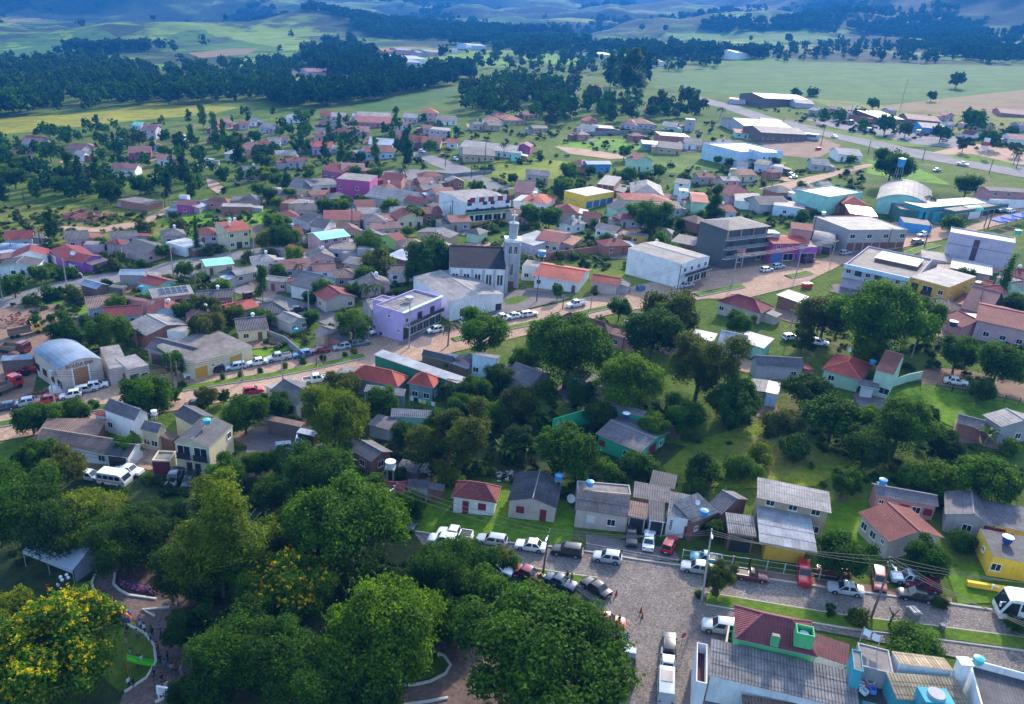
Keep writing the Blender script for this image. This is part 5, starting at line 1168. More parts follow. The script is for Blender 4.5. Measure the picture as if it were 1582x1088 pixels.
def place_tree(x, y, W, H, code, col, desc=None, flowers=False, lab=None):
    NT[0] += 1; rnd = random.Random(NT[0]*13+1); z = gz(x, y); px, py, s = proj((x, y, z)); shape = SHAPE[code]
    wpx = W*s; lod = 3 if wpx > 110 else 2 if wpx > 48 else 1 if s > 3.3 else 0
    nv = {3: 3, 2: 4, 1: 4, 0: 3}[lod]; var = rnd.randrange(nv); rz = rnd.uniform(0, 6.28)
    nm = NAMES[code] if not flowers else 'flowering_tree'
    mat = LM[col]
    if lod == 0 and not flowers:
        me, _ = proto(shape, 0, var); root = link(nm, me, None, (x, y, z), rz, (W, W, H)); recolor(root, FAR[col])
    else:
        lod = max(lod, 1); root = bpy.data.objects.new(nm, None); C.objects.link(root); root.location = (x, y, z); root.rotation_euler = (0, 0, rz); root.scale = (W, W, H); root.empty_display_size = .2
        if flowers:
            key = ('fl', lod, flowers)
            if key not in TP: TP[key] = crown('dome', 7+lod*3, {3: 24000, 2: 9000, 1: 2500}[lod], {3: .028, 2: .043, 1: .075}[lod], .78, {3: 520, 2: 300, 1: 200}[lod] if flowers == 1 else 330, .42 if flowers == 1 else .62)
            cr, fl = TP[key]; tk = proto(shape, lod, var)[1]
            link('blossom', fl, root)
        else: cr, tk = proto(shape, lod, var)
        recolor(link('crown', cr, root), mat); link('trunk', tk, root)
    cat = {'s': 'shrub'}.get(code, 'tree')
    if lab: tag(root, cat, label=lab)
    else:
        size = 'small' if W < 4.5 else 'large' if W > 9.5 else ''
        form = {'b': 'round', 'd': 'domed', 'o': 'open crowned', 't': 'tall', 'c': 'columnar', 's': 'low'}[code]
        noun = {'t': 'eucalyptus', 'c': 'cypress', 's': 'shrub'}.get(code, 'tree')
        d_ = desc or ' '.join(q for q in (size, form, ADJ[col], noun) if q)
        tag(root, cat, desc=d_, pos=(px, py-H*s*.45))
    TREES.append((x, y, W)); return root
def T(cx, cy, wpx, code='b', col='b', hr=None, **kw):
    """a tree from the picture position of its crown centre and its crown width"""
    hr = hr or dict(b=.86, d=.80, o=1.0, t=1.7, c=3.2, s=.75)[code]
    fy = dict(b=.56, d=.56, o=.58, t=.56, c=.5, s=.45)[code]
    py = cy+wpx*.3
    for _ in range(12):
        p = at(cx, py); s = proj(p)[2]; W = wpx/s; top = proj(p+Vector((0, 0, W*hr*fy)))
        py += (cy-top[1])*.9
    p = at(cx, py); s = proj(p)[2]; W = wpx/s
    top = proj(p+Vector((0, 0, W*hr*fy))); p = at(cx+(cx-top[0]), py)
    return place_tree(p.x, p.y, W, W*hr, code, col, **kw)
# the park
T(88, 1003, 235, 'd', 'm', flowers=1, lab='big domed tree covered in yellow blossom at the park corner')
for a in ((25,785,150,'b','m'), (128,800,140,'d','l',.68), (335,815,205,'t','l',1.15), (535,812,200,'d','m'), (238,808,115,'b','k',.7), (590,975,215,'d','m',.9), (360,1005,150,'b','b'), (452,1030,150,'b','b'), (690,880,115,'b','m'),
          (735,868,80,'b','b'), (10,945,85,'b','l'), (185,835,125,'b','k'), (395,890,115,'b','m'), (85,815,130,'d','k'), (290,880,110,'b','k'), (540,1060,170,'b','b'), (640,905,90,'b','k'), (300,960,90,'o','k'), (745,910,90,'b','m'), (275,1010+60,60,'s','k'), (500,850,110,'b','b'), (330,1060,110,'b','k'), (420,830,90,'b','l'), (700,960,90,'b','m'), (645,960,80,'b','l'), (790,870,38,'s','m'), (775,860,42,'b','o'), (350,730,65,'b','m'), (60,700,60,'b','m'), (420,760,60,'b','b')):
    T(*a[:5], hr=a[5] if len(a) > 5 else None)
T(455, 900, 150, 'd', 'm', flowers=2, lab='yellow green tree with clusters of orange yellow blossom on top')
T(832, 1010, 298, 'd', 'm', hr=.64, lab='biggest dense domed tree at the park edge beside the cobbled street')
# gardens and streets, by hand
for a in ((165,510,70,'b','m'), (90,512,70,'o','b'), (228,608,85,'b','m'), (48,645,62,'b','b'), (85,642,55,'b','m'), (122,635,52,'b','m'), (378,640,72,'b','m'), (428,625,55,'b','b'), (518,640,112,'b','l',.95), (530,595,58,'b','o'), (498,732,122,'b','b'), (45,560,30,'s','b'),
          (745,512,85,'b','m'), (878,538,150,'d','b'), (958,476,45,'b','b'), (1040,482,92,'b','o'), (1010,515,98,'b','k'), (972,590,125,'d','m'), (1085,558,125,'o','o',.9), (1130,628,86,'d','b',.7), (1055,640,72,'b','b'), (695,672,135,'o','o',.85), (625,668,44,'b','k'), (872,695,108,'b','b'), (932,722,45,'b','m'),
          (990,718,62,'s','b'), (1085,722,70,'s','k'), (1075,752,42,'s','m'), (1250,604,86,'d','k',.7), (1290,645,108,'d','b',.66), (1392,655,125,'d','b'), (1462,692,62,'b','k'), (1436,640,40,'b','k'), (1520,738,105,'d','m'), (1440,738,80,'s','m'), (1305,745,62,'b','b'), (1308,862,95,'b','b'), (1435,862,78,'b','b'), (1487,836,50,'s','b'),
          (1105,817,42,'b','k'), (1112,893,58,'o','o'), (632,778,62,'b','m'), (700,736,48,'s','l'), (1360,490,165,'d','m'), (1275,490,92,'b','o'), (1428,492,85,'b','b'), (1482,545,72,'b','b'), (1545,560,85,'b','b'),  (1242,525,42,'o','o'), (1515,600,52,'b','k'), (1345,542,58,'b','l'), (1145,500,50,'b','m'), (1557,425,34,'c','b',2.0), (1572,470,50,'b','k'),
          (667,395,80,'b','b'), (650,415,60,'b','b'), (690,400,50,'b','k'), (605,318,34,'b','m'), (563,425,40,'b','m'), (545,450,34,'b','b'), (498,445,40,'b','m'), (250,388,30,'b','b'), (303,362,18,'c','b',3.4), (285,415,34,'b','b'), (320,478,46,'o','o'), (318,505,60,'b','o'), (285,480,44,'b','b'), (322,510,58,'s','m'), (360,485,40,'b','o'), (405,492,40,'b','m'), (545,500,58,'b','m'), (480,490,32,'b','b'), (430,475,30,'b','k'), (480,460,28,'b','k'),
          (590,405,70,'s','o'), (570,378,50,'b','m'), (850,335,44,'b','b'), (820,330,40,'b','m'), (865,415,26,'b','b'), (862,450,24,'b','b',1.1), (918,450,16,'s','b'), (1010,335,62,'b','b'), (985,330,40,'b','m'), (1105,318,52,'t','b',1.5), (1020,370,40,'s','m'), (1050,345,24,'s','b'), (870,290,40,'b','b'), (880,265,38,'b','m'), (965,235,28,'b','b'), (1380,255,62,'b','b'), (1395,260,40,'b','k'), (1495,285,44,'b','b'), (1240,335,34,'s','b'), (1258,330,22,'s','b'), (1475,345,40,'s','m'), (880,515,30,'s','m'), (930,500,34,'s','m'), (1140,610,80,'b','b'), (815,555,60,'b','m'), (770,580,50,'b','b'), (730,600,55,'b','b'), (800,620,70,'b','o'), (845,600,45,'s','m'), (755,640,60,'b','m'), (700,610,46,'b','k'), (900,610,50,'b','b'), (930,640,60,'b','k'), (1010,660,60,'b','m'),  (1210,650,60,'s','o'), (1340,690,80,'b','k'), (1180,700,50,'s','l'), (1150,720,60,'s','b'), (1230,690,60,'s','k'),
          (820,770,30,'s','m'), (870,760,28,'s','b'), (950,735,40,'s','b'), (1010,742,34,'s','k'), (1120,770,38,'s','b'), (1195,805,26,'s','b'), (1550,745,60,'b','b'), (1562,690,40,'s','m'), (1450,770,40,'s','b'), (1450,930,30,'s','k'), (1412,990,90,'s','m',.55), (1328,955,42,'s','o',.8), (1284,943,20,'o','b',1.1), (1568,965,38,'b','b'), (1080,918,22,'s','b'), (1390,985,30,'s','b'),
          (195,690,50,'b','m'), (100,720,70,'b','o'), (40,705,46,'b','b'), (140,690,40,'b','b'),   (440,710,60,'b','b'), (395,715,50,'b','m'), (560,760,70,'b','b'), (610,735,40,'b','k'), (470,800,90,'b','b'), (530,700,46,'b','b'), (570,690,40,'s','m'), (350,660,34,'b','b'), (690,560,30,'b','b'), (270,560,46,'b','m',.9), (270,610,24,'o','m'), (320,612,40,'o','o'), (345,612,24,'o','b'), (500,620,30,'b','b'), (455,650,26,'s','k'),
          (20,440,46,'b','b'), (170,460,26,'s','m'), (130,495,30,'s','m'), (180,470,40,'b','m'), (110,410,20,'s','b'), (160,380,24,'s','b'), (210,385,26,'s','m'), (235,378,30,'s','b'), (420,345,44,'b','m'), (440,365,50,'b','b'), (455,395,40,'b','m'), (410,370,40,'b','l'), (430,420,40,'s','b'), (505,320,40,'b','m'), (530,318,32,'b','m'), (560,312,26,'b','b'), (420,300,30,'b','k'), (450,300,26,'b','b'),
          (975,105,76,'t','k',1.05), (945,108,40,'t','k',1.5), (1000,104,40,'t','k',1.4), (960,98,44,'t','k',1.3), (987,95,40,'t','k',1.4), (1480,122,28,'b','k',.9), (1440,148,18,'b','k'), (1230,142,24,'s','k',.6), (1258,142,24,'s','k',.6), (1505,185,44,'b','b'), (1350,160,22,'b','b'), (1370,190,36,'b','k'), (1335,192,28,'s','b'), (1330,175,26,'s','b'), (1400,200,26,'b','o'), (1455,205,30,'b','k'), (1530,215,34,'b','b'), (1560,205,26,'b','k'), (1490,222,24,'o','o'), (1570,230,22,'o','o'), (1275,175,26,'s','b'), (1300,178,26,'s','b')):
    T(*a[:5], hr=a[5] if len(a) > 5 else None)
T(638, 330, 40, 'd', 'm', flowers=1, lab='rounded tree covered in bright yellow blossom in a mid town garden')
for p in ((232,614),(282,600),(345,588),(372,583),(402,577),(440,570),(468,563),(500,558),(532,552),(548,548),(150,632),(40,652)):
    q = at(*p); place_tree(q.x, q.y, 1.5+.6*R.random(), 1.5+.5*R.random(), 's', R.choice('mlb'), desc='clipped median bush')
# ---- scatter: zones in the town and the woods
def inpoly(x, y, ps):
    c = False; j = len(ps)-1
    for i in range(len(ps)):
        xi, yi = ps[i][0], ps[i][1]; xj, yj = ps[j][0], ps[j][1]
        if (yi > y) != (yj > y) and x < (xj-xi)*(y-yi)/(yj-yi)+xi: c = not c
        j = i
    return c
GRID = {}
def blocked(x, y, r):
    for (fx, fy, rad, ux, uy, hw, hd) in FOOT:
        dx, dy = x-fx, y-fy
        if abs(dx) > rad*1.5+r or abs(dy) > rad*1.5+r: continue
        a = dx*ux+dy*uy; b = -dx*uy+dy*ux
        if abs(a) < hw+r and abs(b) < hd+r: return True
    return any(inpoly(x, y, q) for q in RD)
def scatter(poly, n, w0, w1, kinds, sep=.42, hr=None, rr=.35):
    xs = [p[0] for p in poly]; ys = [p[1] for p in poly]; out = []; tries = 0
    while len(out) < n and tries < n*14:
        tries += 1; px = R.uniform(min(xs), max(xs)); py = R.uniform(min(ys), max(ys))
        if not inpoly(px, py, poly): continue
        p = at(px, py); W = R.uniform(w0, w1)
        if blocked(p.x, p.y, W*rr): continue
        if any((p.x-a)**2+(p.y-b)**2 < ((W+c)*sep)**2 for a, b, c in TREES[-700:]): continue
        TREES.append((p.x, p.y, W)); out.append((p.x, p.y, W, R.choice(kinds)))
    return out
IND = []
Z = lambda n, w0, w1, kinds, *poly, **kw: IND.extend(scatter(poly, n, w0, w1, kinds.split(), **kw))
Z(22, 6, 11, 'bb bm tb bo bm', (0,218),(120,205),(330,200),(420,240),(330,285),(220,300),(0,300))
Z(14, 6, 11, 'tb bb bm te', (0,262),(100,262),(230,262),(330,255),(330,318),(200,318),(0,322), sep=.3)
Z(16, 5, 9, 'bb bm bk', (330,210),(560,200),(700,215),(640,262),(500,262),(340,270))
Z(14, 5, 8, 'bb bm sb bl', (330,270),(560,262),(640,292),(560,330),(420,340))
Z(12, 5, 8, 'bb bm bk sm', (560,300),(700,300),(1000,250),(1100,290),(1000,330),(840,345))
Z(16, 4, 7, 'bb bm sb so', (0,380),(240,350),(560,350),(680,370),(560,480),(300,470),(0,470))
Z(8, 4, 7, 'bb bm sb', (880,340),(1090,330),(1080,420),(920,400))
Z(8, 4, 6, 'bb sb bm', (1100,230),(1340,255),(1320,310),(1120,300))
Z(5, 5, 8, 'bb bk bo', (1480,440),(1582,440),(1582,520),(1480,520))
Z(14, 5, 8, 'bb bm bk', (560,600),(760,640),(860,690),(760,740),(560,700))
Z(24, 3.5, 6.5, 'sb sm so sb sl', (0,375),(340,372),(560,360),(690,372),(690,400),(560,480),(300,470),(0,470))
Z(14, 3.5, 6, 'sb sm so', (540,262),(1000,300),(1090,330),(1080,420),(840,340))
Z(16, 7, 11, 'tb tm te', (300,205),(640,200),(640,262),(420,285),(330,275))
Z(12, 6, 9, 'tb tm tb', (0,380),(340,372),(690,372),(560,480),(0,470))
IND.sort(key=lambda t: t[1])
for x, y, W, kc in IND:
    hr = {'t': 1.7, 's': .7}.get(kc[0], .88)
    place_tree(x, y, W, W*hr, kc[0], kc[1])
# palms and banana plants
def frond_mesh(L, drop, wid, n=9):
    m = MB(); pts = []
    for i in range(n+1):
        t = i/n; pts.append(Vector((L*(t-.12*t*t), 0, L*(.32*t-drop*t*t))))
    for i in range(n):
        a, b = pts[i], pts[i+1]; d = (b-a).normalized(); t = (i+.5)/n; w_ = wid*(1-(2*t-.9)**2*.75)
        for s in (-1, 1):
            for k in range(2):
                o = a+(b-a)*(k*.5); e = o+Vector((d.x*w_*.7, s*w_, d.z*w_*.7-w_*.45)); m.face([o, o+(b-a)*.42, e+(b-a)*.1, e])
        m.tube(a, b, .03, .025, 3)
    return m.mesh('frond', [LM['m']])
FR = [frond_mesh(2.6, .62, .42), frond_mesh(2.4, .95, .40)]
BL = None
def palm(px, py, h, label_desc, size=1.0, col='m', n=16):
    p = at(px, py); root = bpy.data.objects.new('palm_tree', None); C.objects.link(root); root.location = (p.x, p.y, gz(p.x, p.y)); root.empty_display_size = .3
    m = MB(); a = Vector((0, 0, -.3)); rnd = random.Random(int(px)); k = rnd.uniform(-.3, .3)
    for i in range(5):
        b = Vector((k*((i+1)/5)**2, 0, h*(i+1)/5)); m.tube(a, b, .24-.02*i, .22-.02*i, 7); a = b
    link('trunk', m.mesh('trunk', [palebark]), root)
    for i in range(n):
        o = link('frond', FR[i % 2], root, (k, 0, h)); o.rotation_euler = (0, rnd.uniform(-.5, .35), i*2.399); o.scale = (size,)*3; recolor(o, LM[col])
    q = proj(p); tag(root, 'palm', desc=label_desc, pos=(q[0], q[1]-h*q[2]*.8))
palm(692, 535, 5.2, 'palm with drooping fronds', 1.25, 'o'); palm(74, 428, 3.6, 'slim garden palm'); palm(96, 432, 3.4, 'slim garden palm', .9); palm(302, 450, 4, 'bright green palm', 1.1, 'l', 12)
palm(462, 445, 6.5, 'tall palm with a bent trunk', 1.0, 'o', 12); palm(212, 535, 3.5, 'grey green palm', 1.0, 'e'); palm(570, 478, 6, 'bright palm', 1.1); palm(585, 470, 5, 'bright palm', 1.0); palm(622, 276, 4, 'spreading palm', 1.4, 'b')
palm(778, 248, 8, 'tall palm', 1.2, 'e'); palm(1434, 330, 6, 'dark palm', 1.4, 'k'); palm(1112, 185, 7, 'roadside palm', 1.7, 'k'); palm(1565, 255, 6, 'roadside palm', 1.4, 'o'); palm(1165, 480, 3, 'banana like palm', .8, 'l', 9)
def banana(px, py):
    global BL
    if BL is None:
        m = MB(); n = 6
        for i in range(n):
            t0, t1 = i/n, (i+1)/n; f = lambda t: Vector((1.9*t, 0, 1.3*t-1.35*t*t)); w = lambda t: .34*math.sin(math.pi*min(.98, .1+t*.88))
            for s in (-1, 1): m.face([f(t0), f(t1), f(t1)+Vector((0, s*w(t1), w(t1)*.3)), f(t0)+Vector((0, s*w(t0), w(t0)*.3))])
        BL = m.mesh('leaf', [LM['m']])
    p = at(px, py); root = bpy.data.objects.new('banana_plant', None); C.objects.link(root); root.location = (p.x, p.y, gz(p.x, p.y)); root.empty_display_size = .3
    m = MB(); m.tube((0, 0, -.2), (0, 0, 2.2), .16, .1, 7); link('stem', m.mesh('stem', [plain('banana_stem', (.16, .20, .06))]), root); rnd = random.Random(int(px*7+py))
    for i in range(9):
        o = link('leaf', BL, root, (0, 0, 1.9+.05*i)); o.rotation_euler = (0, rnd.uniform(-.75, .1), i*2.399); o.scale = (1.25,)*3; recolor(o, LM[rnd.choice('mml')])
    q = proj(p); tag(root, 'banana plant', desc='banana plant with broad leaves', pos=(q[0], q[1]-25), group='banana plants in the shaded gardens')
for p in ((775,712),(790,716),(800,705),(812,712),(785,700),(830,660),(905,640),(1520,690)): banana(*p)
# ---- masses nobody could count: woods far off, undergrowth between gardens
def mass(name, pts, matkeys, nq, leaf, seed=0):
    if not pts: return
    rng = np.random.default_rng(seed); base = []
    for v in range(6):
        sh = ('broad', 'loose', 'tall')[v % 3] if 'wood' in name else 'bush'
        asp = 1.0; V, F_, P, d = crown_arrays(sh, 900+v+seed, nq, leaf, asp, 0)
        lb = lobes(sh, np.random.default_rng(900+v+seed)); ex = []
        for L in lb[::2 if nq > 60 else 5]:                # solid twig masses as octahedra
            c, r = L[:3], L[3]*(1.0 if nq > 60 else 1.5); o6 = [c+np.array(k)*r for k in ((1,0,0),(0,1,0),(-1,0,0),(0,-1,0))]; t, b_ = c+np.array((0,0,r)), c-np.array((0,0,r))
            ex += [o6[0], o6[1], t, t, o6[1], o6[2], t, t, o6[2], o6[3], t, t, o6[3], o6[0], t, t, o6[1], o6[0], b_, b_, o6[3], o6[2], b_, b_]
        base.append(np.concatenate([np.array(V).reshape(-1, 4, 3), np.array(ex).reshape(-1, 4, 3)]))
    VV = []; MI = []
    for x, y, W, H in pts:
        b = base[rng.integers(6)]; a = rng.uniform(0, 6.28); c, s = math.cos(a), math.sin(a); z = gz(x, y)
        v = b*np.array([W, W, H]); v = np.stack([v[..., 0]*c-v[..., 1]*s+x, v[..., 0]*s+v[..., 1]*c+y, v[..., 2]+z], -1); VV.append(v.reshape(-1, 3)); MI += [rng.integers(len(matkeys))]*len(b)
    V = np.concatenate(VV); n = len(V)//4
    me = bpy.data.meshes.new(name); me.vertices.add(len(V)); me.vertices.foreach_set('co', V.ravel()); me.loops.add(n*4); me.loops.foreach_set('vertex_index', np.arange(n*4)); me.polygons.add(n)
    me.polygons.foreach_set('loop_start', np.arange(n)*4); me.polygons.foreach_set('material_index', MI)
    for k in matkeys: me.materials.append((FAR if 'wood' in name else LM)[k])
    me.update(); me.validate(); o = stuff(link(name, me)); return o
def wood(n, h0, h1, *poly, ratio=.75):
    out = []; xs = [p[0] for p in poly]; ys = [p[1] for p in poly]; t = 0
    while len(out) < n and t < n*20:
        t += 1; px, py = R.uniform(min(xs), max(xs)), R.uniform(min(ys), max(ys))
        if not inpoly(px, py, poly): continue
        p = at(px, py); h = R.uniform(h0, h1)
        if blocked(p.x, p.y, 2): continue
        out.append((p.x, p.y, h*R.uniform(.75, 1.15)/ratio*.75, h))
    return out
def label(o, cat, text):
    if o: o['label'] = text; o['category'] = cat
label(mass('woodland', wood(400, 10, 17, (-30,118),(60,108),(150,100),(215,112),(270,112),(330,125),(410,140),(440,160),(330,158),(290,166),(230,162),(160,168),(90,176),(-30,184)) + wood(90, 10, 16, (-30,100),(60,96),(140,92),(200,100),(150,112),(-30,118)), 'kbe', 170, .17, 1), 'wood', 'dark dense wood above the yellow field')
label(mass('woodland', wood(220, 12, 18, (420,150),(500,142),(560,134),(640,122),(705,108),(742,112),(735,124),(690,134),(640,144),(560,160),(470,168),(420,166)), 'kek', 170, .17, 2), 'wood', 'long dark shelter belt crossing the green field')
label(mass('woodland', wood(170, 13, 22, (468,84),(500,74),(545,70),(566,84),(600,100),(640,108),(600,124),(540,128),(490,112),(470,100)), 'ke', 160, .18, 3), 'wood', 'dark grove on the rise beside the farm warehouse')
label(mass('woodland', wood(140, 9, 16, (705,148),(760,130),(840,122),(900,130),(930,160),(1000,160),(1080,165),(1100,185),(1010,195),(900,192),(840,196),(760,184),(712,172)), 'oomb', 190, .16, 4), 'wood', 'mixed olive wood in front of the eucalyptus grove')
label(mass('woodland', wood(150, 5, 10, (-30,216),(100,204),(220,196),(340,182),(400,176),(520,182),(640,190),(720,200),(700,222),(560,230),(470,255),(340,300),(200,312),(-30,318)), 'bkbme', 190, .16, 5), 'wood', 'dense trees among the far left houses')
label(mass('woodland', wood(150, 8, 14, (280,105),(420,96),(480,90),(480,112),(440,130),(300,135)) + wood(150, 8, 14, (720,84),(860,72),(930,84),(1100,98),(1130,106),(1010,112),(930,118),(800,118),(740,108)) , 'kbe', 110, .2, 6), 'wood', 'scattered woods beyond the town')
label(mass('woodland', wood(380, 9, 15, (1120,84),(1240,70),(1400,62),(1640,55),(1640,100),(1420,98),(1300,92),(1180,98)), 'kbe', 90, .22, 7), 'wood', 'dark wooded strip below the mountain at right')
def farwood():
    out = []
    rng = np.random.default_rng(5)
    while len(out) < 6500:
        a = rng.uniform(-.64, .64); r = math.sqrt(rng.uniform(1050**2, 4300**2)) if rng.random() < .6 else rng.uniform(1050, 2200); x, y = r*math.sin(a), r*math.cos(a)
        q = float(fbm(x/210, y/210, 77, 4))+.10*float(vnoise(x/60, y/60, 5))
        px, py, s = proj((x, y, gz(x, y)))
        if 1010 < px < 1640 and 92 < py < 150: continue
        if q < .61 and rng.random() > .002: continue
        h = rng.uniform(8, 17)*(1+r/9000); out.append((x, y, h*rng.uniform(.8, 1.5), h))
    return out
label(mass('woodland', farwood(), 'kke', 34, .36, 8), 'wood', 'hazy woods across the far valley and hills')
def bushes(n, w0, w1, *poly):
    out = []; xs = [p[0] for p in poly]; ys = [p[1] for p in poly]; t = 0
    while len(out) < n and t < n*20:
        t += 1; px, py = R.uniform(min(xs), max(xs)), R.uniform(min(ys), max(ys))
        if not inpoly(px, py, poly): continue
        p = at(px, py); w_ = R.uniform(w0, w1)
        if blocked(p.x, p.y, w_*.3): continue
        out.append((p.x, p.y, w_, w_*R.uniform(.45, .9)))
    return out
label(mass('undergrowth', bushes(170, 1.5, 3.6, (560,650),(760,600),(930,620),(1110,640),(1180,650),(1020,700),(960,745),(860,770),(700,735),(600,720)) + bushes(12, 1.0, 2.0, (1010,700),(1190,650),(1330,706),(1260,765),(1040,760))
     + bushes(50, 1.2, 2.6, (1180,610),(1280,680),(1480,690),(1582,700),(1582,760),(1330,760),(1230,700)) + bushes(80, 1.5, 3.4, (1200,520),(1420,470),(1582,480),(1582,590),(1430,580),(1300,560)), 'bkmo', 300, .10, 9), 'undergrowth', 'tangled undergrowth between the gardens')
label(mass('undergrowth', bushes(820, 1.8, 5.0, (-20,330),(240,330),(560,290),(860,250),(1090,260),(1330,260),(1330,310),(1080,420),(900,420),(560,470),(300,460),(-20,470)) + bushes(110, 1.2, 3, (0,470),(250,470),(560,470),(560,540),(300,560),(120,560)) + bushes(110, 1.5, 3, (-20,320),(200,325),(240,360),(-20,385)), 'bkmol', 130, .14, 10), 'undergrowth', 'shrubby garden growth between the town houses')
label(mass('undergrowth', bushes(260, 2, 5, (560,190),(900,200),(1100,190),(1130,230),(900,240),(640,290),(420,290),(330,300)) + bushes(120, 2, 5, (1150,160),(1560,190),(1582,240),(1260,200)), 'bkmo', 90, .17, 11), 'undergrowth', 'bushes among the far houses')
label(mass('undergrowth', bushes(260, 1.5, 3.6, (0,690),(330,730),(560,770),(640,850),(900,900),(920,960),(700,980),(560,1060),(420,1080),(320,1000),(300,930),(180,850),(0,880)), 'bkk', 300, .10, 12), 'undergrowth', 'dark shrubs under the park trees')
# ------------------------------------------------------------------ vehicles
CARC = dict(white=(.78,.79,.80), silver=(.42,.46,.50), grey=(.16,.17,.19), black=(.015,.016,.02), red=(.55,.02,.025), darkred=(.20,.012,.02), maroon=(.16,.03,.04), blue=(.05,.17,.34), darkblue=(.03,.05,.10), lightblue=(.38,.52,.62), teal=(.10,.34,.42), rust=(.40,.10,.08), green=(.10,.40,.36), yellow=(.75,.5,.05))
def paint(c):
    k = ('car', c)
    if k in MATS: return MATS[k]
    m, n, b = _new('paint_'+c); b.inputs['Base Color'].default_value = (*CARC[c], 1); b.inputs['Roughness'].default_value = .32; b.inputs['Coat Weight'].default_value = .5; b.inputs['Coat Roughness'].default_value = .08
    dn = ramp(n, noise(n, 2.2, opos(n), 5, .7), (.35, .82), (.65, 1.0)); n.links.new(mixc(n, 1, CARC[c], dn, 'MULTIPLY'), b.inputs['Base Color'])
    MATS[k] = m; return m
tyrem = plain('tyre', (.014, .014, .015), .9); rimm = plain('rim', (.45, .46, .48), .35, .6); blackp = plain('black_plastic', (.02, .02, .022), .6); headm = plain('lamp_clear', (.75, .78, .8), .12); tailm = plain('lamp_red', (.45, .012, .012), .2); platem = plain('number_plate', (.55, .57, .58), .5)
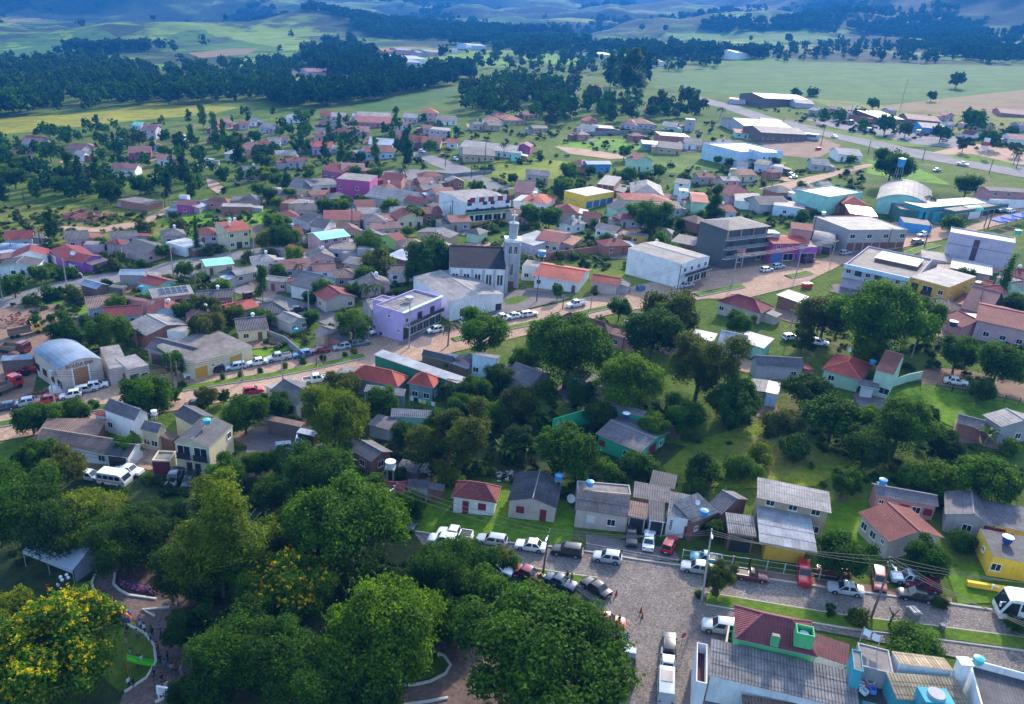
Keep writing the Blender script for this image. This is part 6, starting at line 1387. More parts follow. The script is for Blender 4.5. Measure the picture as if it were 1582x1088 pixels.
def car_protos():
    V = {}
    # L, W, H, belt, (hood end x, windscreen top x, rear roof x, rear belt x) as fractions from the front, hood z, tail z
    specs = dict(hatch=(3.9, 1.66, 1.50, .93, (.27, .45, .90, .985), .84, .93), sedan=(4.35, 1.70, 1.46, .92, (.28, .43, .72, .84), .84, .95), suv=(4.35, 1.80, 1.66, 1.03, (.27, .42, .93, .985), .96, 1.03),
                 wagon=(4.4, 1.66, 1.45, .9, (.28, .43, .93, .985), .82, .92), pickup=(5.2, 1.82, 1.76, 1.06, (.25, .36, .60, .635), .98, 1.04), oldpickup=(4.3, 1.62, 1.42, .88, (.30, .42, .54, .575), .82, .88), van=(5.0, 1.95, 2.25, 1.2, (.10, .22, .985, .995), 1.0, 1.2), oldcoupe=(4.4, 1.70, 1.38, .88, (.31, .43, .66, .80), .82, .88), beetle=(4.0, 1.56, 1.46, .92, (.28, .40, .74, .88), .80, .82))
    for nm, (L, W, H, zb, (h0, w1, r1, b1), hz, tz) in specs.items():
        X = lambda f: L/2-f*L                                         # front at +x
        wr = .31 if H < 1.55 else .36; xf, xr = X(.185), X(.80); m = MB()
        st = sorted(set([X(0), X(.02), X(.06), X(h0), X(b1), X(1.0), X(.975)] + [xx+d for xx in (xf, xr) for d in (-wr-.09, -wr+.02, -.13, .13, wr-.02, wr+.09)]), reverse=True)
        secs = []
        for x in st:
            f = (L/2-x)/L
            zt = hz-.10*(1-min(1, f/.06)) if f < .06 else hz+(zb-hz)*min(1, (f-.06)/(h0-.06)) if f < h0 else zb if f < b1 else zb+(tz-zb)*(f-b1)/max(.001, 1-b1)
            if f > .97: zt -= .06
            w_ = W/2*(1-.13*max(0, 1-f/.07)**2-.09*max(0, (f-.94)/.06)**2)
            zl = .24
            for xx in (xf, xr):
                dx = abs(x-xx)
                if dx < wr+.05: zl = .30+math.sqrt(max(0, (wr+.05)**2-dx*dx))
            secs.append([(x, -w_*.93, zl), (x, -w_, min(zl+.12, zt-.2)), (x, -w_, zt-.22), (x, -w_*.95, zt-.04), (x, -w_*.80, zt), (x, 0, zt+.025), (x, w_*.80, zt), (x, w_*.95, zt-.04), (x, w_, zt-.22), (x, w_, min(zl+.12, zt-.2)), (x, w_*.93, zl)])
        for a, b in zip(secs, secs[1:]):
            for i in range(10): m.face([a[i], a[i+1], b[i+1], b[i]], 0)
            m.face([a[10], a[0], b[0], b[10]], 1)
        m.face(secs[0][::-1], 0); m.face(secs[-1], 0)
        wb, wt = W/2*.94, W/2*(.77 if nm != 'van' else .86)
        bx = [(X(h0), zb-.03), (X(w1), H), (X(r1), H), (X(b1), zb-.03)]
        def gp(i, s): x, z = bx[i]; return Vector((x, s*(wb if i in (0, 3) else wt), z))
        m.face([gp(0, -1), gp(0, 1), gp(1, 1), gp(1, -1)], 0); m.face([gp(3, 1), gp(3, -1), gp(2, -1), gp(2, 1)], 0)
        for s in (-1, 1):
            q = [gp(0, s), gp(1, s), gp(2, s), gp(3, s)]; m.face(q if s > 0 else q[::-1], 0)
        c = Vector(((bx[1][0]+bx[2][0])/2, 0, H+.045)); rt = [gp(1, -1), gp(1, 1), gp(2, 1), gp(2, -1)]
        inn = [c+(p-c)*.8+Vector((0, 0, .0)) for p in rt]
        for p in inn: p.z = H+.045
        for i in range(4): m.face([rt[i], rt[(i+1) % 4], inn[(i+1) % 4], inn[i]], 0)
        m.face(inn, 0)
        if 'pickup' in nm:                                             # open load bed
            x0, x1 = X(b1+.03), X(.985); w_ = W/2*.82
            m.face([(x0, -w_, zb+.035), (x0, w_, zb+.035), (x1, w_, zb+.035), (x1, -w_, zb+.035)], 1)
            for s in (-1, 1): m.box(x1, x0, s*W/2*.88-.06, s*W/2*.88+.06, zb-.05, zb+.11, 0)
            m.box(x1-.04, x1+.04, -w_, w_, zb-.05, zb+.11, 0)
        P = {'body': m.mesh('body', [paint('white'), blackp], 35)}
        def pane(pts, inset, off=.012):
            pts = [Vector(p) for p in pts]; cc = sum(pts, Vector())/len(pts); nn = (pts[1]-pts[0]).cross(pts[2]-pts[0]).normalized()
            q = [cc+(p-cc)*inset+nn*off for p in pts]; a = MB(); a.face(q, 0); dn = [p-nn*off*.9 for p in q]
            for i in range(len(q)): a.face([dn[i], dn[(i+1) % len(q)], q[(i+1) % len(q)], q[i]], 0)
            return a
        P['windscreen'] = pane([gp(0, -1), gp(0, 1), gp(1, 1), gp(1, -1)], .88).mesh('windscreen', [glass_mat()])
        if nm != 'van': P['rear_window'] = pane([gp(3, 1), gp(3, -1), gp(2, -1), gp(2, 1)], .84).mesh('rear_window', [glass_mat()])
        sw = []
        for s in (-1, 1):
            a0, a1, a2, a3 = gp(0, s), gp(1, s), gp(2, s), gp(3, s); n = 2 if nm != 'van' else 4
            if nm in ('oldpickup',): n = 1
            for i in range(n):
                lo = lambda t: a0+(a3-a0)*t; hi = lambda t: a1+(a2-a1)*t
                t0, t1 = i/n+.02, (i+1)/n-.02
                q = [lo(t1), hi(t1), hi(t0), lo(t0)]
                sw.append(pane(q if s > 0 else q[::-1], .83).mesh('side_window', [glass_mat()]))
        P['side_window'] = sw
        wl = MB(); wl.lathe([(wr*.6, -.09), (wr, -.09), (wr, .10), (wr*.62, .11), (wr*.6, .06)], 16)
        rm = MB(); rm.lathe([(wr*.62, .06), (wr*.6, .09), (wr*.25, .105), (0.0001, .11)], 10)
        P['wheel'] = (wl.mesh('wheel', [tyrem], 40), rm.mesh('rim', [rimm]), [(x, s*(W/2-.07), wr, s) for x in (xf, xr) for s in (-1, 1)])
        hl = MB(); hl.box(-.07, .07, -.19, .19, -.08, .08); P['headlight'] = (hl.mesh('headlight', [headm]), [(X(.018), s*W/2*.66, hz-.22) for s in (-1, 1)])
        tl = MB(); tl.box(-.05, .05, -.13, .13, -.11, .11); P['tail_light'] = (tl.mesh('tail_light', [tailm]), [(X(.992), s*W/2*.70, tz-.24) for s in (-1, 1)])
        bp = MB(); bp.box(-.09, .09, -W/2*.84, W/2*.84, -.11, .11); P['bumper'] = (bp.mesh('bumper', [blackp if nm in ('hatch', 'oldpickup', 'van', 'oldcoupe', 'wagon') else paint('white')]), [(X(.006), 0, .38), (X(.994), 0, .40)])
        pl = MB(); pl.box(-.015, .015, -.22, .22, -.07, .07); P['number_plate'] = (pl.mesh('number_plate', [platem]), [(X(1.0)-.085, 0, .52)])
        mi = MB(); mi.box(-.06, .06, -.1, .1, -.06, .07); P['mirror'] = (mi.mesh('mirror', [blackp]), [(X(h0+.05), s*(W/2+.05), zb+.07) for s in (-1, 1)])
        V[nm] = P
    return V
CARS = car_protos()
KN = dict(hatch='hatchback', sedan='sedan', suv='suv', wagon='estate car', pickup='pickup truck', oldpickup='old pickup', van='van', oldcoupe='old coupe', beetle='compact car')
CADJ = dict(darkred='dark red', darkblue='dark blue', lightblue='light blue', rust='faded red')
def road_yaw(px, py, d):
    a, b = at(px, py), at(px+d[0], py+d[1]); return math.atan2(b.y-a.y, b.x-a.x)
STREET, AVE = (1, .155), (1, -.17)
def car(px, py, kind, col, d, desc=None, full=None, group=None, lift=0):
    p = at(px, py); s = proj(p)[2]; P = CARS[kind]; yaw = d if isinstance(d, float) else road_yaw(px, py, d)
    root = bpy.data.objects.new('parked_car' if kind not in ('pickup', 'oldpickup', 'van') else 'van' if kind == 'van' else 'pickup_truck', None); C.objects.link(root); root.empty_display_size = .4
    root.location = (p.x, p.y, gz(p.x, p.y)+.12+lift)
    fx, fy = math.cos(yaw), math.sin(yaw); root.rotation_euler = Matrix(((fx, -fy, 0), (fy, fx, 0), (GX*fx+GY*fy, -GX*fy+GY*fx, 1))).to_euler()
    b = link('body', P['body'], root); recolor(b, paint(col))
    link('windscreen', P['windscreen'], root)
    if 'rear_window' in P: link('rear_window', P['rear_window'], root)
    for me in P['side_window']: link('side_window', me, root)
    for x, y, z, sg in P['wheel'][2]:
        w_ = link('wheel', P['wheel'][0], root, (x, y, z)); w_.rotation_euler = (-sg*math.pi/2, 0, 0)
        if s > 5: link('rim', P['wheel'][1], w_)
    if s > 4:
        for k in ('headlight', 'tail_light', 'bumper'):
            for q in P[k][1]:
                o = link(k, P[k][0], root, q)
                if k == 'bumper' and P[k][0].materials[0].name.startswith('paint'): recolor(o, paint(col))
    if s > 8:
        for k in ('number_plate', 'mirror'):
            for q in P[k][1]: link(k, P[k][0], root, q)
    cat = {'pickup': 'pickup truck', 'oldpickup': 'pickup truck', 'van': 'van'}.get(kind, 'car')
    if full: tag(root, cat, label=full, group=group)
    else: tag(root, cat, desc=desc or f'{CADJ.get(col, col)} {KN[kind]}', pos=(px, py), group=group)
    return root
L_, R_ = (-1, -.155), (1, .155)
near = 'cars parked along the cobbled street'
car(703,832,'pickup','white',L_,full='white pickup with open black bed parked on the lawn side, leftmost on the cobbled street',group=near)
car(685,841,'suv','white',L_,full='white compact suv parked half over the white pickup on the cobbled street',group=near)
car(760,840,'wagon','silver',L_,full='silver estate car parked in front of the two cottages',group=near)
car(820,849,'sedan','white',L_,full='white sedan parked below the beige cottage',group=near)
car(876,857,'suv','black',L_,full='black suv parked between the white sedan and a silver hatchback',group=near)
car(938,867,'hatch','silver',L_,full='silver hatchback on the cobbles in front of the parking apron',group=near)
car(1077,883,'sedan','silver',L_,full='silver sedan partly hidden by the leaning street pole',group=near)
car(1090,868,'oldpickup','teal',L_,full='blue grey pickup with white cargo cover beside the white fence',group=near)
car(1160,895,'oldpickup','maroon',R_,full='old maroon pickup with a white bonnet on the cobbled street',group=near)
car(1241,893,'suv','red',(.12,1),full='bright red suv parked nose in by the white fence',group=near)
car(1287,889,'sedan','darkred',R_,full='dark red sedan half hidden under a round tree',group=near)
car(1305,916,'sedan','silver',L_,full='silver sedan on the cobbles in front of the round tree',group=near)
car(1357,902,'wagon','rust',(.12,1),full='faded red estate car parked nose out beside a street pole',group=near)
car(1408,902,'pickup','lightblue',L_,full='light blue pickup parked on the verge',group=near)
car(1424,911,'suv','darkred',L_,full='very dark red suv squeezed between a pickup and a black sedan',group=near)
car(1414,926,'sedan','black',L_,full='black sedan on the cobbles, nearest the median of its group',group=near)
ap = 'cars on the parking apron'
car(975,836,'hatch','black',(.02,1),full='black hatchback on the apron, leftmost of three',group=ap)
car(1002,840,'sedan','white',(.12,-1),full='white car on the apron between a black and a red car',group=ap)
car(1034,847,'hatch','red',(.5,-1),full='red hatchback on the apron parked at a slant',group=ap)
car(866,905,'oldcoupe','darkblue',(1,.42),full='dark blue old coupe beside the park median strip')
CT = car(920,914,'sedan','black',(-.9,-.62),full='black sedan with its boot open on the cobbled street')
car(818,893,'sedan','darkred',(1,.42),full='dark red car half hidden by the park trees')
car(730,886,'hatch','white',(1,.3),full='white car half hidden under park trees')
car(770,884,'wagon','white',(1,.3),full='white estate car under the park trees behind a bush')
car(938,966,'sedan','red',R_,full='red car poking out from behind the biggest park tree')
lane = 'cars queued along the side street'
car(1033,1003,'hatch','black',(.02,-1),full='black hatchback heading the queue along the side street',group=lane)
car(1031,1030,'sedan','white',(.02,-1),full='white sedan queued between a black hatchback and a silver van',group=lane)
car(1028,1068,'van','silver',(.02,-1),full='silver van with dark lettering on its roof end of queue',group=lane)
car(1112,975,'suv','silver',L_,full='silver suv beside the cream gate of the maroon roofed house')
yd = 'vehicles parked by the balcony house'
car(142,741,'hatch','white',R_,full='white car left of the orange striped minibus',group=yd)
car(202,732,'sedan','white',R_,full='white sedan behind the orange striped minibus',group=yd)
car(192,738,'hatch','silver',R_,full='silver car wedged behind the orange striped minibus',group=yd)
car(271,744,'pickup','grey',(-.55,1),full='grey pickup parked in front of the balcony house',group=yd)
car(293,749,'hatch','black',(-.5,1),full='black hatchback parked in front of the balcony house',group=yd)
A_, B_ = (1, -.17), (-1, .17); av = 'cars parked along the dirt avenue'
for px, py, k, c, d in ((8,634,'hatch','darkblue',B_),(38,627,'hatch','silver',B_),(72,623,'hatch','red',B_),(110,615,'hatch','white',B_),(134,606,'wagon','silver',A_),(152,600,'hatch','white',A_),(302,582,'wagon','white',B_),(334,576,'hatch','black',B_),(364,571,'wagon','lightblue',B_),(398,564,'sedan','white',B_),(431,557,'pickup','silver',B_),(467,552,'hatch','blue',B_),(494,546,'sedan','darkred',B_),(528,540,'hatch','silver',B_),(557,534,'wagon','grey',A_),(600,516,'sedan','black',A_),(488,591,'pickup','white',A_),(392,608,'hatch','red',A_),(305,629,'sedan','black',A_),(672,514,'hatch','white',B_),(722,500,'hatch','white',A_),
   (775,496,'pickup','white',A_),(796,492,'sedan','white',A_),(817,489,'wagon','white',A_),(890,474,'pickup','white',B_),(1060,444,'sedan','silver',A_),(1184,420,'hatch','white',A_),(1202,415,'hatch','lightblue',A_),(1247,406,'suv','black',A_),(1305,394,'hatch','silver',A_),(1425,365,'sedan','white',B_),(1417,377,'suv','grey',A_),(1545,330,'hatch','black',A_),(1560,329,'hatch','white',A_)):
    car(px, py, k, c, d, group=av, desc=f'{CADJ.get(c, c)} {KN[k]} on the dirt avenue')
for px, py, k, c, d in ((387,460,'hatch','maroon',A_),(461,482,'sedan','black',A_),(570,516,'hatch','silver',(1,.4)),(558,362,'beetle','white',A_),(997,353,'hatch','silver',A_),(952,385,'suv','silver',A_),(652,236,'hatch','white',(1,.2)),(704,248,'hatch','white',(1,.3)),(684,242,'sedan','darkred',A_),(650,250,'hatch','green',A_),(632,236,'sedan','lightblue',A_),(1289,213,'sedan','white',(1,.25)),(1487,256,'pickup','white',(1,.15)),(1396,217,'oldpickup','blue',(1,.2)),(1447,265,'sedan','silver',A_),(1225,276,'sedan','white',A_),(1222,795-523,'hatch','grey',A_),
   (1264,533,'wagon','white',R_),(1220,525,'hatch','white',A_),(1476,594,'sedan','white',R_),(466,682,'hatch','white',(.3,-1)),(622,818,'hatch','grey',R_)):
    car(px, py, k, c, d)
# coach, minibus, lorries, tractor
def tilt(root, yaw): 
    fx, fy = math.cos(yaw), math.sin(yaw); root.rotation_euler = Matrix(((fx, -fy, 0), (fy, fx, 0), (GX*fx+GY*fy, -GX*fy+GY*fx, 1))).to_euler()
def empty(name, px, py, yaw=0.0, z=0.0):
    p = at(px, py); o = bpy.data.objects.new(name, None); C.objects.link(o); o.location = (p.x, p.y, gz(p.x, p.y)+z); o.rotation_euler = (0, 0, yaw); o.empty_display_size = .3; return o
def busbody(L, W, H, hood, z0=.35, slant=.5):
    m = MB(); pr = [(L/2-.12, z0), (L/2, z0+.5), (L/2-.05, z0+1.0), (L/2-slant, H-.25), (L/2-slant-.5, H), (-L/2+.3, H), (-L/2, H-.3), (-L/2, z0)]
    for s in (-1, 1):
        q = [(x, s*W/2, z) for x, z in pr]; m.face(q if s < 0 else q[::-1], 0)
    for i in range(len(pr)):
        a, b = pr[i], pr[(i+1) % len(pr)]; m.face([(a[0], -W/2, a[1]), (a[0], W/2, a[1]), (b[0], W/2, b[1]), (b[0], -W/2, b[1])][::-1], 0)
    return m, pr
bluegraph = plain('blue_graphic', (.03, .16, .50), .3); orangem = plain('orange_stripe', (.85, .22, .02), .4)
def coach():
    L, W, H = 13.0, 2.55, 3.6; yaw = road_yaw(1560, 945, (-1, -.155)); p0 = at(1537, 950)
    root = empty('coach', 1537, 950); c = Vector((math.cos(yaw), math.sin(yaw), 0)); root.location = root.location-c*(L/2-.2); root.location.z = gz(root.location.x, root.location.y)+.12; tilt(root, yaw)
    m, pr = busbody(L, W, H, 0, .4, .75); recolor(link('body', m.mesh('body', [paint('white')], 30), root), paint('white'))
    g = MB(); xs = L/2-.05; g.face([(L/2-.02, -W/2*.92, 1.55), (L/2-.02, W/2*.92, 1.55), (L/2-.72, W/2*.9, H-.32), (L/2-.72, -W/2*.9, H-.32)], 0); link('windscreen', g.mesh('windscreen', [glass_mat()]), root)
    for s in (-1, 1):
        d = MB(); y = s*(W/2+.012); q = [(L/2-.25, y, 1.35), (L/2-1.0, y, H-.5), (L/2-2.0, y, H-.5), (L/2-2.0, y, 1.2)]; d.face(q if s > 0 else q[::-1]); link('side_window', d.mesh('side_window', [glass_mat()]), root)
        for i in range(6):
            w_ = MB(); x1 = L/2-2.2-i*1.7; q = [(x1, y, 1.95), (x1, y, H-.5), (x1-1.6, y, H-.5), (x1-1.6, y, 1.95)]; w_.face(q if s > 0 else q[::-1]); link('side_window', w_.mesh('side_window', [glass_mat()]), root)
        b = MB(); q = [(L/2-2.6, y+s*.002, 1.0), (L/2-3.6, y+s*.002, 1.8), (L/2-9, y+s*.002, 1.8), (L/2-8, y+s*.002, .7), (L/2-4, y+s*.002, .6)]; b.face(q if s > 0 else q[::-1]); link('blue_swoosh', b.mesh('blue_swoosh', [bluegraph]), root)
        mr = MB(); mr.tube((L/2-.3, s*W/2, H-.5), (L/2+.35, s*(W/2+.3), H-.35), .05); mr.box(L/2+.25, L/2+.4, s*(W/2+.3)-.12, s*(W/2+.3)+.12, H-1.0, H-.35); link('mirror', mr.mesh('mirror', [paint('white')]), root)
        hl = MB(); hl.box(L/2-.08, L/2+.03, s*.95-.25, s*.95+.25, .85, 1.1); link('headlight', hl.mesh('headlight', [headm]), root)
        for x in (L/2-2.7, -L/2+3.4):
            w_ = MB(); w_.lathe([(.3, -.15), (.5, -.15), (.5, .15), (.3, .16), (.0001, .1)], 18); o = link('wheel', w_.mesh('wheel', [tyrem], 40), root, (x, s*(W/2-.1), .5)); o.rotation_euler = (-s*math.pi/2, 0, 0)
            rm = MB(); rm.lathe([(.3, .165), (.0001, .19)], 12); link('rim', rm.mesh('rim', [rimm]), o)
    tag(root, 'coach', label='white touring coach with a blue swoosh entering the photo edge')
coach()
def minibus():
    L, W, H = 5.2, 1.95, 2.35; yaw = road_yaw(179, 742, R_); root = empty('minibus', 179, 748, 0, .12); tilt(root, yaw)
    m, pr = busbody(L, W, H, 0, .3, .55); link('body', m.mesh('body', [paint('white')], 30), root)
    for s in (-1, 1):
        y = s*(W/2+.012); st = MB(); q = [(L/2-.2, y, .8), (L/2-.2, y, 1.02), (-L/2+.05, y, 1.02), (-L/2+.05, y, .8)]; st.face(q if s > 0 else q[::-1]); link('stripe', st.mesh('stripe', [orangem]), root)
        for i in range(4):
            w_ = MB(); x1 = L/2-.75-i*1.08; q = [(x1, y, 1.3), (x1-.05, y, H-.35), (x1-.95, y, H-.35), (x1-.95, y, 1.3)]; w_.face(q if s > 0 else q[::-1]); link('side_window', w_.mesh('side_window', [glass_mat()]), root)
        for x in (L/2-.95, -L/2+1.1):
            w_ = MB(); w_.lathe([(.2, -.1), (.34, -.1), (.34, .1), (.2, .11), (.0001, .08)], 16); o = link('wheel', w_.mesh('wheel', [tyrem], 40), root, (x, s*(W/2-.06), .34)); o.rotation_euler = (-s*math.pi/2, 0, 0)
    b = MB(); b.face([(-L/2-.012, W/2*.8, 1.3), (-L/2-.012, -W/2*.8, 1.3), (-L/2-.012, -W/2*.8, H-.4), (-L/2-.012, W/2*.8, H-.4)][::-1]); link('rear_window', b.mesh('rear_window', [glass_mat()]), root)
    b = MB(); b.face([(-L/2-.014, W/2*.95, .8), (-L/2-.014, -W/2*.95, .8), (-L/2-.014, -W/2*.95, 1.02), (-L/2-.014, W/2*.95, 1.02)][::-1]); link('stripe', b.mesh('stripe', [orangem]), root)
    g = MB(); g.face([(L/2-.05, -W/2*.9, 1.32), (L/2-.05, W/2*.9, 1.32), (L/2-.52, W/2*.88, H-.3), (L/2-.52, -W/2*.88, H-.3)]); link('windscreen', g.mesh('windscreen', [glass_mat()]), root)
    tag(root, 'minibus', label='white school minibus with an orange stripe beside the rusty house')
minibus()
def lorry(px, py, d, col, label_, load='open', s_=1.0, desc=None):
    yaw = road_yaw(px, py, d); root = empty('lorry', px, py, 0, .1); tilt(root, yaw); root.scale = (s_,)*3
    m = MB(); m.box(1.6, 3.4, -1.1, 1.1, .7, 2.5); m.box(1.5, 2.9, -1.0, 1.0, 2.5, 2.75); link('cab', m.mesh('cab', [paint(col)]), root)
    g = MB(); g.box(3.4, 3.42, -.95, .95, 1.55, 2.35); link('windscreen', g.mesh('windscreen', [glass_mat()]), root)
    for s in (-1, 1): w_ = MB(); w_.box(2.0, 3.1, s*1.1-.01, s*1.1+.01, 1.6, 2.3); link('side_window', w_.mesh('side_window', [glass_mat()]), root)
    b = MB(); wood_ = plain('lorry_bed', (.20, .13, .10), .85); b.box(-3.4, 1.3, -1.15, 1.15, .85, 1.0)
    for q in ((-3.4, 1.3, -1.17, -1.1), (-3.4, 1.3, 1.1, 1.17), (-3.42, -3.35, -1.1, 1.1), (1.25, 1.32, -1.1, 1.1)): b.box(*q, 1.0, 1.75 if load == 'open' else 2.6)
    link('bed', b.mesh('bed', [wood_ if load == 'open' else paint(col)]), root)
    for x in (2.5, -1.6, -2.7):
        for s in (-1, 1):
            w_ = MB(); w_.lathe([(.25, -.13), (.48, -.13), (.48, .13), (.25, .14), (.0001, .1)], 14); o = link('wheel', w_.mesh('wheel', [tyrem], 40), root, (x, s*1.0, .48)); o.rotation_euler = (-s*math.pi/2, 0, 0)
    if label_: tag(root, 'lorry', label=label_)
    else: tag(root, 'lorry', desc=desc, pos=(px, py))
lorry(970, 1040, (.05, -1), 'silver', 'small lorry with an open wooden bed beside the biggest park tree', s_=.72)
lorry(1310, 192, (1, .2), 'grey', None, desc='grey lorry on the gravel lot'); lorry(1338, 204, (1, .25), 'white', None, desc='lorry with a white cab'); lorry(1425, 209, (-1, -.1), 'white', None, desc='white cab lorry'); lorry(40, 518, (1, -.2), 'yellow', None, desc='yellow bed lorry in the machinery yard'); lorry(8, 606, (1, -.4), 'red', None, desc='red farm lorry in the machinery yard'); lorry(25, 545, (1,.1), 'maroon', None, desc='maroon farm lorry beside the machinery shed')
def farm_bus(px, py):
    yaw = road_yaw(px, py, (1, .12)); root = empty('bus', px, py, 0, .1); tilt(root, yaw); m, pr = busbody(11, 2.5, 3.3, 0); link('body', m.mesh('body', [paint('silver')]), root)
    for i in range(7):
        for s in (-1, 1): w_ = MB(); w_.box(4-i*1.35-1.1, 4-i*1.35, s*1.255-.01, s*1.255+.01, 1.7, 2.7); link('side_window', w_.mesh('side_window', [glass_mat()]), root)
    tag(root, 'bus', label='grey bus parked beside the dark open workshop by the highway')
farm_bus(1250, 216)
def tractor(px, py, d, lab):
    yaw = road_yaw(px, py, d); root = empty('tractor', px, py); tilt(root, yaw); rp = paint('red')
    m = MB(); m.box(.1, 1.9, -.38, .38, .8, 1.35); m.box(-.6, .1, -.3, .3, .7, 1.0); link('bonnet', m.mesh('bonnet', [rp]), root)
    for s in (-1, 1):
        f = MB(); f.box(-1.0, .0, s*.75-.2, s*.75+.2, 1.35, 1.45); link('mudguard', f.mesh('mudguard', [rp]), root)
        for x, r in ((-.5, .75), (1.45, .45)):
            w_ = MB(); w_.lathe([(r*.5, -.2), (r, -.18), (r, .18), (r*.5, .2), (.0001, .12)], 16); o = link('wheel', w_.mesh('wheel', [tyrem], 40), root, (x, s*.8, r)); o.rotation_euler = (-s*math.pi/2, 0, 0)
    st = MB(); st.box(-.75, -.35, -.22, .22, 1.0, 1.1); st.box(-.8, -.72, -.22, .22, 1.1, 1.5); link('seat', st.mesh('seat', [blackp]), root)
    ex = MB(); ex.tube((1.2, .2, 1.35), (1.2, .2, 2.1), .04); link('exhaust', ex.mesh('exhaust', [blackp]), root); tag(root, 'tractor', label=lab)
tractor(27, 584, (-1, .1), 'red tractor beside the cream warehouse side wall'); tractor(46, 578, (1, -.2), 'red tractor with implements close to the warehouse wall')
def heap(name, px, py, w_, h, mat, lab, cat, n=26):
    root = empty(name, px, py); m = MB(); rnd = random.Random(int(px)); 
    for i in range(n):
        a = rnd.uniform(0, 6.28); r = rnd.uniform(0, w_); z = rnd.uniform(0, h)*(1-r/w_*.7); q = Vector((r*math.cos(a), r*math.sin(a), z)); e = q+Vector((rnd.uniform(-1, 1), rnd.uniform(-1, 1), rnd.uniform(-.1, .4)))*.9
        m.tube(q, e, rnd.uniform(.05, .22), None, 5)
    o = kid(root, 'pile', m, [mat]); tag(root, cat, label=lab)
heap('machinery_pile', 20, 500, 5, 2.2, plain('rusty', (.22, .06, .04), .8), 'pile of rusty red machinery in the dirt yard', 'scrap pile', 60); heap('scrap_pile', 60, 610, 2, .8, plain('rusty', (.22, .06, .04)), 'low heap of scrap beside the warehouse corner', 'scrap pile'); heap('rubble_pile', 655, 728, 2, 1.2, plain('rubble', (.35, .33, .33), .9), 'heap of grey rubble behind the maroon hip house', 'rubble pile', 40)
heap('rubble_pile', 785, 738, 1.8, .9, plain('rubble', (.35, .33, .33), .9), 'white rubble heap between the two cottages', 'rubble pile', 40); heap('gravel_pile', 162, 496, 3.5, 1.1, plain('gravel', (.16, .16, .19), .95), 'dark gravel pile in the dirt yard', 'gravel pile', 90)
heap('lumber_pile', 1240, 212, 5, 3, plain('rusty', (.22, .06, .04)), 'jumble of rusty machines at the highway workshop', 'scrap pile', 60)
# ------------------------------------------------------------------ poles and wires
wire_m = plain('wire', (.03, .03, .035), .6); polem = plain('pole_concrete', (.34, .31, .29), .85); polew = plain('pole_wood', (.13, .095, .08), .9)
POLES = {}; INS = MB(); INS.lathe([(.05, 0), (.08, .08), (.05, .2), (.001, .22)], 6); INS = INS.mesh('insulator', [plain('insulator', (.5, .5, .5), .3)])
def pole(px, py, ty, kind='c', arms=1, lamp=False, lab=None, tx=None):
    p = at(px, py); lo, hi = 1.0, 30.0
    for _ in range(40):
        h = (lo+hi)/2
        if proj(p+Vector((0, 0, h)))[1] > ty: lo = h
        else: hi = h
    s = proj(p)[2]; root = empty('utility_pole' if not lamp else 'street_lamp', px, py); mat = polem if kind == 'c' else polew
    lean = Vector((0, 0, 0))
    if tx is not None:
        q = proj(p+Vector((0, 0, h)))[0]; lean = Vector(((tx-q)/s, 0, 0)); lean.x = max(-h*.09, min(h*.09, lean.x))
    m = MB(); m.tube((0, 0, -.5), lean+Vector((0, 0, h)), .17 if s > 5 else .2, .10 if s > 5 else .16, 7); link('post', m.mesh('post', [mat]), root)
    yaw = road_yaw(px, py, AVE if py < 660 else STREET)+math.pi/2; d = Vector((math.cos(yaw), math.sin(yaw), 0)); tips = []
    for k in range(arms):
        z = h-.35-k*.8; a = lean*(z/h)+Vector((0, 0, z)); c = MB(); c.tube(a-d*1.1, a+d*1.1, .06, None, 4); link('crossarm', c.mesh('crossarm', [polew]), root)
        for t in (-1, 0, 1):
            if s > 5: link('insulator', INS, root, a+d*t+Vector((0, 0, .05)))
            tips.append(p+a+d*t+Vector((0, 0, .25)))
    if lamp:
        c = MB(); e = lean+Vector((0, 0, h-.4)); g = -d if py > 660 else d; f = e+g*1.7+Vector((0, 0, .55)); c.tube(e, f, .05, .04, 5); link('lamp_arm', c.mesh('lamp_arm', [plain('lamp_steel', (.6, .6, .6), .5)]), root)
        hd = MB(); hd.tube(f-g*.1, f+g*.65+Vector((0, 0, .05)), .14, .09, 6); link('lamp_head', hd.mesh('lamp_head', [plain('lamp_head', (.72, .72, .70), .4)]), root)
    if lab: tag(root, 'utility pole', label=lab)
    else: tag(root, 'utility pole', desc=('concrete' if kind == 'c' else 'dark wooden')+' utility pole', pos=(px, py), group='utility poles of the town')
    POLES[(px, py)] = tips or [p+lean+Vector((0, 0, h-.2-.35*i)) for i in range(3)]
    return root
pole(1084, 930, 818, 'c', 0, True, 'leaning street pole with a lamp at the cobbled crossing', 1100); pole(1345, 957, 866, 'w', 2, True, 'wooden pole with a lamp on the grass median', 1378); pole(838, 890, 822, 'w', 1, True, 'thin dark pole with a lamp by the park corner', 848)
pole(606, 818, 750, 'c', 1, True, 'pole with a lamp and transformer between park trees', 609)
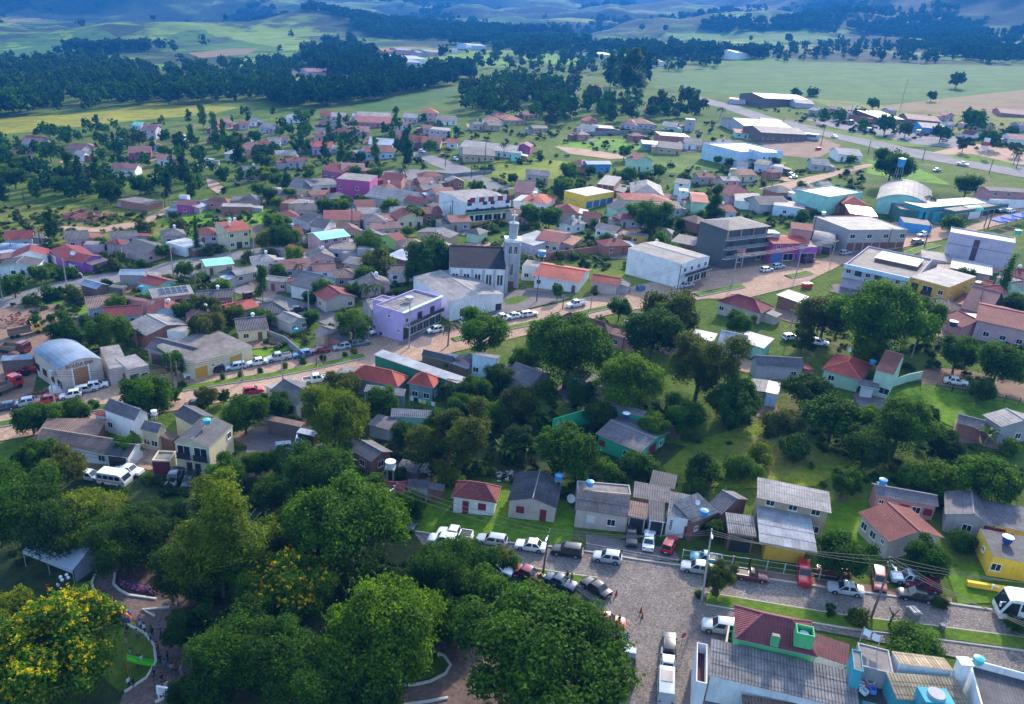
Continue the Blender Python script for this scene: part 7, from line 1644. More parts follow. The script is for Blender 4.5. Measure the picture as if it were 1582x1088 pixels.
for px, py, ty, k, a in ((1218,520,480,'c',1),(1408,553,518,'c',1),(106,733,692,'c',1),(375,760,728,'c',0),(437,590,545,'c',1),(632,538,463,'c',1),(268,600,545,'w',1),(276,600,562,'w',1),(86,630,578,'c',1),(376,590,545,'c',1),(570,525,466,'c',1),(489,568,550,'w',0),(500,565,548,'w',0),
     (268,430,376,'c',1),(356,400,358,'c',1),(104,447,400,'c',1),(5,465,420,'c',1),(63,380,350,'w',0),(56,376,348,'w',0),(38,314,292,'w',1),(255,320,295,'w',1),(182,412,373,'w',1),(202,415,392,'w',0),(363,463,426,'c',1),(393,400,355,'c',0),(477,482,450,'c',1),(698,345,310,'w',1),(695,345,318,'w',0),(20,400,370,'w',1),
     (635,236,210,'w',1),(688,258,228,'w',1),(728,275,250,'w',1),(748,272,218,'w',1),(560,235,200,'w',0),(1130,444,394,'c',1),(1044,462,410,'w',1),(953,468,434,'c',1),(912,480,455,'c',1),(869,478,458,'w',1),(829,466,424,'w',0),(820,320,300,'w',1),(1428,382,345,'w',1),(1369,388,352,'w',1),(1284,403,370,'c',1),(1229,428,382,'c',1),(1252,375,335,'w',1),(1560,440,385,'c',1),(1526,353,330,'w',1),(1520,352,328,'w',0),(1506,490,450,'w',1),
     (1268,225,196,'w',1),(1341,236,218,'w',1),(1425,248,230,'w',1),(1528,268,247,'w',1),(1570,260,240,'w',1),(1208,200,182,'w',1),(1312,186,163,'w',0),(1382,198,182,'c',0),(1530,218,200,'w',0),(1540,220,204,'w',0),(720,340,322,'w',0),(980,300,280,'w',1),(1180,300,265,'w',1),(1190,300,272,'w',1)):
    pole(px, py, ty, k, a)
m_ = pole(1390, 171, 122, 'c', 0, lab='tall thin radio mast in front of the soy field'); pole(544, 360, 305, 'w', 0, lab='tall dark bare pole in a mid town garden')
def wires(a, b, lab, sag=.6, off=(0, 0), rad=.034):
    root = bpy.data.objects.new('power_line', None); C.objects.link(root); pa, pb = (POLES[q] if isinstance(q, tuple) else q for q in (a, b)); root.location = pa[0]; root.empty_display_size = .2
    for i in range(3):
        p, q = Vector(pa[i % len(pa)]), Vector(pb[i % len(pb)]); m = MB(); pr = p
        for k in range(1, 11):
            t = k/10; c = p+(q-p)*t-Vector((0, 0, sag*4*t*(1-t))); m.tube(pr-pa[0], c-pa[0], rad, None, 3, cap=False); pr = c
        link('wire', m.mesh('wire', [wire_m]), root)
    tag(root, 'power line', label=lab)
X3 = lambda px, py, h: [at(px, py, h)+Vector((0, 0, -.45*i)) for i in range(3)]
wires((606,818), (375,760), 'power wires over the dark park trees'); wires((1345,957), X3(1640, 980, 8), 'power wires following the grass median to the photo edge'); wires((1084,930), (1345,957), 'power wires above the grass median strip'); wires((570,525), (632,538), 'power wires before the lavender shop'); wires((356,400), (698,345), 'power wires over the mid town roofs', 1.2); wires((869,478), (953,468), 'power wires along the parish house'); wires((86,630), (276,600), 'power wires past the arched warehouse'); wires((276,600), (376,590), 'power wires past the cream shop building')
wires((1345,957), X3(1700, 905, 8.5), 'power wires crossing the parked cars to the photo edge'); wires((838,890), (1084,930), 'power wires between the park corner and the leaning pole'); wires((606,818), (838,890), 'power wires along the lawn of the cottages'); wires((375,760), (106,733), 'power wires over the park tree tops'); wires((1218,520), (1408,553), 'power wires across the dark trees at right', .8); wires((437,590), (632,538), 'power wires along the avenue median'); wires((1130,444), (1284,403), 'power wires along the avenue by the unfinished block'); wires((953,468), (1044,462), 'power wires by the blank white wall'); wires((268,430), (356,400), 'power wires along the left street')
# ------------------------------------------------------------------ tanks, dishes, laundry, signs, fences
def tank(px, py, h, col, r=.62, on=True, lab=None, stand=.0, desc=None):
    p = at(px, py, h); root = bpy.data.objects.new('water_tank', None); C.objects.link(root); root.location = p; root.empty_display_size = .2
    cm = plain('tank_'+col, dict(blue=(.05,.28,.60), navy=(.02,.06,.25), teal=(.05,.45,.45), white=(.7,.72,.74), grey=(.4,.42,.42), black=(.03,.03,.04))[col], .4); hh = r*1.25
    m = MB(); m.lathe([(r*.78, 0), (r, hh*.9), (r*1.03, hh)], 14); link('tank_body', m.mesh('tank_body', [cm], 40), root)
    l = MB(); l.lathe([(r*1.06, hh), (r*1.06, hh+.07), (r*.5, hh+.2), (.001, hh+.24)], 14); link('lid', l.mesh('lid', [cm if col != 'navy' else plain('tank_white', (.7,.72,.74), .4)], 40), root)
    if stand:
        s_ = MB()
        for a in (-1, 1):
            for b in (-1, 1): s_.box(a*r*.6-.06, a*r*.6+.06, b*r*.6-.06, b*r*.6+.06, -stand, 0)
        s_.box(-r, r, -r, r, -.1, -.005); link('stand', s_.mesh('stand', [plain('stand', (.25, .24, .24), .8)]), root)
    if lab: tag(root, 'water tank', label=lab)
    else: tag(root, 'water tank', desc=f'{desc or col} rooftop water tank', pos=(px, py))
for a in ((911,751,3.9,'blue',.6),(863,741,3.5,'blue',.6,1,None,1.5),(1087,796,3.8,'blue',.6),(1363,748,3.9,'blue',.6,1,None,.8),(1555,838,3.3,'navy',.7),(967,645,4.0,'navy',.65),(1348,563,4.2,'blue',.6),(837,395,5.0,'blue',1.1,1,None,2.2),(1472,504,3.4,'navy',.9),(320,655,7.2,'teal',.6),(238,640,5.6,'white',.5,1,None,1),(603,722,5.2,'white',.8,1,None,2.6),(968,500,4.0,'white',.55),(218,447,3.6,'blue',.6),(1572,362,4.2,'teal',1.0),(1272,332,7.2,'white',.7),(826,302,5.0,'white',.9),(1510,1025,5.9,'teal',.55),(457,512,1.2,'teal',.5),(1264,1030,0,'blue',.5)):
    if a[1] == 1030: continue
    tank(a[0], a[1], a[2], a[3], a[4], *(a[5:] if len(a) > 5 else ()))
def water_tower():
    p = at(1382, 292); root = empty('water_tower', 1382, 292); m = MB(); h = 9
    for a in (-1, 1):
        for b in (-1, 1): m.tube((a*1.2, b*1.2, -.3), (a*.9, b*.9, h), .12, None, 5)
    for z in (3, 6): m.box(-1.1, 1.1, -.05, .05, z, z+.1); m.box(-.05, .05, -1.1, 1.1, z+.11, z+.2)
    link('tower_frame', m.mesh('tower_frame', [polem]), root); t = MB(); t.lathe([(1.3, h+.02), (1.6, h+3.2), (1.65, h+3.3), (.001, h+3.7)], 16); link('tank', t.mesh('tank', [plain('tank_blue', (.05, .28, .60), .4)], 40), root)
    tag(root, 'water tower', label='tall blue water tower behind the green halls')
water_tower()
def tankbox():
    p = at(1241, 985, 6.2); root = bpy.data.objects.new('tank_box', None); C.objects.link(root); root.location = p; root.rotation_euler = GH[0].rotation_euler; am = wall_mat('apple'); r, d, h = .95, .8, 1.5
    for q in ((-r, r, -d, -d+.12), (-r, r, d-.12, d), (-r, -r+.12, -d+.12, d-.12), (r-.12, r, -d+.12, d-.12)): m = MB(); m.box(*q, -.8, h-.4); link('side_wall', m.mesh('side_wall', [am]), root)
    t = MB(); t.lathe([(.001, .6), (.5, .62), (.55, .55)], 14); t.lathe([(.55, .55), (.5, -.5)], 14); link('tank', t.mesh('tank', [plain('tank_pale', (.35, .5, .55), .4)]), root); tag(root, 'tank box', label='green box holding a water tank on the maroon roof')
    p = at(1197, 990, 5.9); root = bpy.data.objects.new('chimney', None); C.objects.link(root); root.location = p; root.rotation_euler = GH[0].rotation_euler; m = MB(); m.box(-.42, .42, -.3, .3, -.6, .75); link('stack', m.mesh('stack', [am]), root); t = MB(); t.box(-.36, .36, -.25, .25, .752, .82); link('flue', t.mesh('flue', [blackp]), root); tag(root, 'chimney', label='small green chimney on the maroon roof')
tankbox()
def dish(px, py, h, r=.5):
    p = at(px, py, h); root = bpy.data.objects.new('satellite_dish', None); C.objects.link(root); root.location = p; m = MB(); m.lathe([(.02, 0), (r*.6, .08), (r, .22)], 14); o = link('dish', m.mesh('dish', [plain('dish_white', (.68, .68, .68), .5)]), root, (0, 0, .5)); o.rotation_euler = (.9, 0, .4)
    q = MB(); q.tube((0, 0, -.3), (0, 0, .5), .04); link('mast', q.mesh('mast', [polem]), root); tag(root, 'satellite dish', desc='white satellite dish', pos=(px, py))
for a in ((881,775,.6,.7),(828,296,5,.9),(113,394,4.6,.7),(1076,781,4.5,.4),(1310,545,4,.5)): dish(*a)
cloth_w = plain('cloth_white', (.75, .76, .82), .9); 
def laundry(px, py, h, L, cols, d, lab, drop=.9):
    p = at(px, py, h); root = bpy.data.objects.new('clothes_line', None); C.objects.link(root); root.location = p; root.rotation_euler = (0, 0, road_yaw(px, py, d)); n = len(cols)
    m = MB(); m.tube((-L/2, 0, 1.8), (L/2, 0, 1.8), .02, None, 4); m.tube((-L/2, 0, -.2), (-L/2, 0, 1.9), .05); m.tube((L/2, 0, -.2), (L/2, 0, 1.9), .05); link('line', m.mesh('line', [polem]), root)
    tag(root, 'clothes line', label=lab)
    for i, c in enumerate(cols):
        m = MB(); x0 = -L/2+L*(i+.1)/n; x1 = -L/2+L*(i+.9)/n
        for k in range(4):
            a, b = x0+(x1-x0)*k/4, x0+(x1-x0)*(k+1)/4; y = lambda t: .06*math.sin(t*9+i)
            m.face([(a, y(a), 1.8-drop), (b, y(b), 1.8-drop), (b, y(b)*.3, 1.82), (a, y(a)*.3, 1.82)], 0); m.face([(a, y(a)+.01, 1.8-drop), (b, y(b)+.01, 1.8-drop), (b, y(b)*.3+.01, 1.82), (a, y(a)*.3+.01, 1.82)][::-1], 0)
        o = link('hanging_cloth', m.mesh('hanging_cloth', [plain('cloth_%s' % c, dict(white=(.75,.76,.82), black=(.03,.03,.03), mint=(.45,.7,.65), yellow=(.8,.7,.15), green=(.05,.4,.15))[c], .9)]), None, root.location); o.rotation_euler = root.rotation_euler
        tag(o, 'laundry', desc=f'{c} cloth hanging on the clothes line', pos=(px+i*6, py+i))
laundry(652, 630, 0, 5.5, ['white','black','mint','yellow','green','white'], (1, .2), 'clothes line with washing behind the blue grey annex'); laundry(1342, 996, 5.2, 1.9, ['white','white'], (1, .5), 'clothes line with white washing on the concrete terrace')
def fence(pts, h, kind, lab, gap=2.4, z0=0, cat='fence'):
    ps = [at(*p) for p in pts]; root = empty('fence', *pts[0]); o = ps[0]; mat = dict(white=plain('fence_white', (.42, .42, .43), .6), dark=plain('fence_dark', (.06, .05, .05), .6), yellow=wall_mat('yellow'), grey=plain('fence_grey', (.3, .28, .28), .7), wood=polew)[kind]; 
    for a, b in zip(ps, ps[1:]):
        n = max(1, round((b-a).length/gap)); d = (b-a)/n
        for i in range(n+1):
            q = a+d*i; q.z = gz(q.x, q.y); m = MB(); m.box(-.06, .06, -.06, .06, -.3, h); link('post', m.mesh('post', [mat]), root, q-o)
            if i < n:
                e = a+d*(i+1); e.z = gz(e.x, e.y)
                for z in (h*.12, h*.5, h*.94):
                    r = MB(); r.tube(q-o+Vector((0, 0, z)), e-o+Vector((0, 0, z)), .026, None, 4); link('rail', r.mesh('rail', [mat]), root)
                if kind == 'dark':
                    r = MB()
                    for k in range(1, 12): c = q+(e-q)*k/12-o; r.tube(c+Vector((0, 0, h*.12)), c+Vector((0, 0, h*.94)), .014, None, 3, cap=False)
                    w_ = link('bars', r.mesh('bars', [mat]), root)
    tag(root, cat, label=lab)
fence([(1053,866),(1156,880),(1292,901),(1308,885)], 1.9, 'white', 'white railing fence in front of the white roofed shed'); fence([(1421,597),(1470,606),(1530,618),(1640,640)], 1.6, 'dark', 'dark railing fence with white kerb along the bright lawn'); fence([(20,462),(60,452),(105,443)], 1.3, 'white', 'white garden fence before the dark roofed white house'); fence([(905,848),(960,858),(1045,874)], 1.0, 'grey', 'low grey railing at the parking apron edge', 3)
def wallseg(pts, h, col, lab, t=.2):
    ps = [at(*p) for p in pts]; root = empty('garden_wall', *pts[0]); o = ps[0]
    for a, b in zip(ps, ps[1:]):
        d = (b-a).normalized(); n_ = Vector((-d.y, d.x, 0))*t/2; m = MB(); q = [a-n_, b-n_, b+n_, a+n_]; lo = [Vector((v.x, v.y, gz(v.x, v.y)-.4))-o for v in q]; hi = [Vector((v.x, v.y, gz(v.x, v.y)+h))-o for v in q]
        m.face(hi)
        for i in range(4): j = (i+1) % 4; m.face([lo[i], lo[j], hi[j], hi[i]])
        link('panel', m.mesh('panel', [wall_mat(col)]), root)
    tag(root, 'wall', label=lab)
wallseg([(852,671),(895,658),(935,652)], 3.1, 'green', 'long bright green garden wall leading to the green annex'); wallseg([(1492,905),(1540,913),(1640,928)], .8, 'yellow', 'low yellow garden wall before the yellow house', .5); wallseg([(892,210),(1030,206)], 2.2, 'dgrey', 'long dark grey wall beside the green lot'); wallseg([(660,270),(700,274),(760,268)], 1.6, 'dgrey', 'grey block wall round a yellow lot'); wallseg([(842,402),(922,391)], 2.2, 'brick', 'brick wall behind the parish house'); wallseg([(470,556),(440,530),(400,515)], 1.6, 'dgrey', 'dark block wall beside the yellow green lot'); wallseg([(122,425),(128,430)], 1, 'white', 'white wall stub by the purple house'); wallseg([(66,398),(118,424)], 2.4, 'white', 'white garden wall stepping down beside the purple house'); wallseg([(260,326),(312,328)], 1.0, 'bluewhite', 'low white wall before the pink tower house'); wallseg([(1372,600),(1402,590),(1422,586)], 1.8, 'palegreen', 'pale green wall joined to the mint gable house')
wallseg([(1128,1035),(1118,1010),(1122,985)], 1.9, 'cream', 'cream gate wall beside the maroon roofed house')
def ruin(px, py):
    root = empty('brick_ruin', px, py, road_yaw(px, py, (1, .1))); L, D = 13, 8
    for i, (x0, x1, y0, y1, h) in enumerate(((0, L, 0, .2, 2.0), (0, L, D, D+.2, 2.6), (0, .2, .2, D, 2.3), (L-.2, L, .2, D, 2.4), (4.2, 4.4, .2, D, 2.2), (8.4, 8.6, .2, D, 2.0), (.2, 4.2, 4, 4.2, 2.1), (8.6, L-.2, 4.4, 4.6, 2.2))):
        m = MB()
        if x1-x0 > 5:
            for k in range(4): m.box(x0+(x1-x0)*k/4, x0+(x1-x0)*(k+.62)/4, y0, y1, -1, h-.25*(k % 2)); m.box(x0+(x1-x0)*(k+.62)/4+.002, x0+(x1-x0)*(k+1)/4-.002, y0, y1, -1, .9)
        else: m.box(x0, x1, y0, y1, -1, h)
        link('wall', m.mesh('wall', [wall_mat('brick')]), root)
    tag(root, 'ruin', label='unfinished brick walls of a roofless house in the meadow')
ruin(98, 340)
def solar():
    root, W, D, u, v, s = SOL; r = math.hypot(D, 1.0); g = plain('solar_cell', (.02, .025, .05), .15); fr = plain('alu', (.5, .5, .52), .4, .5)
    for i in range(5):
        for j in range(2):
            o = bpy.data.objects.new('solar_panel', None); C.objects.link(o); o.parent = root; o.location = (W*.22+i*1.35, D*(.28+.32*j), 3.3+1.0*(.28+.32*j)+.12); o.rotation_euler = (math.atan2(1.0, D), 0, 0)
            m = MB(); m.box(0, 1.25, 0, D*.29, 0, .05); link('frame', m.mesh('frame', [fr]), o); m = MB(); m.box(.05, 1.2, .05, D*.29-.05, .052, .06); link('cells', m.mesh('cells', [g]), o)
solar()
# the church
def church():
    tile(580, 330, 5.44); N0 = len(PENDING)
    root, W, D, u, v, s = B('grey church with a dark steep roof and a square bell tower topped by a cross', 555,470, 1000,445, 1115,305, 7.2, 'gx', 'white', 'wine', rise=3.6, front='', left='', right='', full=True, cat='church', name='church', ov=.15)
    for o in root.children:
        if o.name.startswith('roof'): recolor(o, roof_mat('slate'))
    gm_ = wall_mat('white'); dk = plain('pilaster', (.36, .36, .38), .85)
    n = 5
    for i in range(n+1):
        m = MB(); x = W*i/n; m.box(x-.25, x+.25, -.14, .13, -2, 6.9); link('pilaster', m.mesh('pilaster', [dk]), root)
    for i in range(n):
        for t in (.36, .64):
            a, b = win_mesh(.55, 2.6, True, 'dark'); o = link('window', a, root, (W*(i+t)/n, .12, 3.0)); link('pane', b, o)
    # stepped front with vertical fins
    for k, (y, h) in enumerate(((.15, 7.6), (D*.16, 9.2), (D*.32, 10.8), (D*.5, 11.8), (D*.68, 10.6), (D*.84, 9.2), (D-.15, 7.6))):
        m = MB(); m.box(W-.1, W+.7, y-.38, y+.38, -2, h); m.box(W, W+.5, y-.22, y+.22, h+.002, h+.5); link('front_fin', m.mesh('front_fin', [dk]), root)
    m = MB(); m.box(W-.2, W+.25, .53, D-.53, -2, 7.5); link('front_wall', m.mesh('front_wall', [gm_]), root)
    for y in (D*.24, D*.4): a, b = win_mesh(.6, 3.2, True, 'dark'); o = link('window', a, root, (W+.28, y, 3.2)); o.rotation_euler = (0, 0, math.pi/2); link('pane', b, o)
    # tower at the front, far corner
    tx, ty, r = W+1.9, D*.32, 1.75; H1 = 13.6
    m = MB(); m.box(tx-r, tx+r, ty-r, ty+r, -2, H1); link('tower', m.mesh('tower', [wall_mat('grey')]), root); tw = root.children[-1]
    for sx in (-1, 1):
        for sy in (-1, 1): m = MB(); m.box(tx+sx*r-.35, tx+sx*r+.35, ty+sy*r-.35, ty+sy*r+.35, -2, H1-.6); link('tower_buttress', m.mesh('tower_buttress', [dk]), root)
    m = MB(); m.box(tx-r-.45, tx+r+.45, ty-r-.45, ty+r+.45, H1+.002, H1+.7); link('cornice', m.mesh('cornice', [wall_mat('white')]), root)
    m = MB(); m.lathe([(1.2, H1+.7), (1.2, H1+4.4), (1.4, H1+4.4), (1.4, H1+4.8), (.001, H1+5.3)], 8, 0, (tx, ty, 0)); link('lantern', m.mesh('lantern', [dk]), root)
    m = MB(); m.box(tx-.12, tx+.12, ty-.12, ty+.12, H1+5.2, H1+8.0); m.box(tx-.8, tx-.125, ty-.11, ty+.11, H1+6.7, H1+6.95); m.box(tx+.125, tx+.8, ty-.11, ty+.11, H1+6.7, H1+6.95); o = link('cross', m.mesh('cross', [plain('cross_white', (.75, .75, .73), .5)]), root)
    for f, (dx, dy, rz) in enumerate(((0, -1, 0), (1, 0, math.pi/2), (-1, 0, -math.pi/2))):
        for t in (-.7, .7):
            a, b = win_mesh(.9, 2.2, True, 'white'); o = link('belfry_opening', a, root, (tx+dx*(r+.03)+(t if dx == 0 else 0), ty+dy*(r+.03)+(t if dy == 0 else 0), H1-3.2)); o.rotation_euler = (0, 0, rz); link('louvre', b, o)
        if f < 2: a, b = win_mesh(.8, 3.4, True, 'white'); o = link('window', a, root, (tx+dx*(r+.03), ty+dy*(r+.03), 4.5)); o.rotation_euler = (0, 0, rz); link('pane', b, o)
    o = link('door', panel_mesh('door', 1.6, 2.8, 'brown', plain('door_brown', DOORC['brown'])), root, (tx, ty-r-.05, .1))
church()
# shop details
def lettering(root, text, loc, rz, size, mat, name='lettering'):
    cu = bpy.data.curves.new(name, 'FONT'); cu.body = text; cu.size = size; cu.extrude = .03; cu.align_x = 'CENTER'; cu.resolution_u = 2
    t = bpy.data.objects.new('tmp', cu); C.objects.link(t); me = bpy.data.meshes.new_from_object(t.evaluated_get(bpy.context.evaluated_depsgraph_get())); bpy.data.objects.remove(t)
    me.materials.clear(); me.materials.append(mat); o = link(name, me, root, loc); o.rotation_euler = (math.pi/2, 0, rz); return o
root, W, D, u, v, s = WH
o = link('cargo_door', panel_mesh('garage', W*.34, 4.3, 'wood', plain('door_wood', DOORC['wood'], .6)), root, (W*.47, .10, 0))
for t in (-1, 1): m = MB(); m.box(-.14, .14, -.1, .04, -.5, 4.6); link('door_jamb', m.mesh('door_jamb', [wall_mat('white')]), root, (W*.47+t*(W*.17+.15), .10, 0))
lettering(root, 'BOLDA DIA', (W*.47, .05, 4.75), 0, 1.0, plain('letter_brown', (.16, .06, .05), .7)); lettering(root, 'ESCR. 01', (W*.13, .05, 3.0), 0, .42, plain('letter_brown', (.16, .06, .05), .7)) if 0 else None
m = MB(); m.box(-.9, 0, -.7, .7, 0, 1.1); o = link('air_unit', m.mesh('air_unit', [plain('ac', (.45, .44, .43), .6)]), root, (.05, D*.22, 3.0))
def balcony_band(root, x0, x1, z, col, y=-.02, proj_=1.1, nm='balcony', rail=True):
    o = bpy.data.objects.new(nm, None); C.objects.link(o); o.parent = root; o.empty_display_size = .2
    m = MB(); m.box(x0, x1, y-proj_, y, z-.18, z); link('slab', m.mesh('slab', [wall_mat('grey')]), o)
    n = max(2, int((x1-x0)/2.2))
    for i in range(n): m = MB(); a, b = x0+(x1-x0)*i/n+.08, x0+(x1-x0)*(i+1)/n-.08; m.box(a, b, y-proj_, y-proj_+.08, z+.12, z+.95); link('rail_panel', m.mesh('rail_panel', [col]), o)
darkp = plain('dark_panel', (.025, .03, .05), .35)
root, W, D, u, v, s = LAV; balcony_band(root, .3, W-.2, 3.25, darkp)
m = MB(); m.box(-.02, W+.02, -.06, -.02, .0, 2.9); link('shopfront', m.mesh('shopfront', [darkp]), root); m = MB(); m.box(-.5, W+.2, -.6, .2, 6.62, 6.8); link('cornice', m.mesh('cornice', [wall_mat('bluewhite')]), root)
m = MB(); m.lathe([(1.0, 6.82), (1.0, 7.5), (.001, 7.55)], 14, 0, (W*.5, D*.5, 0)); link('roof_hatch', m.mesh('roof_hatch', [wall_mat('grey')]), root)
root, W, D, u, v, s = ST; balcony_band(root, -.4, W+.3, 3.9, darkp); m = MB(); m.box(W*.1, W-.05, -.02, .28, 6.9, 8.6); link('parapet', m.mesh('parapet', [plain('maroon_wall', (.25, .03, .06), .8)]), root)
for i in range(4): m = MB(); m.box(W*(.2+.2*i), W*(.28+.2*i), -.06, -.025, 7.0, 9.1); link('parapet_pier', m.mesh('parapet_pier', [wall_mat('white')]), root)
m = MB(); m.box(.1, W-.1, -.35, -.02, 2.95, 3.6); link('shop_sign', m.mesh('shop_sign', [plain('sign_green', (.10, .45, .06), .5)]), root); m = MB(); m.box(-.3, W+.3, -3.2, -2.9, -1.0, .8); link('front_wall', m.mesh('front_wall', [plain('orange_wall', (.62, .27, .03), .8)]), root)
root, W, D, u, v, s = UF
for k in (1, 2, 3): balcony_band(root, -.3, W+.3, k*2.75, wall_mat('dgrey'), .45)
for k in range(4): m = MB(); m.box(.3, .7, -.05+.3, .35+.2, 8.2, 11); link('column', m.mesh('column', [wall_mat('salmon')]), root, (W*k/3.4, 0, 0))
m = MB(); m.box(0, 1, 0, 1, 0, 1); 
root, W, D, u, v, s = BW; balcony_band(root, .0, W, 3.1, darkp, .0, 1.3, 'canopy')
root, W, D, u, v, s = WB
m = MB(); m.box(-.25, W+.2, -.5, -.02, 5.2, 6.35); link('fascia', m.mesh('fascia', [wall_mat('bluewhite')]), root); balcony_band(root, 0, W, 3.0, plain('rail_grey', (.45, .46, .5), .5), -.02, 1.2)
m = MB(); m.box(W*.28, W*.9, D*.45, D*.8, 5.75, 6.6); link('roof_box', m.mesh('roof_box', [wall_mat('brown')]), root); m = MB(); m.box(W*.27, W*.91, D*.44, D*.81, 6.602, 6.75); link('roof_cap', m.mesh('roof_cap', [wall_mat('white')]), root)
root, W, D, u, v, s = LB
m = MB(); m.box(W*.40, W*.49, -.05, .03, 1.5, 7.6); link('window_strip', m.mesh('window_strip', [plain('dark_strip', (.08, .05, .07), .3)]), root); m = MB(); m.box(0, W, -.06, -.003, 5.2, 5.4); link('string_course', m.mesh('string_course', [wall_mat('dgrey')]), root)
# yellow house front (D=balconies) details
def sign_post(px, py, h, w_, hh, cols, lab, text=None, z0=None):
    root = empty('sign', px, py, road_yaw(px, py, (1, .1))); m = MB()
    for t in (-1, 1): m.tube((t*w_*.42, 0, -.3), (t*w_*.42, 0, h), .09, None, 6)
    link('posts', m.mesh('posts', [plain('sign_steel', (.6, .6, .6), .5)]), root); z = h-hh
    for i, c in enumerate(cols): m = MB(); m.box(-w_/2, w_/2, -.1, .1, z+hh*i/len(cols)+.01, z+hh*(i+1)/len(cols)-.01); link('panel', m.mesh('panel', [plain('sign_%d_%s' % (i, name_of(c)), c, .5)]), root)
    tag(root, 'sign', label=lab); return root
def name_of(c): return '_'.join(str(int(x*100)) for x in c)
sign_post(1517, 244, 9.5, 2.6, 5.6, [(.72,.72,.72), (.6,.03,.03), (.75,.75,.76)], 'tall white and red fuel price sign on the traffic island')
sb = sign_post(255, 1083, 2.1, 1.6, 1.2, [(.72,.73,.76)], 'white notice board on the park path'); 
for z in (1.15, 1.5, 1.8): m = MB(); m.box(-.55, .55, -.115, -.102, z, z+.12); link('notice_line', m.mesh('notice_line', [plain('notice', (.35, .38, .42), .7)]), sb)
def round_sign(px, py):
    root = empty('road_sign', px, py); m = MB(); m.tube((0, 0, -.2), (0, 0, 2.3), .04); link('post', m.mesh('post', [polem]), root); a = MB(); a.lathe([(.001, 0), (.42, 0), (.42, .03), (.001, .03)], 8); o = link('plate', a.mesh('plate', [plain('sign_red', (.35, .05, .06), .5)]), root, (0, -.05, 2.1)); o.rotation_euler = (math.pi/2, 0, .6); tag(root, 'road sign', label='small red road sign beside the queue of cars')
round_sign(1052, 1002)
sd_ = sign_post(1137, 412, 5.6, 3.6, 1.3, [(.62,.20,.22)], 'pinkish red billboard in front of the unfinished block')
def cone(px, py):
    root = empty('traffic_cone', px, py, 0, .14); m = MB(); m.box(-.24, .24, -.24, .24, 0, .05); link('base', m.mesh('base', [blackp]), root); a = MB(); a.lathe([(.18, .05), (.04, .78), (.001, .79)], 10); link('cone_body', a.mesh('cone_body', [plain('cone_orange', (.45, .06, .03), .6)]), root); b = MB(); b.lathe([(.122, .32), (.085, .52)], 10); link('band', b.mesh('band', [plain('cone_white', (.7,.7,.7), .6)]), root); return root
for (px, py), l in zip(((952,920),(990,946),(992,955)), ('lone traffic cone behind the black sedan', 'traffic cone in mid crossing, farther of two', 'traffic cone in mid crossing, nearer of two')): tag(cone(px, py), 'traffic cone', label=l, group='traffic cones at the crossing')
def bin_(px, py, lab, col='blue', w_=2.2):
    root = empty('skip_container', px, py, road_yaw(px, py, AVE)); m = MB(); m.box(-w_/2, w_/2, -.7, .7, 0, 1.2); m.box(-w_/2-.06, w_/2+.06, -.76, .76, 1.202, 1.3); link('container_body', m.mesh('container_body', [paint(col)]), root)
    for s in (-1, 1): a = MB(); a.box(s*w_/4-w_/5, s*w_/4+w_/5, -.6, .6, 1.302, 1.42); link('lid', a.mesh('lid', [paint('darkblue' if col == 'blue' else col)]), root)
    tag(root, 'container', label=lab)
bin_(989, 449, 'blue waste container beside the grass lot'); bin_(438, 695, 'blue covered drum in the paved yard', 'blue', 2.4); bin_(1246, 445, 'red kiosk box on the avenue verge', 'red', 2.6); bin_(1264, 232, 'red container by the highway workshop', 'red', 3.4); bin_(92, 606, 'white tank trailer before the cream warehouse', 'white', 3.2); bin_(1408, 955, 'grey concrete box on the grass median', 'grey', 1.1)
def barrel(px, py):
    root = empty('barrel', px, py, 0, .2); m = MB(); m.lathe([(.32, 0), (.36, .45), (.32, .9), (.001, .9)], 12); link('drum', m.mesh('drum', [plain('drum', (.12, .11, .12), .7)]), root); h = MB(); h.lathe([(.33, .3), (.375, .33), (.33, .36)], 12); link('hoop', h.mesh('hoop', [blackp]), root); tag(root, 'barrel', label='dark barrel stump on the grass median')
barrel(1453, 976)
def bare_tree(px, py):
    root = empty('pruned_tree', px, py, 0, .2); m = MB(); m.tube((0, 0, -.2), (.15, 0, 1.7), .18, .13, 7)
    for a, h in ((.3, 2.5), (2.2, 2.4), (4.0, 2.6), (5.2, 2.2)): m.tube((.15, 0, 1.6), (.15+.75*math.cos(a), .75*math.sin(a), h), .1, .06, 6)
    link('trunk', m.mesh('trunk', [barkm]), root); tag(root, 'tree', label='bare pruned tree stump on the grass median')
bare_tree(1372, 969)
def awning_row():
    for i in range(4):
        px, py = 1540+i*16, 352-i*3.5
        root = empty('canopy_tent', px, py, road_yaw(px, py, AVE)); m = MB(); r, h = 1.9, 2.6
        for k in range(4):
            a = [(-r, -r), (r, -r), (r, r), (-r, r)]; p, q = a[k], a[(k+1) % 4]; m.face([(p[0], p[1], h), (q[0], q[1], h), (0, 0, h+1.1)]); m.face([(p[0], p[1], h-.4), (q[0], q[1], h-.4), (q[0], q[1], h), (p[0], p[1], h)])
        link('canopy', m.mesh('canopy', [plain('canopy_blue', (.01, .13, .62), .5)]), root); l = MB()
        for x in (-r, r):
            for y in (-r, r): l.tube((x*.97, y*.97, -.5), (x*.97, y*.97, h), .05, None, 4)
        link('legs', l.mesh('legs', [polem]), root); tag(root, 'canopy tent', desc='bright blue canopy tent on the avenue', pos=(px, py), group='blue canopy tents')
awning_row()
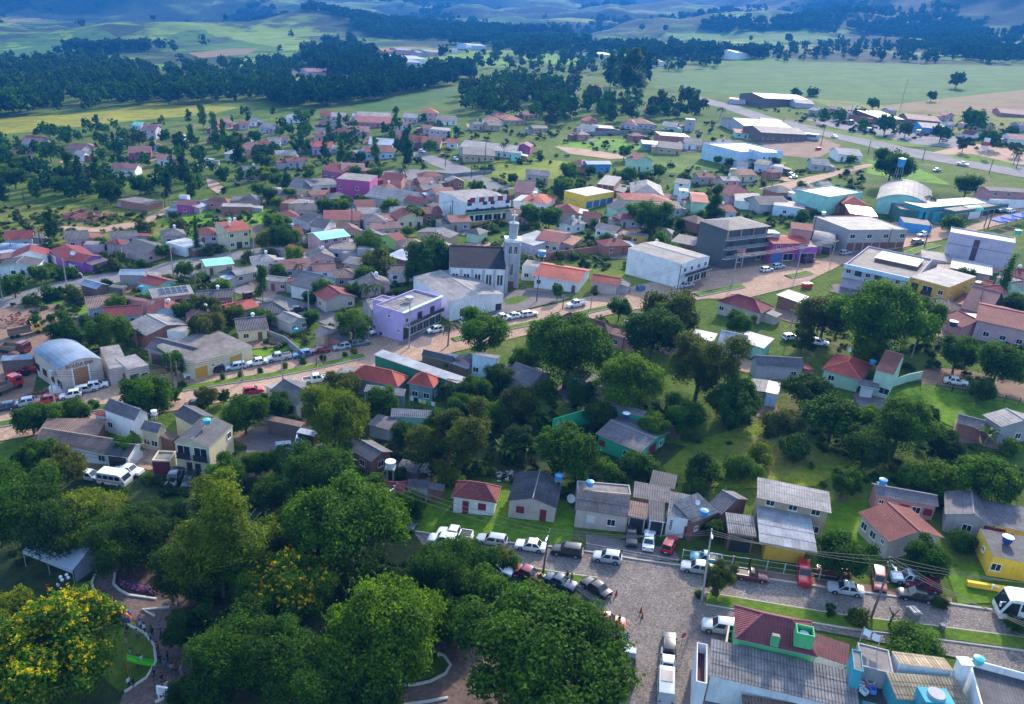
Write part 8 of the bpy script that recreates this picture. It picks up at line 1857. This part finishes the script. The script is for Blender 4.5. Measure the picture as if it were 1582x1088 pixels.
def green_tent():
    root = empty('canopy_tent', 1497, 337, road_yaw(1497, 337, AVE)); m = MB(); 
    for i in range(6):
        a0, a1 = math.pi*i/6, math.pi*(i+1)/6; m.face([(-4, -2*math.cos(a0), 3+1.3*math.sin(a0)), (4, -2*math.cos(a0), 3+1.3*math.sin(a0)), (4, -2*math.cos(a1), 3+1.3*math.sin(a1)), (-4, -2*math.cos(a1), 3+1.3*math.sin(a1))])
    link('canopy', m.mesh('canopy', [plain('canopy_green', (.02, .55, .32), .5)]), root); l = MB()
    for x in (-3.9, 3.9):
        for y in (-1.9, 1.9): l.tube((x, y, -.5), (x, y, 3), .06)
    link('legs', l.mesh('legs', [polem]), root); tag(root, 'canopy tent', label='bright green barrel canopy before the teal sheds')
green_tent()
# roof clutter on the near block
def junk():
    tile(1302, 920, 5.65)
    for i, (x, y, c, nm) in enumerate(((200,740,(.30,.02,.05),'crate'),(215,800,(.45,.12,.14),'crate'),(255,840,(.08,.22,.60),'crate'),(180,850,(.55,.62,.66),'crate'),(150,790,(.75,.75,.75),'crate'),(235,780,(.6,.6,.6),'crate'))):
        p = at(*G(x, y), 3.1); root = bpy.data.objects.new('plastic_crate', None); C.objects.link(root); root.location = p; root.rotation_euler = (0, 0, i*.7); m = MB()
        for q in ((-.4, .4, -.3, -.25, 0, .5), (-.4, .4, .25, .3, 0, .5), (-.4, -.35, -.25, .25, 0, .5), (.35, .4, -.25, .25, 0, .5), (-.35, .35, -.25, .25, 0, .05)): m.box(*q)
        link('crate_body', m.mesh('crate_body', [plain('crate%d' % i, c, .5)]), root); h = MB(); h.box(-.1, .1, -.32, -.302, .36, .42); link('handle', h.mesh('handle', [blackp]), root)
        tag(root, 'crate', label=('dark red', 'pale red', 'blue', 'pale grey', 'white', 'light grey')[i]+' plastic crate on the courtyard shed roof', group='crates in the courtyard')
    p = at(*G(1010, 720), 4.4); root = bpy.data.objects.new('chimney', None); C.objects.link(root); root.location = p; m = MB(); m.box(-.55, .55, -.5, .5, -1.2, 2.2); link('stack', m.mesh('stack', [wall_mat('white')]), root); c = MB(); c.box(-.7, .7, -.65, .65, 2.202, 2.4); link('cap', c.mesh('cap', [wall_mat('white')]), root); tag(root, 'chimney', label='white square chimney tower between the tan roofs and the dark hall')
    p = at(*G(790, 935), 4.9); root = bpy.data.objects.new('roof_basin', None); C.objects.link(root); root.location = p; m = MB(); m.box(-1.5, 1.5, -1, 1, -1, 1.0); link('basin_wall', m.mesh('basin_wall', [wall_mat('teal')]), root); c = MB(); c.lathe([(.9, 1.02), (.85, 1.3), (.001, 1.32)], 14); link('tank_lid', c.mesh('tank_lid', [wall_mat('grey')]), root); tag(root, 'water tank', label='round grey tank lid in a teal box at the lower photo edge')
    f = MB(); 
junk()
# ------------------------------------------------------------------ park furniture and people
def tent():
    root = empty('marquee', 82, 892, road_yaw(82, 892, (1, .35))); L, D, h = 9, 6, 2.6; m = MB()
    m.face([(0, 0, h), (L, 0, h), (L, D/2, h+1.4), (0, D/2, h+1.4)]); m.face([(L, D, h), (0, D, h), (0, D/2, h+1.4), (L, D/2, h+1.4)]); m.face([(0, -.02, h-.5), (L, -.02, h-.5), (L, 0, h), (0, 0, h)]); m.face([(0, D, h), (0, 0, h), (0, D/2, h+1.4)]); m.face([(L, 0, h), (L, D, h), (L, D/2, h+1.4)]); link('canopy', m.mesh('canopy', [plain('tent_cloth', (.34, .39, .47), .8)]), root, (-5, 0, 0))
    w_ = MB(); w_.box(L-.03, L, .2, D-.2, .1, h-.02); link('side_sheet', w_.mesh('side_sheet', [plain('tent_cloth', (.62, .68, .78))]), root, (-5, 0, 0))
    for x in (0, L/2, L):
        for y in (0, D): l = MB(); l.tube((x, y, -.2), (x, y, h), .05); link('leg', l.mesh('leg', [polem]), root, (-5, 0, 0))
    tag(root, 'marquee', label='white marquee tent half hidden by park trees')
tent()
def park_lamp(px, py):
    root = empty('park_lamp', px, py); m = MB(); m.tube((0, 0, -.1), (0, 0, 3.2), .07, .05); m.box(-.5, .5, -.03, .03, 3.2, 3.26); m.box(-.03, .03, -.5, .5, 3.262, 3.32); link('post', m.mesh('post', [plain('lamp_dark', (.05, .06, .07), .5)]), root)
    for x, y in ((-.5, 0), (.5, 0), (0, -.5), (0, .5)): g = MB(); g.lathe([(.001, 0), (.16, .06), (.22, .22), (.16, .38), (.001, .44)], 12, 0, (x, y, 3.3)); link('globe', g.mesh('globe', [plain('globe_white', (.78, .80, .82), .3)], 60), root)
    tag(root, 'park lamp', label='park lamp with four white globes near the marquee')
park_lamp(106, 926)
def inflatable():
    root = empty('bounce_arch', 182, 968, .4); root.scale = (.72,)*3; b, o = plain('inflate_blue', (.04, .07, .38), .5), plain('inflate_orange', (.75, .18, .04), .5)
    for k, (y, mt) in enumerate(((0, b), (1.0, o), (2.0, b))):
        m = MB(); pr = None
        for i in range(11):
            a = math.pi*i/10; p = Vector((1.7*math.cos(a), y, 1.9*math.sin(a)))
            if pr: m.tube(pr, p, .48, .48, 8)
            pr = p
        link('tube', m.mesh('tube', [mt], 50), root)
    tag(root, 'inflatable', label='blue and orange inflatable arch beside the blossom tree')
    root = empty('slide', 203, 1040, .5); g = plain('slide_green', (.12, .62, .03), .4); m = MB()
    for i in range(8):
        a, c = i/8, (i+1)/8; f = lambda t: (-.2+3.2*t, 2.1*(1-t)**1.3+.15); (x0, z0), (x1, z1) = f(a), f(c)
        m.face([(x0, -.4, z0), (x0, .4, z0), (x1, .4, z1), (x1, -.4, z1)][::-1]); 
        for s in (-1, 1): m.face([(x0, s*.4, z0), (x1, s*.4, z1), (x1, s*.45, z1+.3), (x0, s*.45, z0+.3)])
    link('chute', m.mesh('chute', [g]), root); l = MB(); l.tube((-.3, -.35, 0), (-.3, -.35, 2.3), .05); l.tube((-.3, .35, 0), (-.3, .35, 2.3), .05); 
    for z in (.5, 1.0, 1.5): l.tube((-.3, -.35, z), (-.3, .35, z), .04)
    link('ladder', l.mesh('ladder', [plain('slide_orange', (.7, .15, .03), .5)]), root); tag(root, 'slide', label='bright green slide on the park lawn')
inflatable()
def flower_bed():
    rng = np.random.default_rng(3); P = []
    for i in range(900):
        t = rng.random(); px, py = 190+52*t+rng.normal()*2, 908+14*t-6*rng.random()+rng.normal()*1.5; p = at(px, py); P.append((p.x, p.y, p.z+rng.uniform(.15, .7)))
    P = np.array(P); nn = rng.normal(size=P.shape)+np.array([0, 0, 1.]); nn /= np.linalg.norm(nn, axis=1)[:, None]; V = quads(P, nn, .34, .26, rng)
    me = bpy.data.meshes.new('flower_bed'); me.from_pydata(V.tolist(), [], [tuple(range(i*4, i*4+4)) for i in range(len(P))])
    for c in ((.40,.05,.14), (.55,.22,.34), (.14,.08,.30), (.03,.07,.02)): me.materials.append(plain('petal_'+name_of(c), c, .8))
    me.polygons.foreach_set('material_index', rng.integers(0, 4, len(P)).tolist()); o = stuff(link('flower_bed', me)); o['label'] = 'pink and violet flower bed along the curved park kerb'; o['category'] = 'flower bed'
flower_bed()
SKIN = plain('skin', (.36, .20, .13), .6); HAIR = plain('hair', (.02, .015, .012), .8)
def body_mesh(pose):
    J = [(0,0,.95),(0,0,1.15),(0,0,1.38),(0,0,1.47),(0,0,1.56),(0,.005,1.66),(0,0,1.745)]
    Rd = [.14,.125,.155,.055,.055,.085,.05]; E_ = [(0,1),(1,2),(2,3),(3,4),(4,5),(5,6)]
    def limb(root, pts, rs):
        pr = root
        for p, r in zip(pts, rs): J.append(p); Rd.append(r); E_.append((pr, len(J)-1)); pr = len(J)-1
    st = {'stand': (0, 0, 0), 'walk': (.24, -.2, .2), 'point': (.05, -.05, 0)}[pose]
    for s, f in ((-1, st[0]), (1, st[1])):
        limb(0, [(s*.09, 0, .9), (s*.10, f*.55, .50), (s*.10, f*1.1, .08), (s*.10, f*1.1-.12, .035)], [.095, .062, .042, .032])
        g = -f
        if pose == 'point' and s == 1: limb(2, [(s*.19, 0, 1.40), (s*.30, -.15, 1.22), (s*.28, -.42, 1.30), (s*.27, -.50, 1.32)], [.055, .042, .034, .028])
        else: limb(2, [(s*.19, 0, 1.40), (s*.25, .02+g*.3, 1.12), (s*.25, -.05+g*.7, .88), (s*.245, -.07+g*.75, .79)], [.055, .042, .034, .028])
    me = bpy.data.meshes.new('sk'); me.from_pydata(J, E_, []); ob = bpy.data.objects.new('sk', me); C.objects.link(ob); md = ob.modifiers.new('s', 'SKIN')
    for v, r in zip(me.skin_vertices[0].data, Rd): v.radius = (r, r*.85)
    me.skin_vertices[0].data[0].use_root = True; sb_ = ob.modifiers.new('u', 'SUBSURF'); sb_.levels = 1; sb_.render_levels = 1
    out = bpy.data.meshes.new_from_object(ob.evaluated_get(bpy.context.evaluated_depsgraph_get())); bpy.data.objects.remove(ob); out.name = 'person'
    out.materials.clear()
    for m in (SKIN, plain('shirt', (.5, .5, .5), .9), plain('trousers', (.05, .06, .10), .9), blackp): out.materials.append(m)
    mi = []
    for p in out.polygons:
        z, x = p.center.z, abs(p.center.x); mi.append(3 if z < .08 else 2 if z < .98 and x < .2 else 1 if z < 1.45 and (x < .24 or z > 1.1) else 0)
    out.polygons.foreach_set('material_index', mi); out.polygons.foreach_set('use_smooth', [True]*len(mi)); return out
BOD = {k: body_mesh(k) for k in ('stand', 'walk', 'point')}
hm = MB(); hm.lathe([(.112, -.04), (.112, .05), (.08, .10), (.001, .125)], 10); HM = hm.mesh('hair', [HAIR], 60)
nose = MB(); nose.box(-.014, .014, -.13, -.09, -.02, .03); NOSE = nose.mesh('nose', [SKIN])
SHIRT = dict(red=(.5,.03,.03), white=(.7,.7,.72), black=(.02,.02,.025), blue=(.06,.12,.30), grey=(.25,.25,.28), navy=(.02,.03,.08), teal=(.05,.25,.28), pink=(.55,.25,.3), brown=(.2,.1,.06), cyan=(.25,.45,.5))
PANT = dict(dark=(.03,.03,.04), jeans=(.06,.09,.16), khaki=(.25,.19,.12), light=(.4,.4,.42))
def person(px, py, shirt, pants, pose, yaw, text, sc=1.0):
    p = at(px, py); root = link('person', BOD[pose], None, (p.x, p.y, gz(p.x, p.y)+.12), yaw, (sc,)*3); recolor(root, plain('shirt_'+shirt, SHIRT[shirt], .9), 1); recolor(root, plain('trousers_'+pants, PANT[pants], .9), 2)
    link('hair', HM, root, (0, .012, 1.66)); link('nose', NOSE, root, (0, .005, 1.65)); tag(root, 'person', desc=text, pos=(px, py)); return root
rp = random.Random(5)
for px, py, sh, pa, po in ((157,926,'red','dark','stand'),(164,930,'black','dark','walk'),(171,957,'red','jeans','stand'),(192,958,'black','dark','walk'),(218,975,'white','jeans','stand'),(224,980,'white','dark','point'),(213,990,'grey','jeans','stand'),(236,985,'black','dark','stand'),(233,994,'teal','dark','walk'),(198,983,'black','khaki','stand'),(196,995,'brown','light','stand'),(244,1010,'red','dark','walk'),(248,1028,'black','dark','stand'),(260,1025,'navy','dark','stand'),(256,1037,'blue','jeans','stand'),(266,1043,'grey','jeans','point'),(273,1048,'black','jeans','stand'),(281,1044,'pink','light','stand'),(272,1036,'red','khaki','stand'),(239,1050,'black','dark','walk'),(238,1064,'brown','khaki','stand'),(251,1058,'black','dark','walk'),(251,1072,'red','dark','point'),(258,1070,'white','dark','stand'),(289,1078,'navy','dark','walk'),(219,1030,'white','jeans','stand'),(214,1030,'red','dark','point'),(203,1020,'cyan','dark','stand'),(200,1064,'white','dark','stand'),(207,1064,'black','dark','stand'),(268,938,'navy','dark','stand'),(276,940,'pink','dark','stand'),(250,990,'black','dark','walk'),(92,916,'white','jeans','stand'),(76,918,'red','dark','stand')):
    person(px, py, sh, pa, po, rp.uniform(0, 6.28), f'''{ {'walk': 'walking', 'stand': 'standing', 'point': 'reaching'}[po]} person in {sh} with {pa}''')
person(875, 899, 'black', 'dark', 'stand', .4, 'person in black beside the dark blue coupe'); person(882, 903, 'khaki' if 0 else 'brown', 'khaki', 'stand', 2.4, 'person in brown beside the dark blue coupe'); person(1133, 873, 'black', 'dark', 'stand', 1.0, 'person in black walking by the white fence'); person(967, 996, 'blue', 'jeans', 'walk', 2.8, 'person in a blue shirt walking beside the biggest tree'); person(955, 968, 'black', 'dark', 'stand', .5, 'person in black behind the red car')
# boot lid of the black sedan, kept up
m = MB(); m.box(-.05, .75, -.62, .62, 0, .05); o = link('boot_lid', m.mesh('boot_lid', [paint('black')]), CT, (-1.35, 0, .95)); o.rotation_euler = (0, 1.1, 0)
# cargo cover, rear letters of the van
van = [o for o in bpy.data.objects if o.get('label', '').startswith('silver van')][0]
m = MB(); m.box(-.9, .7, -.62, .62, 2.30, 2.36); link('roof_rack', m.mesh('roof_rack', [plain('rack_wood', (.45, .36, .32), .7)]), van)
# ------------------------------------------------------------------ air
def haze():
    g = [o for o in bpy.data.objects if o.name == 'ground'][0].data; n = len(g.vertices); a = np.empty(n*3); g.vertices.foreach_get('co', a); a = a.reshape(-1, 3)
    lo, hi = a.min(0), a.max(0); m = MB(); m.box(lo[0]-20, hi[0]+20, lo[1]-20, hi[1]+20, lo[2]-1, max(hi[2], HC)+25)
    mt = bpy.data.materials.new('haze'); mt.use_nodes = True; t = mt.node_tree; t.nodes.remove(t.nodes['Principled BSDF']); v = t.nodes.new('ShaderNodeVolumePrincipled')
    v.inputs['Color'].default_value = (.03, .21, .66, 1); v.inputs['Density'].default_value = HAZE; v.inputs['Anisotropy'].default_value = .15
    t.links.new(v.outputs[0], t.nodes['Material Output'].inputs['Volume']); o = stuff(link('haze', m.mesh('haze', [mt]))); o['label'] = 'thin blue haze over the valley'; o['category'] = 'haze'
HAZE = 0.00023
haze()
flush_labels()
